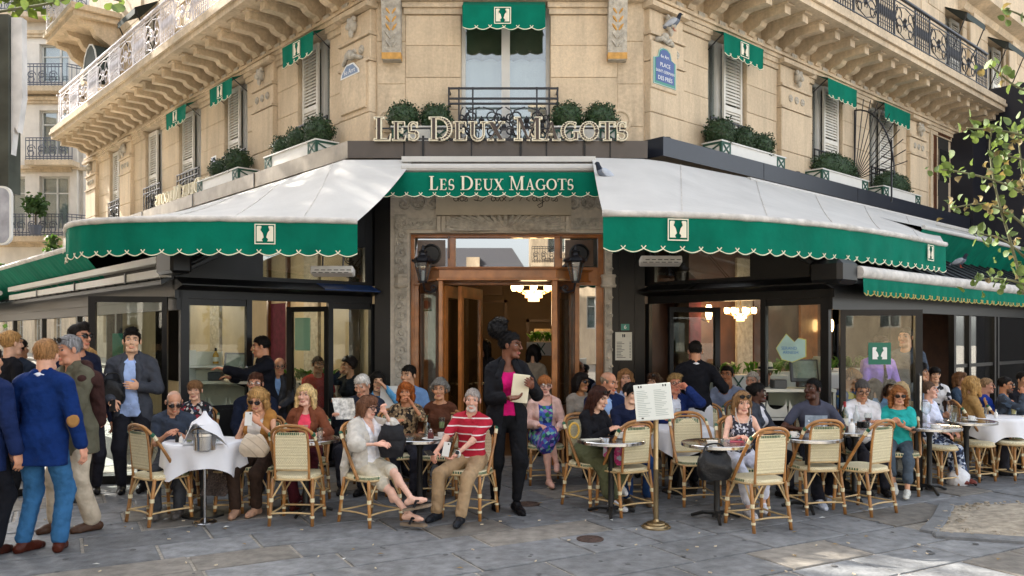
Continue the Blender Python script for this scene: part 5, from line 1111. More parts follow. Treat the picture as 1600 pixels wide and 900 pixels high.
big_tree((-14.2, 13.4, 0), 8.2, 3.1, 'low-branched plane tree added outside the left edge to shade the pavement', 4200, 6)  # unseen tree added in the sun's path to shade the left ground
# garden greenery on the far left
HEDG = leafmat('garden_leaf', (.035, .075, .018)); FLW = M('white_blossom', (.7, .7, .66), .8)
root = thing('garden_hedge', (-14.5, 23.5, 0), 'green garden shrubs with white blossom below the far building', 'shrub')
m = MB(); r = np.random.default_rng(9)
for i in range(3600):
    a = r.random(); c = Vector((-17.0+a*6.5+r.normal()*.2, 23.5+r.normal()*.7, r.random()**.6*(3.3+.8*math.sin(a*9)+.4*math.sin(a*23)))); u = Vector(r.normal(size=3)).normalized(); v = u.orthogonal().normalized(); s = r.uniform(.06, .13)
    m.add([c-u*s, c+v*s*.6, c+u*s, c-v*s*.6], [(0, 1, 2, 3)], FLW if (a < .45 and r.random() < .07) else HEDG)
m.build('foliage', root); m = MB()
for i in range(12): m.tube([(-16.8+i*.55, 23.5, 0), (-16.7+i*.55, 23.6, 2.2)], .04, BARK, 5)
m.build('stem', root)
m = MB(); c = P(83, 375, 24)
for i in range(500):
    a = r.random(); u = Vector(r.normal(size=3)).normalized(); v = u.orthogonal().normalized(); q = Vector((c.x+r.normal()*.16*(1-a*.6), 24+r.normal()*.15, 2+a*2.7)); m.add([q-u*.09, q+v*.05, q+u*.09, q-v*.05], [(0, 1, 2, 3)], HEDG)
m.tube([(c.x, 24, 0), (c.x, 24, 4.3)], .05, BARK, 5); tag(m.build('cypress'), 'slim dark cypress beside the far garden shrubs', 'tree')
m = MB(); c = P(45, 318, 35.4)
for i in range(420):
    u = Vector(r.normal(size=3)).normalized(); v = u.orthogonal().normalized(); q = Vector((c.x+r.normal()*.19, 35.9+r.normal()*.15, 7.5+r.normal()*.17)); m.add([q-u*.12, q+v*.08, q+u*.12, q-v*.08], [(0, 1, 2, 3)], HEDG)
m.tube([(c.x, 35.9, 6.2), (c.x, 35.9, 7.3)], .04, BARK, 5); m.lathe([(.2, 6.2), (.28, 6.6), (.26, 6.62), (0, 6.6)], (c.x, 35.9, 0), BI, 10); tag(m.build('potted_shrub'), 'round potted shrub on the lowest balcony of the far building', 'plant')
# sign post at the left edge
root = thing('street_sign', (-2.95, 4.6, 0), 'back of a grey pale-rimmed metal sign plate on a post, left edge', 'street sign')
m = MB(); d = 4.6; GREYP = M('grey_sign_back', (.34, .34, .37), .5, noise=.3, nscale=14, stain=.2)
def rr(x0, y0, x1, y1, r): return [(x1-r+r*math.cos(a), y1-r+r*math.sin(a)) for a in [math.pi/2*i/5 for i in range(6)]]+[(x0+r+r*math.cos(a), y1-r+r*math.sin(a)) for a in [math.pi/2+math.pi/2*i/5 for i in range(6)]]+[(x0+r+r*math.cos(a), y0+r+r*math.sin(a)) for a in [math.pi+math.pi/2*i/5 for i in range(6)]]+[(x1-r+r*math.cos(a), y0+r+r*math.sin(a)) for a in [1.5*math.pi+math.pi/2*i/5 for i in range(6)]]
zq = lambda y: HCAM-(y-YH)*d/F
o_ = rr(X(-70, d), zq(383), X(19, d), zq(291), .05); i_ = rr(X(-67, d), zq(380), X(16, d), zq(294), .045)
m.prism(o_, lambda x, y, k: Vector((x, d+.01-k, y)), 0, .02, WHITE); m.prism(i_, lambda x, y, k: Vector((x, d-.01-k, y)), 0, .004, GREYP); m.build('plate', root)
m = MB(); m.tube([(X(-25, d), d+.06, 0), (X(-25, d), d+.06, 4.2)], .04, GREYP, 10); m.build('post', root, smooth=.6)
root = thing('advertising_column', (-3.1, 4.75, 0), 'dark glazed street panel with a worn translucent white edge at the left border', 'street panel')
d = 4.8; m = MB(); m.fbox(W0, X(-160, d), X(13, d), d, d+.12, zq(300), zq(22), M('smoky_panel', (.05, .055, .045), .3, noise=.5, nscale=6)); m.build('panel', root)
m = MB(); m.prism([(X(14, d), zq(25)), (X(31, d), zq(25)), (X(32, d), zq(150)), (X(27, d), zq(185)), (X(24, d), zq(205)), (X(19, d), zq(196)), (X(14, d), zq(240))], lambda x, y, k: Vector((x, d+.02+k, y)), 0, .05, M('milky_plastic', (.62, .6, .58), .3, noise=.2, nscale=9)); m.build('edge', root)
m = MB(); m.tube([(X(-80, d), d+.06, 0), (X(-80, d), d+.06, zq(300))], .06, BLACK, 8); m.build('post', root)
# ------------------------------------------------------------------ people: bodies and clothes grown as smooth implicit surfaces
def V3(*a): return np.array(a, np.float32)
def rotm(axis, a):
    return np.array(Matrix.Rotation(a, 3, axis), np.float32)
def field(prims, h, off=0, k=.03, cuts=(), noise=0, seed=0, nf=22):
    lo = np.full(3, 1e9); hi = -lo
    for p in prims:
        if p[0] == 'c': r = max(p[3], p[4]); a, b = np.minimum(p[1], p[2])-r, np.maximum(p[1], p[2])+r
        else: r = max(p[2]); a, b = p[1]-r, p[1]+r
        lo = np.minimum(lo, a); hi = np.maximum(hi, b)
    lo = lo-off-2.5*h; n = np.ceil((hi+off+2.5*h-lo)/h).astype(int)+1
    ax = [np.asarray(lo[i]+h*np.arange(n[i]), np.float32) for i in range(3)]
    Fd = np.full(n, .12, np.float32); mg = .03+off+2*h
    for p in prims:
        if p[0] == 'c': r = max(p[3], p[4]); a, b = np.minimum(p[1], p[2])-r-mg, np.maximum(p[1], p[2])+r+mg; kk = p[5] if len(p) > 5 else k
        else: r = max(p[2]); a, b = p[1]-r-mg, p[1]+r+mg; kk = p[4] if len(p) > 4 else k
        i0 = np.maximum(0, np.floor((a-lo)/h).astype(int)); i1 = np.minimum(n, np.ceil((b-lo)/h).astype(int)+1)
        if (i1 <= i0).any(): continue
        sl = tuple(slice(x, y) for x, y in zip(i0, i1))
        x, y, z = ax[0][sl[0]][:, None, None], ax[1][sl[1]][None, :, None], ax[2][sl[2]][None, None, :]
        if p[0] == 'c':
            A, B = p[1], p[2]; d = B-A; L = float(d@d)+1e-9; px, py, pz = x-A[0], y-A[1], z-A[2]
            t = np.clip((px*d[0]+py*d[1]+pz*d[2])/L, 0, 1); dist = np.sqrt((px-t*d[0])**2+(py-t*d[1])**2+(pz-t*d[2])**2)-(p[3]+t*(p[4]-p[3]))
        else:
            R = p[3]; px, py, pz = x-p[1][0], y-p[1][1], z-p[1][2]; q = []
            for i in range(3): q.append(px*R[0, i]+py*R[1, i]+pz*R[2, i] if R is not None else (px, py, pz)[i])
            rr = p[2]; k0 = np.sqrt((q[0]/rr[0])**2+(q[1]/rr[1])**2+(q[2]/rr[2])**2); k1 = np.sqrt((q[0]/rr[0]**2)**2+(q[1]/rr[1]**2)**2+(q[2]/rr[2]**2)**2)+1e-6
            dist = k0*(k0-1)/k1
        g = dist-off; f = Fd[sl]; hh = np.clip(.5+.5*(f-g)/kk, 0, 1); Fd[sl] = f*(1-hh)+g*hh-kk*hh*(1-hh)
    X, Y, Z = ax[0][:, None, None], ax[1][None, :, None], ax[2][None, None, :]
    if noise:
        r = np.random.default_rng(seed)
        for i in range(5):
            kx = r.normal(size=3)*nf*(.6+.5*i); ph = r.random()*6.28
            Fd += noise/(1+.45*i)*(np.sin(kx[0]*X+kx[1]*Y+kx[2]*Z+ph))
    for c in cuts: Fd = np.maximum(Fd, c(X, Y, Z))
    return Fd, lo
def surfnet(Fd, lo, h):
    for a in range(3):
        s = [slice(None)]*3; s[a] = 0; Fd[tuple(s)] = 1; s[a] = -1; Fd[tuple(s)] = 1
    ins = Fd < 0; nx, ny, nz = Fd.shape
    c = np.zeros((nx-1, ny-1, nz-1), np.int8); cor = [(i, j, k) for i in (0, 1) for j in (0, 1) for k in (0, 1)]
    for i, j, k in cor: c += ins[i:nx-1+i, j:ny-1+j, k:nz-1+k]
    act = (c > 0) & (c < 8); idx = np.full(act.shape, -1, np.int32); I, J, K = np.nonzero(act); idx[I, J, K] = np.arange(len(I))
    vals = {q: Fd[I+q[0], J+q[1], K+q[2]] for q in cor}; S = np.zeros((len(I), 3), np.float32); N = np.zeros(len(I), np.float32)
    for q in cor:
        for a in range(3):
            if q[a]: continue
            e = list(q); e[a] = 1; va, vb = vals[q], vals[tuple(e)]; mk = (va < 0) != (vb < 0); t = np.where(mk, va/np.where(mk, va-vb, 1), 0)
            pt = np.empty_like(S); pt[:] = q; pt[:, a] = t; S += pt*mk[:, None]; N += mk
    V = lo+h*(np.stack([I, J, K], 1)+S/N[:, None]); fs = []
    for a in range(3):
        b, cc = (a+1) % 3, (a+2) % 3; s0 = [slice(None)]*3; s1 = [slice(None)]*3; s0[a] = slice(0, -1); s1[a] = slice(1, None)
        i0 = ins[tuple(s0)]; df = i0 != ins[tuple(s1)]; q = np.argwhere(df); q = q[(q[:, b] > 0) & (q[:, cc] > 0) & (q[:, b] < Fd.shape[b]-1) & (q[:, cc] < Fd.shape[cc]-1)]
        if not len(q): continue
        def cell(db, dc): e = q.copy(); e[:, b] += db; e[:, cc] += dc; return idx[e[:, 0], e[:, 1], e[:, 2]]
        f = np.stack([cell(-1, -1), cell(0, -1), cell(0, 0), cell(-1, 0)], 1); fl = ~i0[tuple(q.T)]; f[fl] = f[fl][:, ::-1]; fs.append(f)
    return V, (np.concatenate(fs) if fs else np.zeros((0, 4), int))
def rawmesh(name, parts, mats, parent, colors=None):
    Vs = []; Fs = []; n = 0
    for V, f in parts: Vs.append(V); Fs.append(f+n); n += len(V)
    V = np.concatenate(Vs); f = np.concatenate(Fs); me = bpy.data.meshes.new(name)
    me.vertices.add(len(V)); me.vertices.foreach_set('co', V.astype(np.float32).ravel()); me.loops.add(len(f)*4); me.loops.foreach_set('vertex_index', f.astype(np.int32).ravel())
    me.polygons.add(len(f)); me.polygons.foreach_set('loop_start', np.arange(0, len(f)*4, 4, dtype=np.int32))
    me.update(calc_edges=True); me.polygons.foreach_set('use_smooth', [True]*len(f))
    if colors is not None: a = me.attributes.new('Col', 'FLOAT_COLOR', 'POINT'); a.data.foreach_set('color', np.concatenate([colors, np.ones((len(V), 1))], 1).astype(np.float32).ravel())
    me.materials.append(mats); o = bpy.data.objects.new(name, me); COL.objects.link(o); setparent(o, parent, False); return o
def skinmat():
    m = bpy.data.materials.new('skin'); m.use_nodes = True; n = m.node_tree; b = n.nodes['Principled BSDF']; at = n.nodes.new('ShaderNodeAttribute'); at.attribute_name = 'Col'
    t = n.nodes.new('ShaderNodeTexNoise'); t.inputs['Scale'].default_value = 18; t.inputs['Detail'].default_value = 4; tc = n.nodes.new('ShaderNodeTexCoord'); n.links.new(tc.outputs['Object'], t.inputs[0])
    r = n.nodes.new('ShaderNodeMapRange'); r.inputs[1].default_value = .3; r.inputs[2].default_value = .7; r.inputs[3].default_value = .86; r.inputs[4].default_value = 1.12; n.links.new(t.outputs[0], r.inputs[0])
    h = n.nodes.new('ShaderNodeHueSaturation'); n.links.new(at.outputs['Color'], h.inputs['Color']); n.links.new(r.outputs[0], h.inputs['Value']); n.links.new(h.outputs[0], b.inputs['Base Color'])
    b.inputs['Roughness'].default_value = .48; b.inputs['Subsurface Weight'].default_value = .0; b.inputs['Specular IOR Level'].default_value = .4; return m
SKIN = skinmat()
def hairmat(hexc):
    k = 'hair_'+hexc
    if k in MATS: return MATS[k]
    c = srgb(hexc); m = M(k, c, .62, noise=.1, nscale=5, spec=.18); n = m.node_tree; b = n.nodes['Principled BSDF']
    tc = n.nodes.new('ShaderNodeTexCoord'); mp = n.nodes.new('ShaderNodeMapping'); mp.inputs['Scale'].default_value = (1, 1, .12); n.links.new(tc.outputs['Object'], mp.inputs[0])
    t = n.nodes.new('ShaderNodeTexNoise'); t.inputs['Scale'].default_value = 85; t.inputs['Detail'].default_value = 3; n.links.new(mp.outputs[0], t.inputs[0])
    r = n.nodes.new('ShaderNodeMapRange'); r.inputs[1].default_value = .3; r.inputs[2].default_value = .7; r.inputs[3].default_value = .45; r.inputs[4].default_value = 1.5; n.links.new(t.outputs[0], r.inputs[0])
    h = n.nodes.new('ShaderNodeHueSaturation'); old = b.inputs['Base Color'].links[0].from_socket; n.links.new(old, h.inputs['Color']); n.links.new(r.outputs[0], h.inputs['Value']); n.links.new(h.outputs[0], b.inputs['Base Color'])
    bp = n.nodes.new('ShaderNodeBump'); bp.inputs['Strength'].default_value = .5; bp.inputs['Distance'].default_value = .01; n.links.new(t.outputs[0], bp.inputs['Height']); n.links.new(bp.outputs[0], b.inputs['Normal']); return m
def cloth(hexc, **kw):
    k = 'cloth_'+hexc+str(sorted(kw.items()))
    if k in MATS: return MATS[k]
    return folds(M(k, srgb(hexc), kw.pop('rough', .9), noise=kw.pop('noise', .14), nscale=kw.pop('nscale', 14), bump=kw.pop('bump', .55), bscale=kw.pop('bscale', 13), spec=.2, **kw))
def folds(m):
    """crease relief: distorted bands on top of the existing bump"""
    n = m.node_tree; b = n.nodes['Principled BSDF']; tc = n.nodes.new('ShaderNodeTexCoord'); w_ = n.nodes.new('ShaderNodeTexWave'); w_.bands_direction = 'DIAGONAL'; w_.wave_profile = 'SIN'
    for i_, v_ in (('Scale', 2.6), ('Distortion', 9), ('Detail', 3), ('Detail Scale', 1.6)): w_.inputs[i_].default_value = v_
    bp = n.nodes.new('ShaderNodeBump'); bp.inputs['Strength'].default_value = .4; bp.inputs['Distance'].default_value = .03; n.links.new(tc.outputs['Object'], w_.inputs[0]); n.links.new(w_.outputs['Fac'], bp.inputs['Height'])
    if b.inputs['Normal'].links: n.links.new(b.inputs['Normal'].links[0].from_socket, bp.inputs['Normal'])
    n.links.new(bp.outputs[0], b.inputs['Normal']); return m
def printed(name, cols, scale=14, base=None):
    """blotchy printed fabric: colours picked by a cell texture"""
    if name in MATS: return MATS[name]
    m = M(name, (.5, .5, .5), .85); n = m.node_tree; b = n.nodes['Principled BSDF']; tc = n.nodes.new('ShaderNodeTexCoord'); v = n.nodes.new('ShaderNodeTexVoronoi'); v.inputs['Scale'].default_value = scale; n.links.new(tc.outputs['Object'], v.inputs[0])
    cr = n.nodes.new('ShaderNodeValToRGB'); cr.color_ramp.interpolation = 'CONSTANT'; sp = n.nodes.new('ShaderNodeSeparateColor'); n.links.new(v.outputs['Color'], sp.inputs[0]); n.links.new(sp.outputs[0], cr.inputs[0])
    while len(cr.color_ramp.elements) < len(cols): cr.color_ramp.elements.new(.5)
    for i, c in enumerate(cols): cr.color_ramp.elements[i].position = i/len(cols); cr.color_ramp.elements[i].color = (*srgb(c), 1)
    n.links.new(cr.outputs[0], b.inputs['Base Color']); return folds(m)
LENSD = M('dark_lens', (.012, .01, .01), .08); LENSC = glass_mat('spectacle_lens', (.9, .9, .9), .15)
def ik(a, b, l1, l2, pole):
    d = b-a; L = np.linalg.norm(d); mx = (l1+l2)*.995
    if L > mx: b = a+d/L*mx; d = b-a; L = mx
    if L < abs(l1-l2)+.02: L = abs(l1-l2)+.02
    u = d/np.linalg.norm(d); x = (l1*l1-l2*l2+L*L)/(2*L); hgt = math.sqrt(max(0, l1*l1-x*x)); p = np.asarray(pole, np.float32); p = p-u*(p@u); p = p/(np.linalg.norm(p)+1e-6)
    return a+u*x+p*hgt, b
def strands(v, C, Rh, style, n, seed):
    """loose locks lying on the hair so that its outline is uneven"""
    r = np.random.default_rng(seed); p = v[r.integers(0, len(v), n)]; q = (p-C) @ Rh; nr = q*np.array([1, 1, .6]); nr = nr/(np.linalg.norm(nr, axis=1)[:, None]+1e-6)
    if style in ('curly', 'puff', 'wavy'): fl = r.normal(size=(n, 3)); L = r.uniform(.02, .045, n)
    else: fl = np.stack([q[:, 0]*3, .35+0*q[:, 1], -1+0*q[:, 2]], 1)+r.normal(size=(n, 3))*.35; L = r.uniform(.03, .075, n)*(1 if style in ('bob', 'long', 'blowout', 'longfringe') else .5)
    fl -= nr*(fl*nr).sum(1)[:, None]; fl /= np.linalg.norm(fl, axis=1)[:, None]+1e-6; sd = np.cross(nr, fl); w_ = r.uniform(.0018, .0042, n)[:, None]; L = L[:, None]; lift = r.uniform(.001, .007, n)[:, None]
    A = q-fl*L*.4; B = q+nr*lift+fl*L*.1; D = q+nr*lift*r.uniform(.2, 1.6, n)[:, None]+fl*L*.6; P_ = np.stack([A-sd*w_, A+sd*w_, B-sd*w_*1.2, B+sd*w_*1.2, D-sd*w_*.3, D+sd*w_*.3], 1).reshape(-1, 3) @ Rh.T+C
    k = np.arange(n)[:, None]*6; return P_, np.concatenate([k+np.array([[0, 1, 3, 2]]), k+np.array([[2, 3, 5, 4]])])
NEAR = {'n': (.024, .0060, .0076, .0118), 'm': (.030, .0078, .0102, .0156), 'f': (.036, .0105, .0150, .0215)}
PEOPLE = {}
def person(label, px, top, d, yaw=0, sit=True, res='m', skin='C99A7E', hair='2A1E18', style='short', tops=(), bottom=('trousers', '2B2B33'), shoes='1C1A1A', female=False, girth=1.0,
           hands=None, feet=None, lean=4, roll=0, twist=0, head=(0, 0, 0), glasses=None, beard=None, seat=.45, scale=None, palms=(None, None), curl=.5, extra=(), elbow=None, knee=None, footyaw=(8, -8), x=None, group=None, brow=None, neck=1.0, hide_feet=False, handmesh=True, fpitch=(0, 0), hs=None):
    hb, hh_, hd_, hc = NEAR[res]; rs = random.Random(hash(label) % 99999 if False else sum(map(ord, label)))
    ztop = HCAM-(top-YH)*d/F; cl, sl_ = math.cos(math.radians(lean)), math.sin(math.radians(lean))
    if scale: s = scale
    elif sit: s = min(1.12, max(.80, (ztop-seat-.085)/(.685*cl+.138)))
    else: s = min(1.15, max(.85, ztop/(.90+.685*cl+.130)))
    wx_ = X(px, d) if x is None else x
    root = thing('person', (wx_, d, 0), label, 'person', group, math.radians(yaw)); root.scale = (s, s, s); PEOPLE[label] = root
    hz = (seat+.085)/s if sit else .90
    Hc = V3(0, .03 if sit else 0, hz)
    Rt = rotm('Z', math.radians(twist)) @ rotm('X', math.radians(lean)) @ rotm('Y', math.radians(roll))
    T = lambda x, f, z: Hc+Rt @ V3(x, -f, z)
    # shift so that the head lands over px even when leaning
    Rh = rotm('Z', math.radians(head[0])) @ rotm('X', math.radians(head[1])) @ rotm('Y', math.radians(head[2]))
    nb = T(0, -.015, .515); up = Rt @ V3(0, 0, 1); hu = Rh @ V3(0, 0, 1); C = nb+(up*.5+hu*.5)*.150+Rh @ V3(0, -.025, .02)
    hw = C-Hc*0; off = Matrix.Rotation(math.radians(yaw), 3, 'Z') @ Vector((float(C[0]), float(C[1]), 0))*s
    root.location = (wx_-off.x, d-off.y if sit else d, 0)
    HS_ = hs or (1.16 if sit else 1.13); Hd = lambda x, f, z: C+Rh @ V3(x, -f, z)*HS_
    g = girth; fem = female; sw = (.153 if fem else .180); hipw = 1.06 if fem else 1.0
    torso = [('e', T(0, -.005, .03), (.158*hipw*g**.6, .118*g, .125), Rt), ('e', T(0, .004, .17), ((.122 if fem else .138)*g, .098*g, .17), Rt), ('e', T(0, 0, .35), ((.138 if fem else .158)*g**.5, .108*g**.5, .165), Rt), ('c', T(-sw*.78, -.012, .462), T(sw*.78, -.012, .462), .058, .058)]
    for k in (-1, 1): torso.append(('c', T(k*sw*.62, -.022, .475), T(k*.02, -.02, .535), .042, .045))
    if g > 1.12: torso.append(('e', T(0, .065*g, .13), (.12*g, .10*g, .13), Rt))
    if fem: torso += [('e', T(k*.068, .085, .325), (.062, .058, .06), Rt, .04) for k in (-1, 1)]
    sh = [T(-sw, -.012, .45), T(sw, -.012, .45)]; hp = [T(-.088*hipw, 0, 0), T(.088*hipw, 0, 0)]
    if hands is None: hands = ((-.13, .30, hz+.10), (.13, .30, hz+.10)) if sit else ((-.27, .03, .80), (.27, .03, .80))
    else: hands = [None if q is None else (q[0], q[1], q[2]/s if sit else q[2]) for q in hands]
    if feet is None: feet = ((-.12, .40, .075), (.12, .40, .075)) if sit else ((-.10, .0, .075), (.11, -.02, .075))
    ua, fa = .275, .245; el = []; wr = []; an = []; kn = []
    for i, k in enumerate((-1, 1)):
        tgt = V3(hands[i][0], -hands[i][1], hands[i][2]); pole = (elbow[i] if elbow and elbow[i] else (k*.55, .45, -.8)); e, w_ = ik(sh[i], tgt, ua, fa, V3(*pole)); el.append(e); wr.append(w_)
        tgt = V3(feet[i][0], -feet[i][1], feet[i][2]/s); pole = (knee[i] if knee and knee[i] else (k*.16, -1, .35 if sit else 0)); q, a = ik(hp[i], tgt, .435, .415, V3(*pole)); kn.append(q); an.append(a)
    am = .9 if fem else 1.0
    arm = [[('c', sh[i], el[i], .049*am*g**.4, .038*am), ('c', el[i], wr[i], .038*am, .0255*am)] for i in (0, 1)]
    leg = [[('c', hp[i], kn[i], .083*g**.5, .055), ('c', kn[i], an[i], .052, .036), ('e', kn[i]*.68+an[i]*.32+V3(0, .015, 0), (.046, .048, .10), None)] for i in (0, 1)]
    # feet
    foot = []; fdir = []
    for i in (0, 1):
        fy = math.radians(footyaw[i]); dv = V3(math.sin(fy), -math.cos(fy), -.0); fp = math.radians(fpitch[i]); dv = V3(dv[0]*math.cos(fp), dv[1]*math.cos(fp), math.sin(fp)); a = an[i]
        upv = V3(0, 0, 1); heel = a-dv*.045-upv*.038; ball = a+dv*.115-upv*.045; toe = a+dv*.165-upv*.05
        foot.append([('c', a, heel, .034, .032), ('c', a-upv*.012, ball, .036, .030), ('c', ball, toe, .031, .024), ('c', heel, ball, .03, .03)]); fdir.append(dv)
    # hands
    hnd = []
    for i in (0, 1):
        dv = wr[i]-el[i]; dv = dv/np.linalg.norm(dv); n = V3(*palms[i]) if palms[i] else (V3(0, 0, -1) if (sit or abs(dv[2]) < .6) else V3(-(-1, 1)[i], 0, 0)); n = n-dv*(n@dv); n = n/(np.linalg.norm(n)+1e-6); lt = np.cross(dv, n)*(1 if i == 0 else -1); w_ = wr[i]
        R = np.stack([lt, dv, n], 1); pr = [('c', w_-dv*.02, w_+dv*.015, .026*am, .026*am), ('e', w_+dv*.05, (.042*am, .052, .017), R, .012)]
        cu = curl if not isinstance(curl, tuple) else curl[i]
        for j in range(4):
            o = (1.5-j)*.0205*am; b0 = w_+dv*(.088-.004*abs(j-1))+lt*o+n*.002; ln = (.041, .046, .043, .034)[j]; a1 = cu*(.75+.12*j); a2 = cu*(1.7+.15*j)
            d1 = dv*math.cos(a1)+n*math.sin(a1)+lt*.10*(1.5-j)*(1-cu); d2 = dv*math.cos(a2)+n*math.sin(a2); b1 = b0+d1*ln; b2 = b1+d2*ln*.8
            pr += [('c', b0, b1, .0098, .009, .006), ('c', b1, b2, .009, .0072, .006)]
        t0 = w_+dv*.028+lt*.032; t1 = t0+(dv*.65+lt*.7+n*.25)*.042; t2 = t1+(dv*.9+lt*.1+n*(.3+.4*cu))*.032; pr += [('c', t0, t1, .0125, .0105, .012), ('c', t1, t2, .0102, .008, .006)]; hnd.append(pr)
    # head
    nk = .051 if fem else .058
    headp = [('e', Hd(0, -.012, .038), (.0735, .094, .078), Rh), ('e', Hd(0, .02, -.03), (.059, .068, .078), Rh), ('c', Hd(-.03, .045, -.082), Hd(.03, .045, -.082), .026, .026), ('e', Hd(0, .070, -.092), (.024, .018, .018), Rh, .015),
             ('c', Hd(0, .088, .014), Hd(0, .103, -.022), .0072, .0112, .010), ('c', Hd(-.013, .092, -.026), Hd(.013, .092, -.026), .0085, .0085, .01), ('c', Hd(-.034, .079, .030), Hd(.034, .079, .030), .0105, .0105, .015), ('e', Hd(-.04, .056, -.018), (.022, .022, .024), Rh, .02), ('e', Hd(.04, .056, -.018), (.022, .022, .024), Rh, .02),
             ('c', Hd(-.017, .083, -.055), Hd(.017, .083, -.055), .0075, .0075, .008), ('c', Hd(-.013, .082, -.066), Hd(.013, .082, -.066), .0075, .0075, .008)]
    for k in (-1, 1): headp.append(('e', Hd(k*.076, -.004, -.002), (.010, .019, .031), Rh, .008))
    headp += [('c', Hd(0, -.022, -.05), T(0, -.005, .47), nk*neck, nk*1.12*neck, .03)]
    def sock(Xx, Yy, Zz):
        o = np.full(np.broadcast(Xx, Yy, Zz).shape, -1, np.float32)
        for k in (-1, 1):
            c = Hd(k*.031, .104, .009); o = np.maximum(o, .0195-np.sqrt((Xx-c[0])**2+(Yy-c[1])**2+((Zz-c[2])*1.25)**2))
        return o
    hF = field(headp, hh_, k=.022, cuts=[sock]); hV, hf = surfnet(*hF, hh_)
    Q = (hV-C) @ Rh/HS_; hx, hfz, hzz = Q[:, 0], -Q[:, 1], Q[:, 2]
    sk = np.array(srgb(skin)); cols = np.tile(sk, (len(hV), 1)); hr = np.array(srgb(brow or hair))
    def paint(mask, col, a=1.0): cols[mask] = cols[mask]*(1-a)+np.array(col)*a
    front = hfz > .055
    paint(front & (np.abs(np.abs(hx)-.042) < .018) & (np.abs(hzz+.02) < .02), sk*V3(1.06, .9, .87), .4)
    paint(front & (np.abs(hzz+.06) < .0085) & (np.abs(hx) < .023), sk*V3(.95, .5, .5) if not fem else V3(.42, .12, .11), .7)
    ex = np.abs(hx)-.031
    paint(front & (np.abs(ex) < .0165) & (np.abs(hzz-.010) < .0085), sk*.6, .4)
    paint(front & (np.abs(ex) < .0125) & (np.abs(hzz-.009) < .005), (.5, .48, .45), .8); paint(front & (np.abs(ex) < .0058) & (np.abs(hzz-.009) < .0065), (.02, .015, .012), 1)
    paint(front & (np.abs(ex-.003) < .02) & (np.abs(hzz-.031+.12*ex) < .006), hr*.8, .8)
    paint(front & (np.abs(np.abs(hx)-.008) < .005) & (np.abs(hzz+.033) < .005), sk*.3, .7)
    if beard:
        bc = np.array(srgb(beard[1])); mk = (hzz < -.036) & (hzz > -.13) & (hfz > .015) & ~((np.abs(hzz+.06) < .008) & (np.abs(hx) < .02)) & ((hzz < -.052) | (np.abs(hx) < .034))
        if beard[0] == 'tache': mk = (np.abs(hzz+.043) < .010) & (np.abs(hx) < .032) & (hfz > .06)
        if beard[0] == 'goatee': mk = mk & (np.abs(hx) < .042) & (hfz > .045)
        paint(mk, bc, beard[2] if len(beard) > 2 else .75)
    if style in ('bald', 'shaved'):
        paint((hzz > (.045 if style == 'bald' else .02)) & (hfz < (.02 if style == 'bald' else .07)) & (hzz < .2), hr, .28 if style == 'bald' else .7)
    parts = [(hV, hf)]; colsl = [cols]
    bodyp = torso+arm[0]+arm[1]+leg[0]+leg[1]
    bare = any(t[0] in ('tank', 'dress', 'tee', 'polo') for t in tops[-1:]) or bottom[0] in (None, 'shorts'); hb = hb*(.76 if bare else 1)
    bV, bf = surfnet(*field(bodyp, hb, off=-.006 if not bare else -.004, k=.03), hb); parts.append((bV, bf)); bcol = np.tile(sk, (len(bV), 1)); colsl.append(bcol)
    for i in (0, 1):
        if not handmesh: break
        v, f = surfnet(*field(hnd[i], hd_, k=.012), hd_); parts.append((v, f)); colsl.append(np.tile(sk*V3(1.05, .93, .9), (len(v), 1)))
    if shoes is None or shoes == 'sandal':
        for i in (0, 1): v, f = surfnet(*field(foot[i], hc*.75, k=.02), hc*.75); parts.append((v, f)); colsl.append(np.tile(sk, (len(v), 1)))
    body = rawmesh('body', parts, SKIN, root, np.concatenate(colsl))
    # clothes
    ci = lambda Xx, Yy, Zz: ((Xx-Hc[0])*Rt[0, 0]+(Yy-Hc[1])*Rt[1, 0]+(Zz-Hc[2])*Rt[2, 0], -((Xx-Hc[0])*Rt[0, 1]+(Yy-Hc[1])*Rt[1, 1]+(Zz-Hc[2])*Rt[2, 1]), (Xx-Hc[0])*Rt[0, 2]+(Yy-Hc[1])*Rt[1, 2]+(Zz-Hc[2])*Rt[2, 2])
    def sleeves(q, add=0):
        out = []
        for i in (0, 1):
            a = arm[i]
            if q <= 0: continue
            t = min(1, q); A, B, ra, rb = a[0][1:5]; out.append(('c', A, A+(B-A)*t, ra+add, ra+(rb-ra)*t+add, .022))
            if q > 1: t = q-1; A, B, ra, rb = a[1][1:5]; out.append(('c', A, A+(B-A)*t, ra+add, ra+(rb-ra)*t*.7+add, .016))
        return out
    lay = .011; hc_ = hc
    for ti, tp in enumerate(tops):
        kind, mt = tp[0], tp[1]; hc = hc_*(1.35 if ti < len(tops)-1 else 1); op = tp[2] if len(tp) > 2 else {}; mt = cloth(mt) if isinstance(mt, str) else mt
        sv = op.get('sleeve', {'tee': .62, 'polo': .62, 'tank': 0, 'shirt': 1.93, 'jacket': 1.9, 'cardigan': 1.8, 'dress': 0, 'blouse': 1.4}.get(kind, 1.9)); lg = op.get('long', .0 if kind in ('tee', 'polo', 'tank', 'shirt', 'blouse') else .06)
        loose = op.get('loose', .0); pr = list(torso)+sleeves(sv, loose+(.004 if kind in ('jacket', 'cardigan') else .002))
        if not sit or lg > .1:
            for k in (-1, 1): pr.append(('c', T(k*.07, 0, .02), T(k*.075, 0, -.12-lg), .10*g**.5, .105*g**.5))
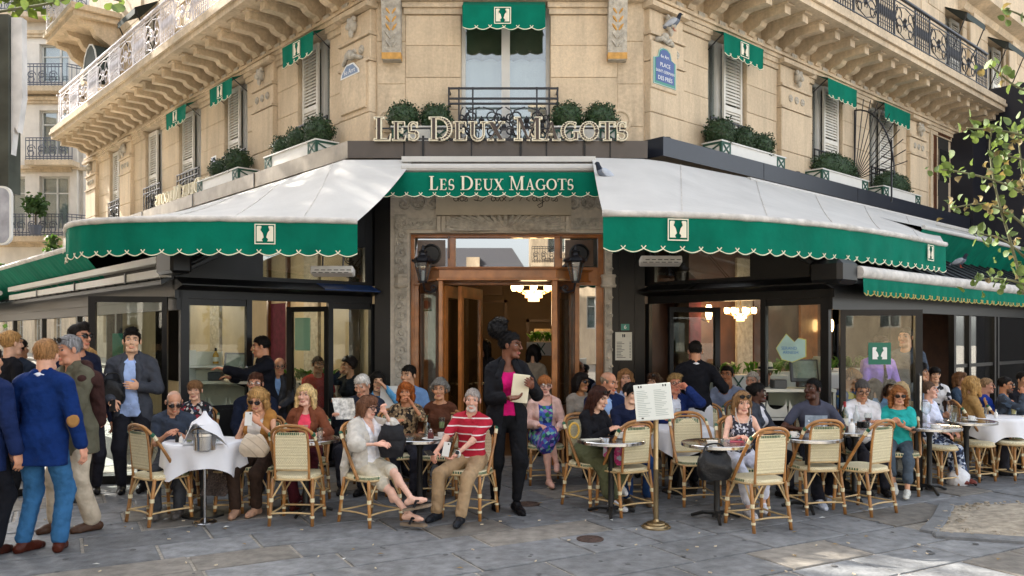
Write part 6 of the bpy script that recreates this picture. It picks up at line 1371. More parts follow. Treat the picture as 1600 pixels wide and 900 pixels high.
        if kind == 'dress':
            for i in (0, 1): pr.append(('c', hp[i], kn[i]*op.get('skirt', .95)+hp[i]*(1-op.get('skirt', .95)), .095, .085, .08))
            pr.append(('c', (hp[0]+hp[1])/2, (kn[0]+kn[1])/2, .10, .08, .08))
        cuts = []; hem = op.get('hem', -.10-lg if not sit else -.045)
        nw, nd = op.get('neck', (.052, .04) if kind == 'jacket' else (.062, .05) if kind not in ('tank', 'dress') else (.095, .10))
        def cut(Xx, Yy, Zz, kind=kind, hem=hem, nw=nw, nd=nd, op=op, sv=sv):
            a, b, c = ci(Xx, Yy, Zz); a = np.abs(a); o = hem-c if kind != 'dress' else np.full_like(a+b+c, -1)
            o = np.maximum(o, np.minimum(nw-a, c-(.535-nd*np.clip((b+.04)/.12, 0, 1)-0*a)))      # neck opening
            if kind in ('jacket', 'cardigan'):
                zb = op.get('button', .14); wt = op.get('open', .075); uu = np.clip((c-zb)/(.5-zb), 0, 1); w_ = np.where(c > zb, wt*uu**.8+op.get('gap', .004)*(1-uu), op.get('gap', .004)+op.get('flare', .12)*np.clip(zb-c, 0, 1)); o = np.maximum(o, np.minimum(w_-a, b-.0))
            if op.get('vneck'): o = np.maximum(o, np.minimum(np.clip((c-.33)/.2, 0, 1)*.07-a, b))
            if kind in ('tank', 'dress') and sv == 0: o = np.maximum(o, np.minimum(a-op.get('strap', .125), c-.36))
            return np.minimum(o, .1)
        if op.get('collar'):
            ring = []
            for j in range(9):
                an_ = math.radians(-140+280*j/8); ring.append(T(.064*math.sin(an_)*1.05, -.012-.068*math.cos(an_)*-1*-1, .515+.012*math.cos(an_)))
            pr2 = [('c', ring[j], ring[j+1], .009, .009, .01) for j in range(8)]+[('c', ring[0], T(-.055, .08, .475), .009, .005, .01), ('c', ring[8], T(.055, .08, .475), .009, .005, .01)]
        v, f = surfnet(*field(pr, hc, off=lay+loose, k=.04, cuts=[cut], noise=op.get('noise', .0022), seed=len(label)), hc)
        pcs = [(v, f)]
        if op.get('collar'): pcs.append(surfnet(*field(pr2, hc*.7, off=lay, k=.012), hc*.7))
        if kind == 'jacket':
            lp = []
            for k in (-1, 1): ow = op.get('open', .075); lp += [('c', T(k*.060, .045, .525), T(k*(ow+.018), .092*g**.5, .40), .006, .013, .01), ('c', T(k*(ow+.018), .092*g**.5, .40), T(k*(.02+op.get('gap', .004)), .108*g**.5, op.get('button', .14)+.02), .013, .004, .01), ('c', T(k*.060, .045, .525), T(k*.035, -.06, .545), .008, .009, .01)]
            pcs.append(surfnet(*field(lp, hc*.8, off=lay, k=.02, cuts=[lambda a, b, c: (ci(a, b, c)[1]-.135*g**.5-.01)]), hc*.8))
        rawmesh(op.get('name', {'tee': 't_shirt', 'polo': 'polo_shirt', 'tank': 'top'}.get(kind, kind)), pcs, mt, root); lay += .011+loose*.6
    hc = hc_; bk_, bm_ = bottom[0], bottom[1]; bop = bottom[2] if len(bottom) > 2 else {}
    if bk_:
        bm_ = cloth(bm_) if isinstance(bm_, str) else bm_; pr = [torso[0]]; lw = bop.get('loose', .006)
        if bk_ == 'trousers':
            e_ = bop.get('end', .90)
            for i in (0, 1): pr += [('c', hp[i], kn[i], .088*g**.5, .064), ('c', kn[i], kn[i]+(an[i]-kn[i])*e_, .063, .050+lw)]
        elif bk_ == 'shorts':
            for i in (0, 1): pr += [('c', hp[i], hp[i]+(kn[i]-hp[i])*bop.get('end', .8), .09*g**.5, .078)]
        elif bk_ == 'skirt':
            for i in (0, 1): pr += [('c', hp[i], kn[i], .095, .08, .08)]
            pr.append(('c', (hp[0]+hp[1])/2, (kn[0]+kn[1])/2, .10, .075, .08))
            if bop.get('long'):
                for i in (0, 1): pr.append(('c', kn[i], kn[i]*.35+an[i]*.65, .08, .10, .10))
                pr.append(('c', (kn[0]+kn[1])/2, ((kn[0]+kn[1])/2)*.4+((an[0]+an[1])/2)*.6, .09, .11, .1))
        tcut = lambda a, b, c: ci(a, b, c)[2]-.145
        ht = hc*1.35; v, f = surfnet(*field(pr, ht, off=.009, k=.035, cuts=[tcut], noise=bop.get('noise', .0026), seed=len(label)+3, nf=18), ht); rawmesh(bk_, [(v, f)], bm_, root)
    if shoes and shoes != 'sandal' and not hide_feet:
        sm = cloth(shoes, rough=.45, bump=.1)
        for i in (0, 1):
            zf = float(an[i][2])-.076*1.0; so = fdir[i]
            v, f = surfnet(*field(foot[i], hc*.95, off=.006, k=.02, cuts=[lambda a, b, c, zf=zf, so=so, q=an[i]: (zf-c)+((a-q[0])*so[0]+(b-q[1])*so[1])*so[2]] if abs(fpitch[i]) < 1 else []), hc*.95); rawmesh('shoe', [(v, f)], sm, root)
    # hair
    if style not in ('bald', 'shaved', 'none'):
        hm = hairmat(hair); t = {'short': .009, 'buzz': .004, 'quiff': .009, 'side': .012, 'curly': .026, 'afro': .02}.get(style, .014); ho = hh_*1.35
        pr = [('e', Hd(0, -.012, .040), (.0745+t, .094+t, .079+t*1.2), Rh)]; nz_ = .0025; ck = 0; zl = [(-.2, -.075), (-.05, -.07), (-.02, -.03), (.012, .008), (.035, .045), (.062, .062), (.2, .070)]
        if style == 'side': pr.append(('e', Hd(.02, .035, .088), (.07, .055, .035), Rh)); 
        if style == 'quiff': pr.append(('e', Hd(0, .04, .10), (.06, .05, .035), Rh))
        if style == 'fringe': pr.append(('e', Hd(0, .03, .06), (.085, .085, .06), Rh)); zl = [(-.2, -.085), (-.03, -.075), (.0, -.03), (.03, .01), (.06, .032), (.2, .036)]
        if style in ('curly',): nz_ = .005; pr += [('e', Hd(k*.07, -.02, .02), (.045, .06, .06), Rh) for k in (-1, 1)]
        if style in ('bob', 'long', 'blowout', 'wavy', 'longfringe'):
            ln = {'bob': -.10, 'blowout': -.15, 'wavy': -.15, 'long': -.27, 'longfringe': -.30}[style]; wd_ = {'bob': .082, 'blowout': .092, 'wavy': .092, 'long': .078, 'longfringe': .08}[style]
            for k in (-1, 1): pr += [('c', Hd(k*.070, .008, .06), Hd(k*wd_, .005, -.03), .026, .026, .03), ('c', Hd(k*wd_, .0, -.03), Hd(k*wd_*1.04, .012, ln+.02), .028, .024, .03), ('c', Hd(k*.05, -.06, .02), Hd(k*.06, -.055, ln), .05, .04, .03)]
            zl = [(-.2, -.5), (-.01, -.5), (.032, -.5), (.05, .05), (.07, .060), (.2, .066)]; nz_ = .003 if style != 'wavy' else .0045
            if style == 'longfringe' or style == 'bob': zl[3:] = [(.05, .03), (.07, .042), (.2, .046)]; pr.append(('e', Hd(0, .05, .075), (.066, .05, .045), Rh))
        if style == 'puff': pr += [('e', Hd(.0, -.115, .135), (.10, .10, .095), Rh, .015), ('e', Hd(0, -.09, .20), (.075, .075, .05), Rh)]; nz_ = .0045
        if style == 'bun': pr += [('e', Hd(0, -.10, .05), (.045, .04, .045), Rh)]
        def hcut(a, b, c):
            qx = (a-C[0])*Rh[0, 0]+(b-C[1])*Rh[1, 0]+(c-C[2])*Rh[2, 0]; qf = -((a-C[0])*Rh[0, 1]+(b-C[1])*Rh[1, 1]+(c-C[2])*Rh[2, 1]); qz = (a-C[0])*Rh[0, 2]+(b-C[1])*Rh[1, 2]+(c-C[2])*Rh[2, 2]
            lim = np.interp(qf, [p[0] for p in zl], [p[1] for p in zl]).astype(np.float32); o = lim-qz
            if style in ('bob', 'long', 'blowout', 'wavy', 'longfringe'): o = np.where((np.abs(qx) > .056) & (qf < .075), -1, o)
            return np.clip(o, -1, .06)
        v, f = surfnet(*field(pr, ho, k=.022, cuts=[hcut], noise=nz_, seed=7+len(label), nf=60), ho); rawmesh('hair', [(v, f), strands(v, C, Rh, style, {'n': 900, 'm': 480, 'f': 220}[res], len(label))], hm, root)
    if style == 'bald' and hair != 'none':
        pr = [('e', Hd(0, -.018, .022), (.080, .094, .066), Rh)]
        def hcut(a, b, c):
            qf = -((a-C[0])*Rh[0, 1]+(b-C[1])*Rh[1, 1]+(c-C[2])*Rh[2, 1]); qz = (a-C[0])*Rh[0, 2]+(b-C[1])*Rh[1, 2]+(c-C[2])*Rh[2, 2]
            return np.clip(np.maximum(np.maximum(qz-.052+.25*qf, qf-.03), np.where(qf < -.03, -.07, .0)-qz), -1, .06)
        v, f = surfnet(*field(pr, hh_, k=.02, cuts=[hcut], noise=.0018, seed=4, nf=70), hh_); rawmesh('hair', [(v, f)], hairmat(hair), root)
    if glasses:
        m = MB(); gm = BLACK if glasses != 'thin' else SILVER; z0, f0 = (.010, .103) if glasses not in ('top', 'toptint') else (.088, .083); toV = lambda q: Vector([float(t) for t in q])
        for k in (-1, 1):
            c = [toV(Hd(k*.034+.026*math.cos(a), f0-.010*abs(math.cos(a))*.5-(.02 if k*math.cos(a) > .5 else 0)*.4, z0+.019*math.sin(a))) for a in [2*math.pi*j/12 for j in range(12)]]
            m.tube(c, .0032, gm, 4, closed=True)
            mid = toV(Hd(k*.034, f0+.002, z0)); m.add(c+[mid], [(j, (j+1) % 12, 12) for j in range(12)], LENSD if glasses in ('sun', 'top', 'toptint') else LENSC)
            m.tube([toV(Hd(k*.06, f0-.012, z0+.006)), toV(Hd(k*.08, .02, z0+.004 if z0 < .05 else z0-.01))], .0032, gm, 4)
        m.tube([toV(Hd(-.009, f0, z0+.004)), toV(Hd(.009, f0, z0+.004))], .003, gm, 4)
        o = m.build('sunglasses' if glasses in ('sun', 'top') else 'glasses', origin=(0, 0, 0)); setparent(o, root, False)
    for nm, prs, mt in extra:
        P3 = lambda q: T(*q[1]) if q[0] == 't' else Hd(*q[1]) if q[0] == 'h' else V3(q[1][0], -q[1][1], q[1][2]) if q[0] == 'l' else [wr[0], wr[1]][q[1]] if q[0] == 'w' else None
        pp = [('c', P3(a), P3(b), ra, rb, .02) for a, b, ra, rb in prs]; v, f = surfnet(*field(pp, hc*.8, k=.02, noise=.002, seed=2), hc*.8); rawmesh(nm, [(v, f)], cloth(mt) if isinstance(mt, str) else mt, root)
    Mw = Matrix.Translation(root.location) @ Matrix.Rotation(math.radians(yaw), 4, 'Z') @ Matrix.Scale(s, 4)
    info = dict(root=root, el=[Mw @ Vector([float(t) for t in q]) for q in el], Hd=lambda *a: Mw @ Vector([float(t) for t in Hd(*a)]), T=lambda *a: Mw @ Vector([float(t) for t in T(*a)]), wr=[Mw @ Vector([float(t) for t in w_]) for w_ in wr], kn=[Mw @ Vector([float(t) for t in w_]) for w_ in kn], an=[Mw @ Vector([float(t) for t in w_]) for w_ in an], yaw=yaw, s=s, head=Mw @ Vector([float(t) for t in C]), hip=Mw @ Vector([float(t) for t in Hc]))
    return info
# ------------------------------------------------------------------ café furniture
RATT = M('rattan_cane', (.36, .165, .045), .4, noise=.35, nscale=9, coat=.2, rand=.15, bump=.15, bscale=30); RATTL = M('pale_cane', (.56, .40, .20), .5, noise=.2, nscale=10, rand=.1)
WEAVE = M('cream_weave', (.80, .72, .49), .6, noise=.08, nscale=60, bump=.6, bscale=140, rand=.06); BIND = M('cream_binding', (.74, .66, .44), .55)
GWEAVE = M('green_weave', (.012, .10, .05), .5); TOPM = M('grey_marble_top', (.40, .41, .42), .25, noise=.2, nscale=5); LINEN = M('white_linen', (.74, .74, .77), .8, noise=.03, nscale=4, bump=.15, bscale=8)
BLKI = M('cast_iron_black', (.02, .02, .02), .45, metal=.3)
# woven bump for cane panels
def weave(m, sc_=70):
    n = m.node_tree; b = n.nodes['Principled BSDF']; tc = n.nodes.new('ShaderNodeTexCoord'); mp = n.nodes.new('ShaderNodeMapping'); mp.inputs['Rotation'].default_value = (0, 0, .785)
    ck = n.nodes.new('ShaderNodeTexChecker'); ck.inputs['Scale'].default_value = sc_; n.links.new(tc.outputs['Object'], mp.inputs[0]); n.links.new(mp.outputs[0], ck.inputs[0])
    mx = n.nodes.new('ShaderNodeMix'); mx.data_type = 'RGBA'; mx.blend_type = 'MULTIPLY'; mx.inputs[0].default_value = 1; old = b.inputs['Base Color'].links[0].from_socket; ck.inputs[1].default_value = (1, 1, 1, 1); ck.inputs[2].default_value = (.80, .77, .68, 1)
    n.links.new(old, mx.inputs[6]); n.links.new(ck.outputs[0], mx.inputs[7]); n.links.new(mx.outputs[2], b.inputs['Base Color'])
weave(WEAVE)
def nodes_tube(m, pts, r, mat, n=7):
    """bamboo cane with faint nodes"""
    p = smooth(pts, 2) if len(pts) > 2 else [Vector(pts[0]).lerp(Vector(pts[1]), i/5) for i in range(6)]
    m.tube(p, [r*(1.12 if i % 4 == 2 else 1) for i in range(len(p))], mat, n)
def make_chair():
    root = thing('rattan_chair', (0, 0, 0), 'tmp', 'chair', 'cream and green rattan café chairs')
    def B(m, name, par=root, **k): return m.build(name, par, world=False, **k)
    def outline(k, z): # rounded seat outline
        o = []
        for i in range(24):
            a = 2*math.pi*i/24; c, s_ = math.cos(a), math.sin(a); x = abs(c)**.55*(1 if c > 0 else -1)*.215; y = abs(s_)**.55*(1 if s_ > 0 else -1)*.205
            o.append(Vector((x*(1-.12*(y > 0)*y/.205)*k, y*k, z)))
        return o
    m = MB(); r = [outline(1, .425), outline(1.0, .452), outline(.965, .462), outline(.5, .456)]; m.grid(r, WEAVE, closed=True); m.add(r[-1], [tuple(range(24))], WEAVE); m.add(r[0], [tuple(range(24))], WEAVE); B(m, 'seat', smooth=.8)
    m = MB(); o1, o2 = outline(1.012, .424), outline(1.012, .456)
    for i in range(24):
        j = (i+1) % 24
        if o1[i].y > .05: continue
        for q in range(4):
            a0, a1 = o1[i].lerp(o1[j], q/4), o1[i].lerp(o1[j], (q+.55)/4); b0, b1 = o2[i].lerp(o2[j], q/4), o2[i].lerp(o2[j], (q+.55)/4); m.add([a0, a1, b1, b0], [(0, 1, 2, 3)], GWEAVE)
    B(m, 'green_seat_band')
    m = MB(); nodes_tube(m, outline(1.02, .424)+outline(1.02, .424)[:1], .011, RATTL, 6); B(m, 'seat_frame', smooth=True)
    yb = lambda z: .185+.10*(z-.46)
    def panel(w_, z0, z1, r_, n=6):
        p = [(-w_, z0), (w_, z0), (w_, z1-r_)]+[(w_-r_+r_*math.cos(a), z1-r_+r_*math.sin(a)) for a in [math.pi/2*i/n for i in range(1, n+1)]]+[(-w_+r_+r_*math.cos(a), z1-r_+r_*math.sin(a)) for a in [math.pi/2+math.pi/2*i/n for i in range(n+1)]]
        return p
    m = MB(); m.prism(panel(.148, .52, .865, .05), lambda x, z, k: Vector((x, yb(z)+.05*(.0225-x*x)/.0225*.25+k, z)), -.008, .008, WEAVE); B(m, 'backrest')
    m = MB()
    for z0, z1, yo in ((.815, .86, -.0105), (.84, .862, .0105)):
        for i in range(15):
            x = -.128+i*.0172; m.add([(x, yb(z0)+yo+.01*(1-abs(x)/.15), z0), (x+.010, yb(z0)+yo+.01*(1-abs(x)/.15), z0), (x+.010, yb(z1)+yo+.01*(1-abs(x)/.15), z1), (x, yb(z1)+yo+.01*(1-abs(x)/.15), z1)], [(0, 1, 2, 3)], GWEAVE)
    B(m, 'green_back_band')
    m = MB(); nodes_tube(m, [(-.158, .19, .43), (-.158, yb(.6), .6), (-.155, yb(.82), .83), (-.13, yb(.88), .885), (0, yb(.89), .893), (.13, yb(.88), .885), (.155, yb(.82), .83), (.158, yb(.6), .6), (.158, .19, .43)], .012, RATT); m.tube([(-.155, yb(.51), .512), (.155, yb(.51), .512)], .010, RATTL, 6); B(m, 'inner_back_frame', smooth=True)
    m = MB(); nodes_tube(m, [(-.222, -.06, .43), (-.222, .02, .56), (-.215, .13, .74), (-.195, .215, .86), (-.12, .245, .918), (0, .25, .93), (.12, .245, .918), (.195, .215, .86), (.215, .13, .74), (.222, .02, .56), (.222, -.06, .43)], .0155, RATT); B(m, 'outer_back_frame', smooth=True)
    m = MB()
    for k in (-1, 1): m.tube([(k*.205, .19, .83), (k*.198, .21, .852)], .019, GWEAVE, 7); m.tube([(k*.21, .165, .79), (k*.205, .19, .83)], .018, BIND, 7)
    m.split('binding', root, world=False)
    for k, y, yf in ((-1, -.165, -.195), (1, -.165, -.195), (-1, .17, .235), (1, .17, .235)):
        m = MB(); p0, p1 = Vector((k*.185, y, .43)), Vector((k*.20, yf, 0)); nodes_tube(m, [p0, p1], .0165, RATT); o = B(m, 'leg', smooth=True)
        m = MB()
        for t, e in ((.45, .035), (.80, .02)): a = p0.lerp(p1, t); m.tube([a+Vector((0, 0, e/2)), a-Vector((0, 0, e/2))], .021, BIND, 7)
        m.split('binding', o, world=False)
    m = MB(); c4 = [(-.198, -.19, .115), (.198, -.19, .115), (.198, .222, .115), (-.198, .222, .115)]
    for i in range(4): a, b = Vector(c4[i]), Vector(c4[(i+1) % 4]); q = (a+b)/2*.86; q.z = .118; m.tube(smooth([a, q, b], 2), .009, RATTL, 6)
    B(m, 'stretcher', smooth=True)
    m = MB()
    for i, (x, y) in enumerate(((-.192, -.18), (.192, -.18), (.192, .2), (-.192, .2))):
        for dx, dy in ((-.11 if x > 0 else .11, 0), (0, -.11 if y > 0 else .11)): m.tube([(x, y, .13), (x+dx*.06, y+dy*.06, .25), (x+dx, y+dy, .42)], .0085, RATTL, 5)
    B(m, 'brace')
    return root
CHAIR = make_chair(); _first = [True]
def put(proto, key, x, y, rz, label, z=0):
    o = proto if key[0] else copy_tree(proto); key[0] = False; o.location = (x, y, z); o.rotation_euler = (0, 0, math.radians(rz)); o['label'] = label; return o
def chair(px, d, yaw, label): return put(CHAIR, _first, X(px, d), d, yaw, label)
def make_stool():
    root = thing('rattan_stool', (0, 0, 0), 'tmp', 'stool', 'round rattan stools'); B = lambda m, n, par=root, **k: m.build(n, par, world=False, **k)
    m = MB(); m.lathe([(.16, .42), (.178, .43), (.178, .455), (.165, .466), (.0, .462)], (0, 0, 0), WEAVE, 22); B(m, 'seat', smooth=.6); m = MB(); m.tube([(.178*math.cos(a), .178*math.sin(a), .428) for a in [2*math.pi*i/20 for i in range(20)]], .012, RATTL, 6, closed=True); B(m, 'seat_frame')
    for i in range(4):
        a = math.pi/4+i*math.pi/2; c, s_ = math.cos(a), math.sin(a); m = MB(); p0, p1 = Vector((.135*c, .135*s_, .425)), Vector((.185*c, .185*s_, 0)); nodes_tube(m, [p0, p1], .0155, RATT); o = B(m, 'leg', smooth=True); m = MB()
        for t in (.45, .8): q = p0.lerp(p1, t); m.tube([q+Vector((0, 0, .015)), q-Vector((0, 0, .015))], .02, BIND, 7)
        m.split('binding', o, world=False)
    m = MB(); q = [Vector((.175*math.cos(math.pi/4+i*math.pi/2), .175*math.sin(math.pi/4+i*math.pi/2), .10)) for i in range(4)]
    for i in range(4): a, b = q[i], q[(i+1) % 4]; m.tube([a, (a+b)/2*.95, b], .009, RATTL, 6)
    for i in range(4):
        for dlt in (-.5, .5): a = math.pi/4+i*math.pi/2; m.tube([q[i]+Vector((0, 0, .08)), (.15*math.cos(a+dlt), .15*math.sin(a+dlt), .42)], .008, RATTL, 5)
    B(m, 'stretcher'); return root
STOOL = make_stool(); _fs = [True]
def stool(px, d, label): return put(STOOL, _fs, X(px, d), d, 20, label)
def make_table():
    root = thing('round_table', (0, 0, 0), 'tmp', 'table', 'round marble topped café tables'); B = lambda m, n, **k: m.build(n, root, world=False, **k)
    m = MB(); m.lathe([(.0, .712), (.325, .712), (.325, .735), (.31, .7365), (0, .7365)], (0, 0, 0), TOPM, 32); B(m, 'tabletop'); m = MB(); m.lathe([(.326, .706), (.334, .709), (.334, .735), (.329, .740), (.322, .738)], (0, 0, 0), SILVER, 32); B(m, 'metal_rim', smooth=.7)
    m = MB(); m.lathe([(.05, .03), (.03, .08), (.028, .62), (.06, .70), (.06, .711)], (0, 0, 0), BLKI, 10); B(m, 'pedestal', smooth=.7)
    for i in range(3): a = i*2.09+.4; m = MB(); m.tube([(0, 0, .07), (.14*math.cos(a), .14*math.sin(a), .06), (.26*math.cos(a), .26*math.sin(a), .015)], [.025, .02, .016], BLKI, 6); B(m, 'foot')
    return root
TABLE = make_table(); _ft = [True]
def table(px, d, label, dz=0): return put(TABLE, _ft, X(px, d), d, 0, label)
def cloth_table(px, d, label, size=.40, drop=.34, rot=20, clabel=None):
    x, y = X(px, d), d; root = thing('cloth_covered_table', (x, y, 0), label, 'table', None); m = MB(); m.lathe([(.0, .70), (.36, .70), (.36, .725), (0, .725)], (x, y, 0), TOPM, 24); m.build('tabletop', root); m = MB(); m.lathe([(.2, .0), (.2, .02), (.03, .06), (.028, .7)], (x, y, 0), BLKI, 10); m.build('pedestal', root)
    m = MB(); N = 64; rows = []; rd = random.Random(px)
    for r in (0, .3, .6, .85, .97, 1.0):
        rows.append([Vector((x+.375*r*math.cos(2*math.pi*i/N), y+.375*r*math.sin(2*math.pi*i/N), .73+(.0 if r < 1 else -.006))) for i in range(N)])
    for k in range(1, 8):
        row = []
        for i in range(N):
            a = 2*math.pi*i/N; b = a-math.radians(rot); sq = 1/max(abs(math.cos(b)), abs(math.sin(b))); h = drop*(.62+.95*(sq-1)); fl = .05*k/7*math.sin(a*9+1)+.035*k/7*math.sin(a*5); rr_ = .378+.012*k/7+fl*.55+.05*(k/7)*(sq-1)
            row.append(Vector((x+rr_*math.cos(a), y+rr_*math.sin(a), .724-h*k/7)))
        rows.append(row)
    m.grid(rows, LINEN, closed=True); o = m.build('tablecloth', smooth=True); tag(o, clabel, 'tablecloth', 'white tablecloths'); return root
# small things on tables
GLS = glass_mat('drinking_glass', (.86, .9, .9), .12); CHINA = M('white_china', (.8, .79, .76), .25); WINEL = M('red_wine', (.06, .004, .01), .1); AMB = M('amber_drink', (.5, .28, .05), .2); GREENB = glass_mat('green_bottle', (.12, .22, .05), .15)
def at(px, py, d): return P(px, py, d)
def prop(name, label, cat, loc, parts, group=None):
    root = thing(name, loc, label, cat, group)
    for nm, m, sm in parts: m.build(nm, root, smooth=sm)
    return root
def lath(prof, loc, mat, n=14): m = MB(); m.lathe(prof, loc, mat, n); return m
TZ = .7385
def tumbler(x, y, label, z=TZ, h=.11, r=.034, fill=None, group='glasses on the café tables'):
    p = [('glass', lath([(r*.8, z), (r, z+h), (r-.003, z+h), (r*.75, z+.008), (0, z+.008)], (x, y, 0), GLS), .6)]
    if fill: p.append(('drink', lath([(0, z+.01), (r*.76, z+.01), (r*.88, z+h*.6), (0, z+h*.6)], (x, y, 0), fill), .6))
    return prop('tumbler', label, 'glass', (x, y, z), p, group)
def wineglass(x, y, label, z=TZ, fill=AMB, s=1.0, cone=False):
    bowl = [(.005, .09), (.03, .115), (.036, .15), (.031, .19)] if not cone else [(.005, .10), (.048, .165)]
    p = [('stem', lath([(.032*s, z), (.03*s, z+.003), (.004*s, z+.008), (.004*s, z+.09*s), (.006*s, z+.1*s)], (x, y, 0), GLS), .6), ('bowl', lath([(a*s, z+b*s) for a, b in bowl], (x, y, 0), GLS), .6)]
    if fill: p.append(('drink', lath([(0, z+.10*s), (.024*s, z+.118*s), (.031*s, z+.142*s), (0, z+.142*s)], (x, y, 0), fill), .6))
    return prop('wine_glass', label, 'glass', (x, y, z), p, 'glasses on the café tables')
def saucercup(x, y, label, z=TZ):
    m = MB(); m.tube([(x+.035, y, z+.045), (x+.058, y, z+.04), (x+.05, y, z+.02), (x+.03, y, z+.018)], .005, CHINA, 5)
    return prop('coffee_cup', label, 'cup', (x, y, z), [('saucer', lath([(.03, z), (.07, z+.012), (.066, z+.014), (.0, z+.008)], (x, y, 0), CHINA), .6), ('cup', lath([(.02, z+.009), (.036, z+.03), (.04, z+.06), (.037, z+.06), (.03, z+.03), (0, z+.02)], (x, y, 0), CHINA), .6), ('handle', m, True)], 'china cups')
def ashtray(x, y, label, z=TZ, mat=CHINA): return prop('ashtray', label, 'ashtray', (x, y, z), [('bowl', lath([(.045, z), (.052, z+.035), (.046, z+.035), (.04, z+.012), (0, z+.01)], (x, y, 0), mat), .6), ('rim', lath([(.052, z+.03), (.055, z+.036), (.046, z+.037)], (x, y, 0), mat), .6)], 'ashtrays on the tables')
def bottle(x, y, label, z=TZ, h=.30, mat=GREENB, lab=PAPER, cap=None, r=.037, group=None):
    p = [('glass', lath([(r*.95, z), (r, z+.01), (r, z+h*.55), (r*.85, z+h*.62), (r*.38, z+h*.75), (r*.36, z+h)], (x, y, 0), mat), .6)]
    if lab: p.append(('paper_label', lath([(r+.001, z+h*.15), (r+.001, z+h*.42)], (x, y, 0), lab), .6))
    if cap: p.append(('capsule', lath([(r*.4, z+h*.82), (r*.4, z+h+.004), (0, z+h+.005)], (x, y, 0), cap), .6))
    return prop('bottle', label, 'bottle', (x, y, z), p, group)
def phone(c, u, v, label, mat=WHITE):
    c = Vector(c); u = Vector(u).normalized(); v = (Vector(v)-u*Vector(v).dot(u)).normalized(); n = u.cross(v); root = thing('phone', c, label, 'phone'); m = MB(); m.box(c, (.068, .138, .008), mat, Matrix((u, v, n)).transposed()); m.build('case', root, bevel=.003); m = MB(); m.lathe([(.008, 0), (.008, .002), (0, .002)], c+v*.05+u*.015+n*.004, BLACK, 8, axis=n); m.build('camera_lens', root); return root
def handbag(c, w_, h, dp, label, mat, rz=0, flap=True, handle=True):
    c = Vector(c); R = Matrix.Rotation(math.radians(rz), 3, 'Z'); root = thing('handbag', c, label, 'bag'); rows = []; sd_ = len(label)
    for i in range(12):
        t = i/11; a = (.62+.38*math.sin(math.pi*min(1, .12+t*.8)))*(1-.12*t**3); k = dp*(.55+.45*math.sin(math.pi*(.15+.8*t)))*(1-.45*t**4)
        rows.append([c+R @ Vector((w_/2*a*abs(math.cos(q))**.6*(1 if math.cos(q) > 0 else -1)*(1+.05*math.sin(q*4+i*.9+sd_)), k/2*abs(math.sin(q))**.7*(1 if math.sin(q) > 0 else -1)*(1+.10*math.sin(q*3+i*.8+sd_)), h*t+.02*math.sin(q*2+sd_)*t)) for q in [2*math.pi*j/28 for j in range(28)]])
    top = sum(rows[-1], Vector())/28; rows.append([v.lerp(top, .6)-Vector((0, 0, .012)) for v in rows[-1]])
    m = MB(); m.grid(rows, mat, closed=True); m.add(rows[0], [tuple(range(28))], mat); m.add(rows[-1], [tuple(range(28))], mat); m.build('bag_body', root, smooth=True)
    if flap:
        m = MB(); m.grid([[c+R @ Vector((x*w_*.40, -dp*.5*g_-.012*(1-x*x), z*h)) for x in (-1, -.6, -.2, .2, .6, 1)] for z, g_ in ((1.0, .1), (1.03, .55), (.93, .92), (.78, 1.02), (.60, 1.03), (.55, .98))], mat); m.build('flap', root, smooth=True)
        m = MB(); m.lathe([(.012, 0), (.012, .005), (0, .006)], c+R @ Vector((0, -dp*.53, h*.66)), SILVER, 10, axis=R @ Vector((0, -1, 0))); m.build('clasp', root)
    if handle: m = MB(); m.tube(smooth([c+R @ Vector((-w_*.34, -dp*.15, h*.95)), c+R @ Vector((-w_*.25, 0, h*1.3)), c+R @ Vector((w_*.22, 0, h*1.32)), c+R @ Vector((w_*.34, -dp*.1, h*.95))], 3), .009, mat, 7); m.build('handle', root, smooth=True)
    return root
# ------------------------------------------------------------------ tables, chairs and stools that stand by themselves
chair(252, 7.75, 143, 'empty rattan chair angled to the white-clothed table by the ice bucket')
chair(466, 7.72, 178, 'empty rattan chair seen squarely from behind, facing the woman in brown leather')
chair(617, 8.95, 8, 'empty front-facing chair behind the small marble table, beside the black rucksack')
chair(690, 8.9, -6, 'empty front-facing chair behind the striped-shirt man\'s shoulder')
PINKCH = chair(975, 8.12, -152, 'rattan chair from behind with a pink bag on its seat')
chair(1086, 8.55, 10, 'empty front-facing chair with green seat band right of the menu stand')
chair(1182, 7.5, -160, 'empty rattan chair nearest the camera, right of the menu stand')
chair(1272, 8.2, -172, 'empty rattan chair seen from behind facing the man in the printed T-shirt')
chair(1348, 8.15, -148, 'empty rattan chair turned left, last of the front row on the right')
chair(1112, 9.7, 5, 'empty front-facing chair below the back of the black-coated waiter')
chair(1160, 10.2, -5, 'half-hidden empty chair behind the woman with earphones')
stool(357, 8.1, 'rattan stool with a sequined scarf beside the ice bucket'); stool(1470, 9.6, 'nearest rattan stool at the right terrace, beside the glass door'); stool(1528, 9.9, 'middle rattan stool under the overhanging white tablecloth on the right'); stool(1583, 10.0, 'rightmost rattan stool at the edge of the right terrace')
cloth_table(318, 7.95, 'round table under a white cloth beside the ice bucket', clabel='white tablecloth on the table of the man in navy polo')
table(478, 8.05, 'round marble table with a cocktail glass in front of the blonde woman'); table(656, 8.15, 'round marble table with cake between the seated couple'); table(955, 7.98, 'round marble table in front of the long-haired girl in black')
cloth_table(1062, 9.15, 'white-clothed table behind the brass menu stand', rot=35, clabel='white tablecloth by the man in the blue suit')
table(1120, 7.75, 'round marble table of the woman with earphones'); table(1262, 8.2, 'round marble table in front of the man in the printed T-shirt'); table(1335, 8.75, 'round marble table crowded with wine bottle and glasses')
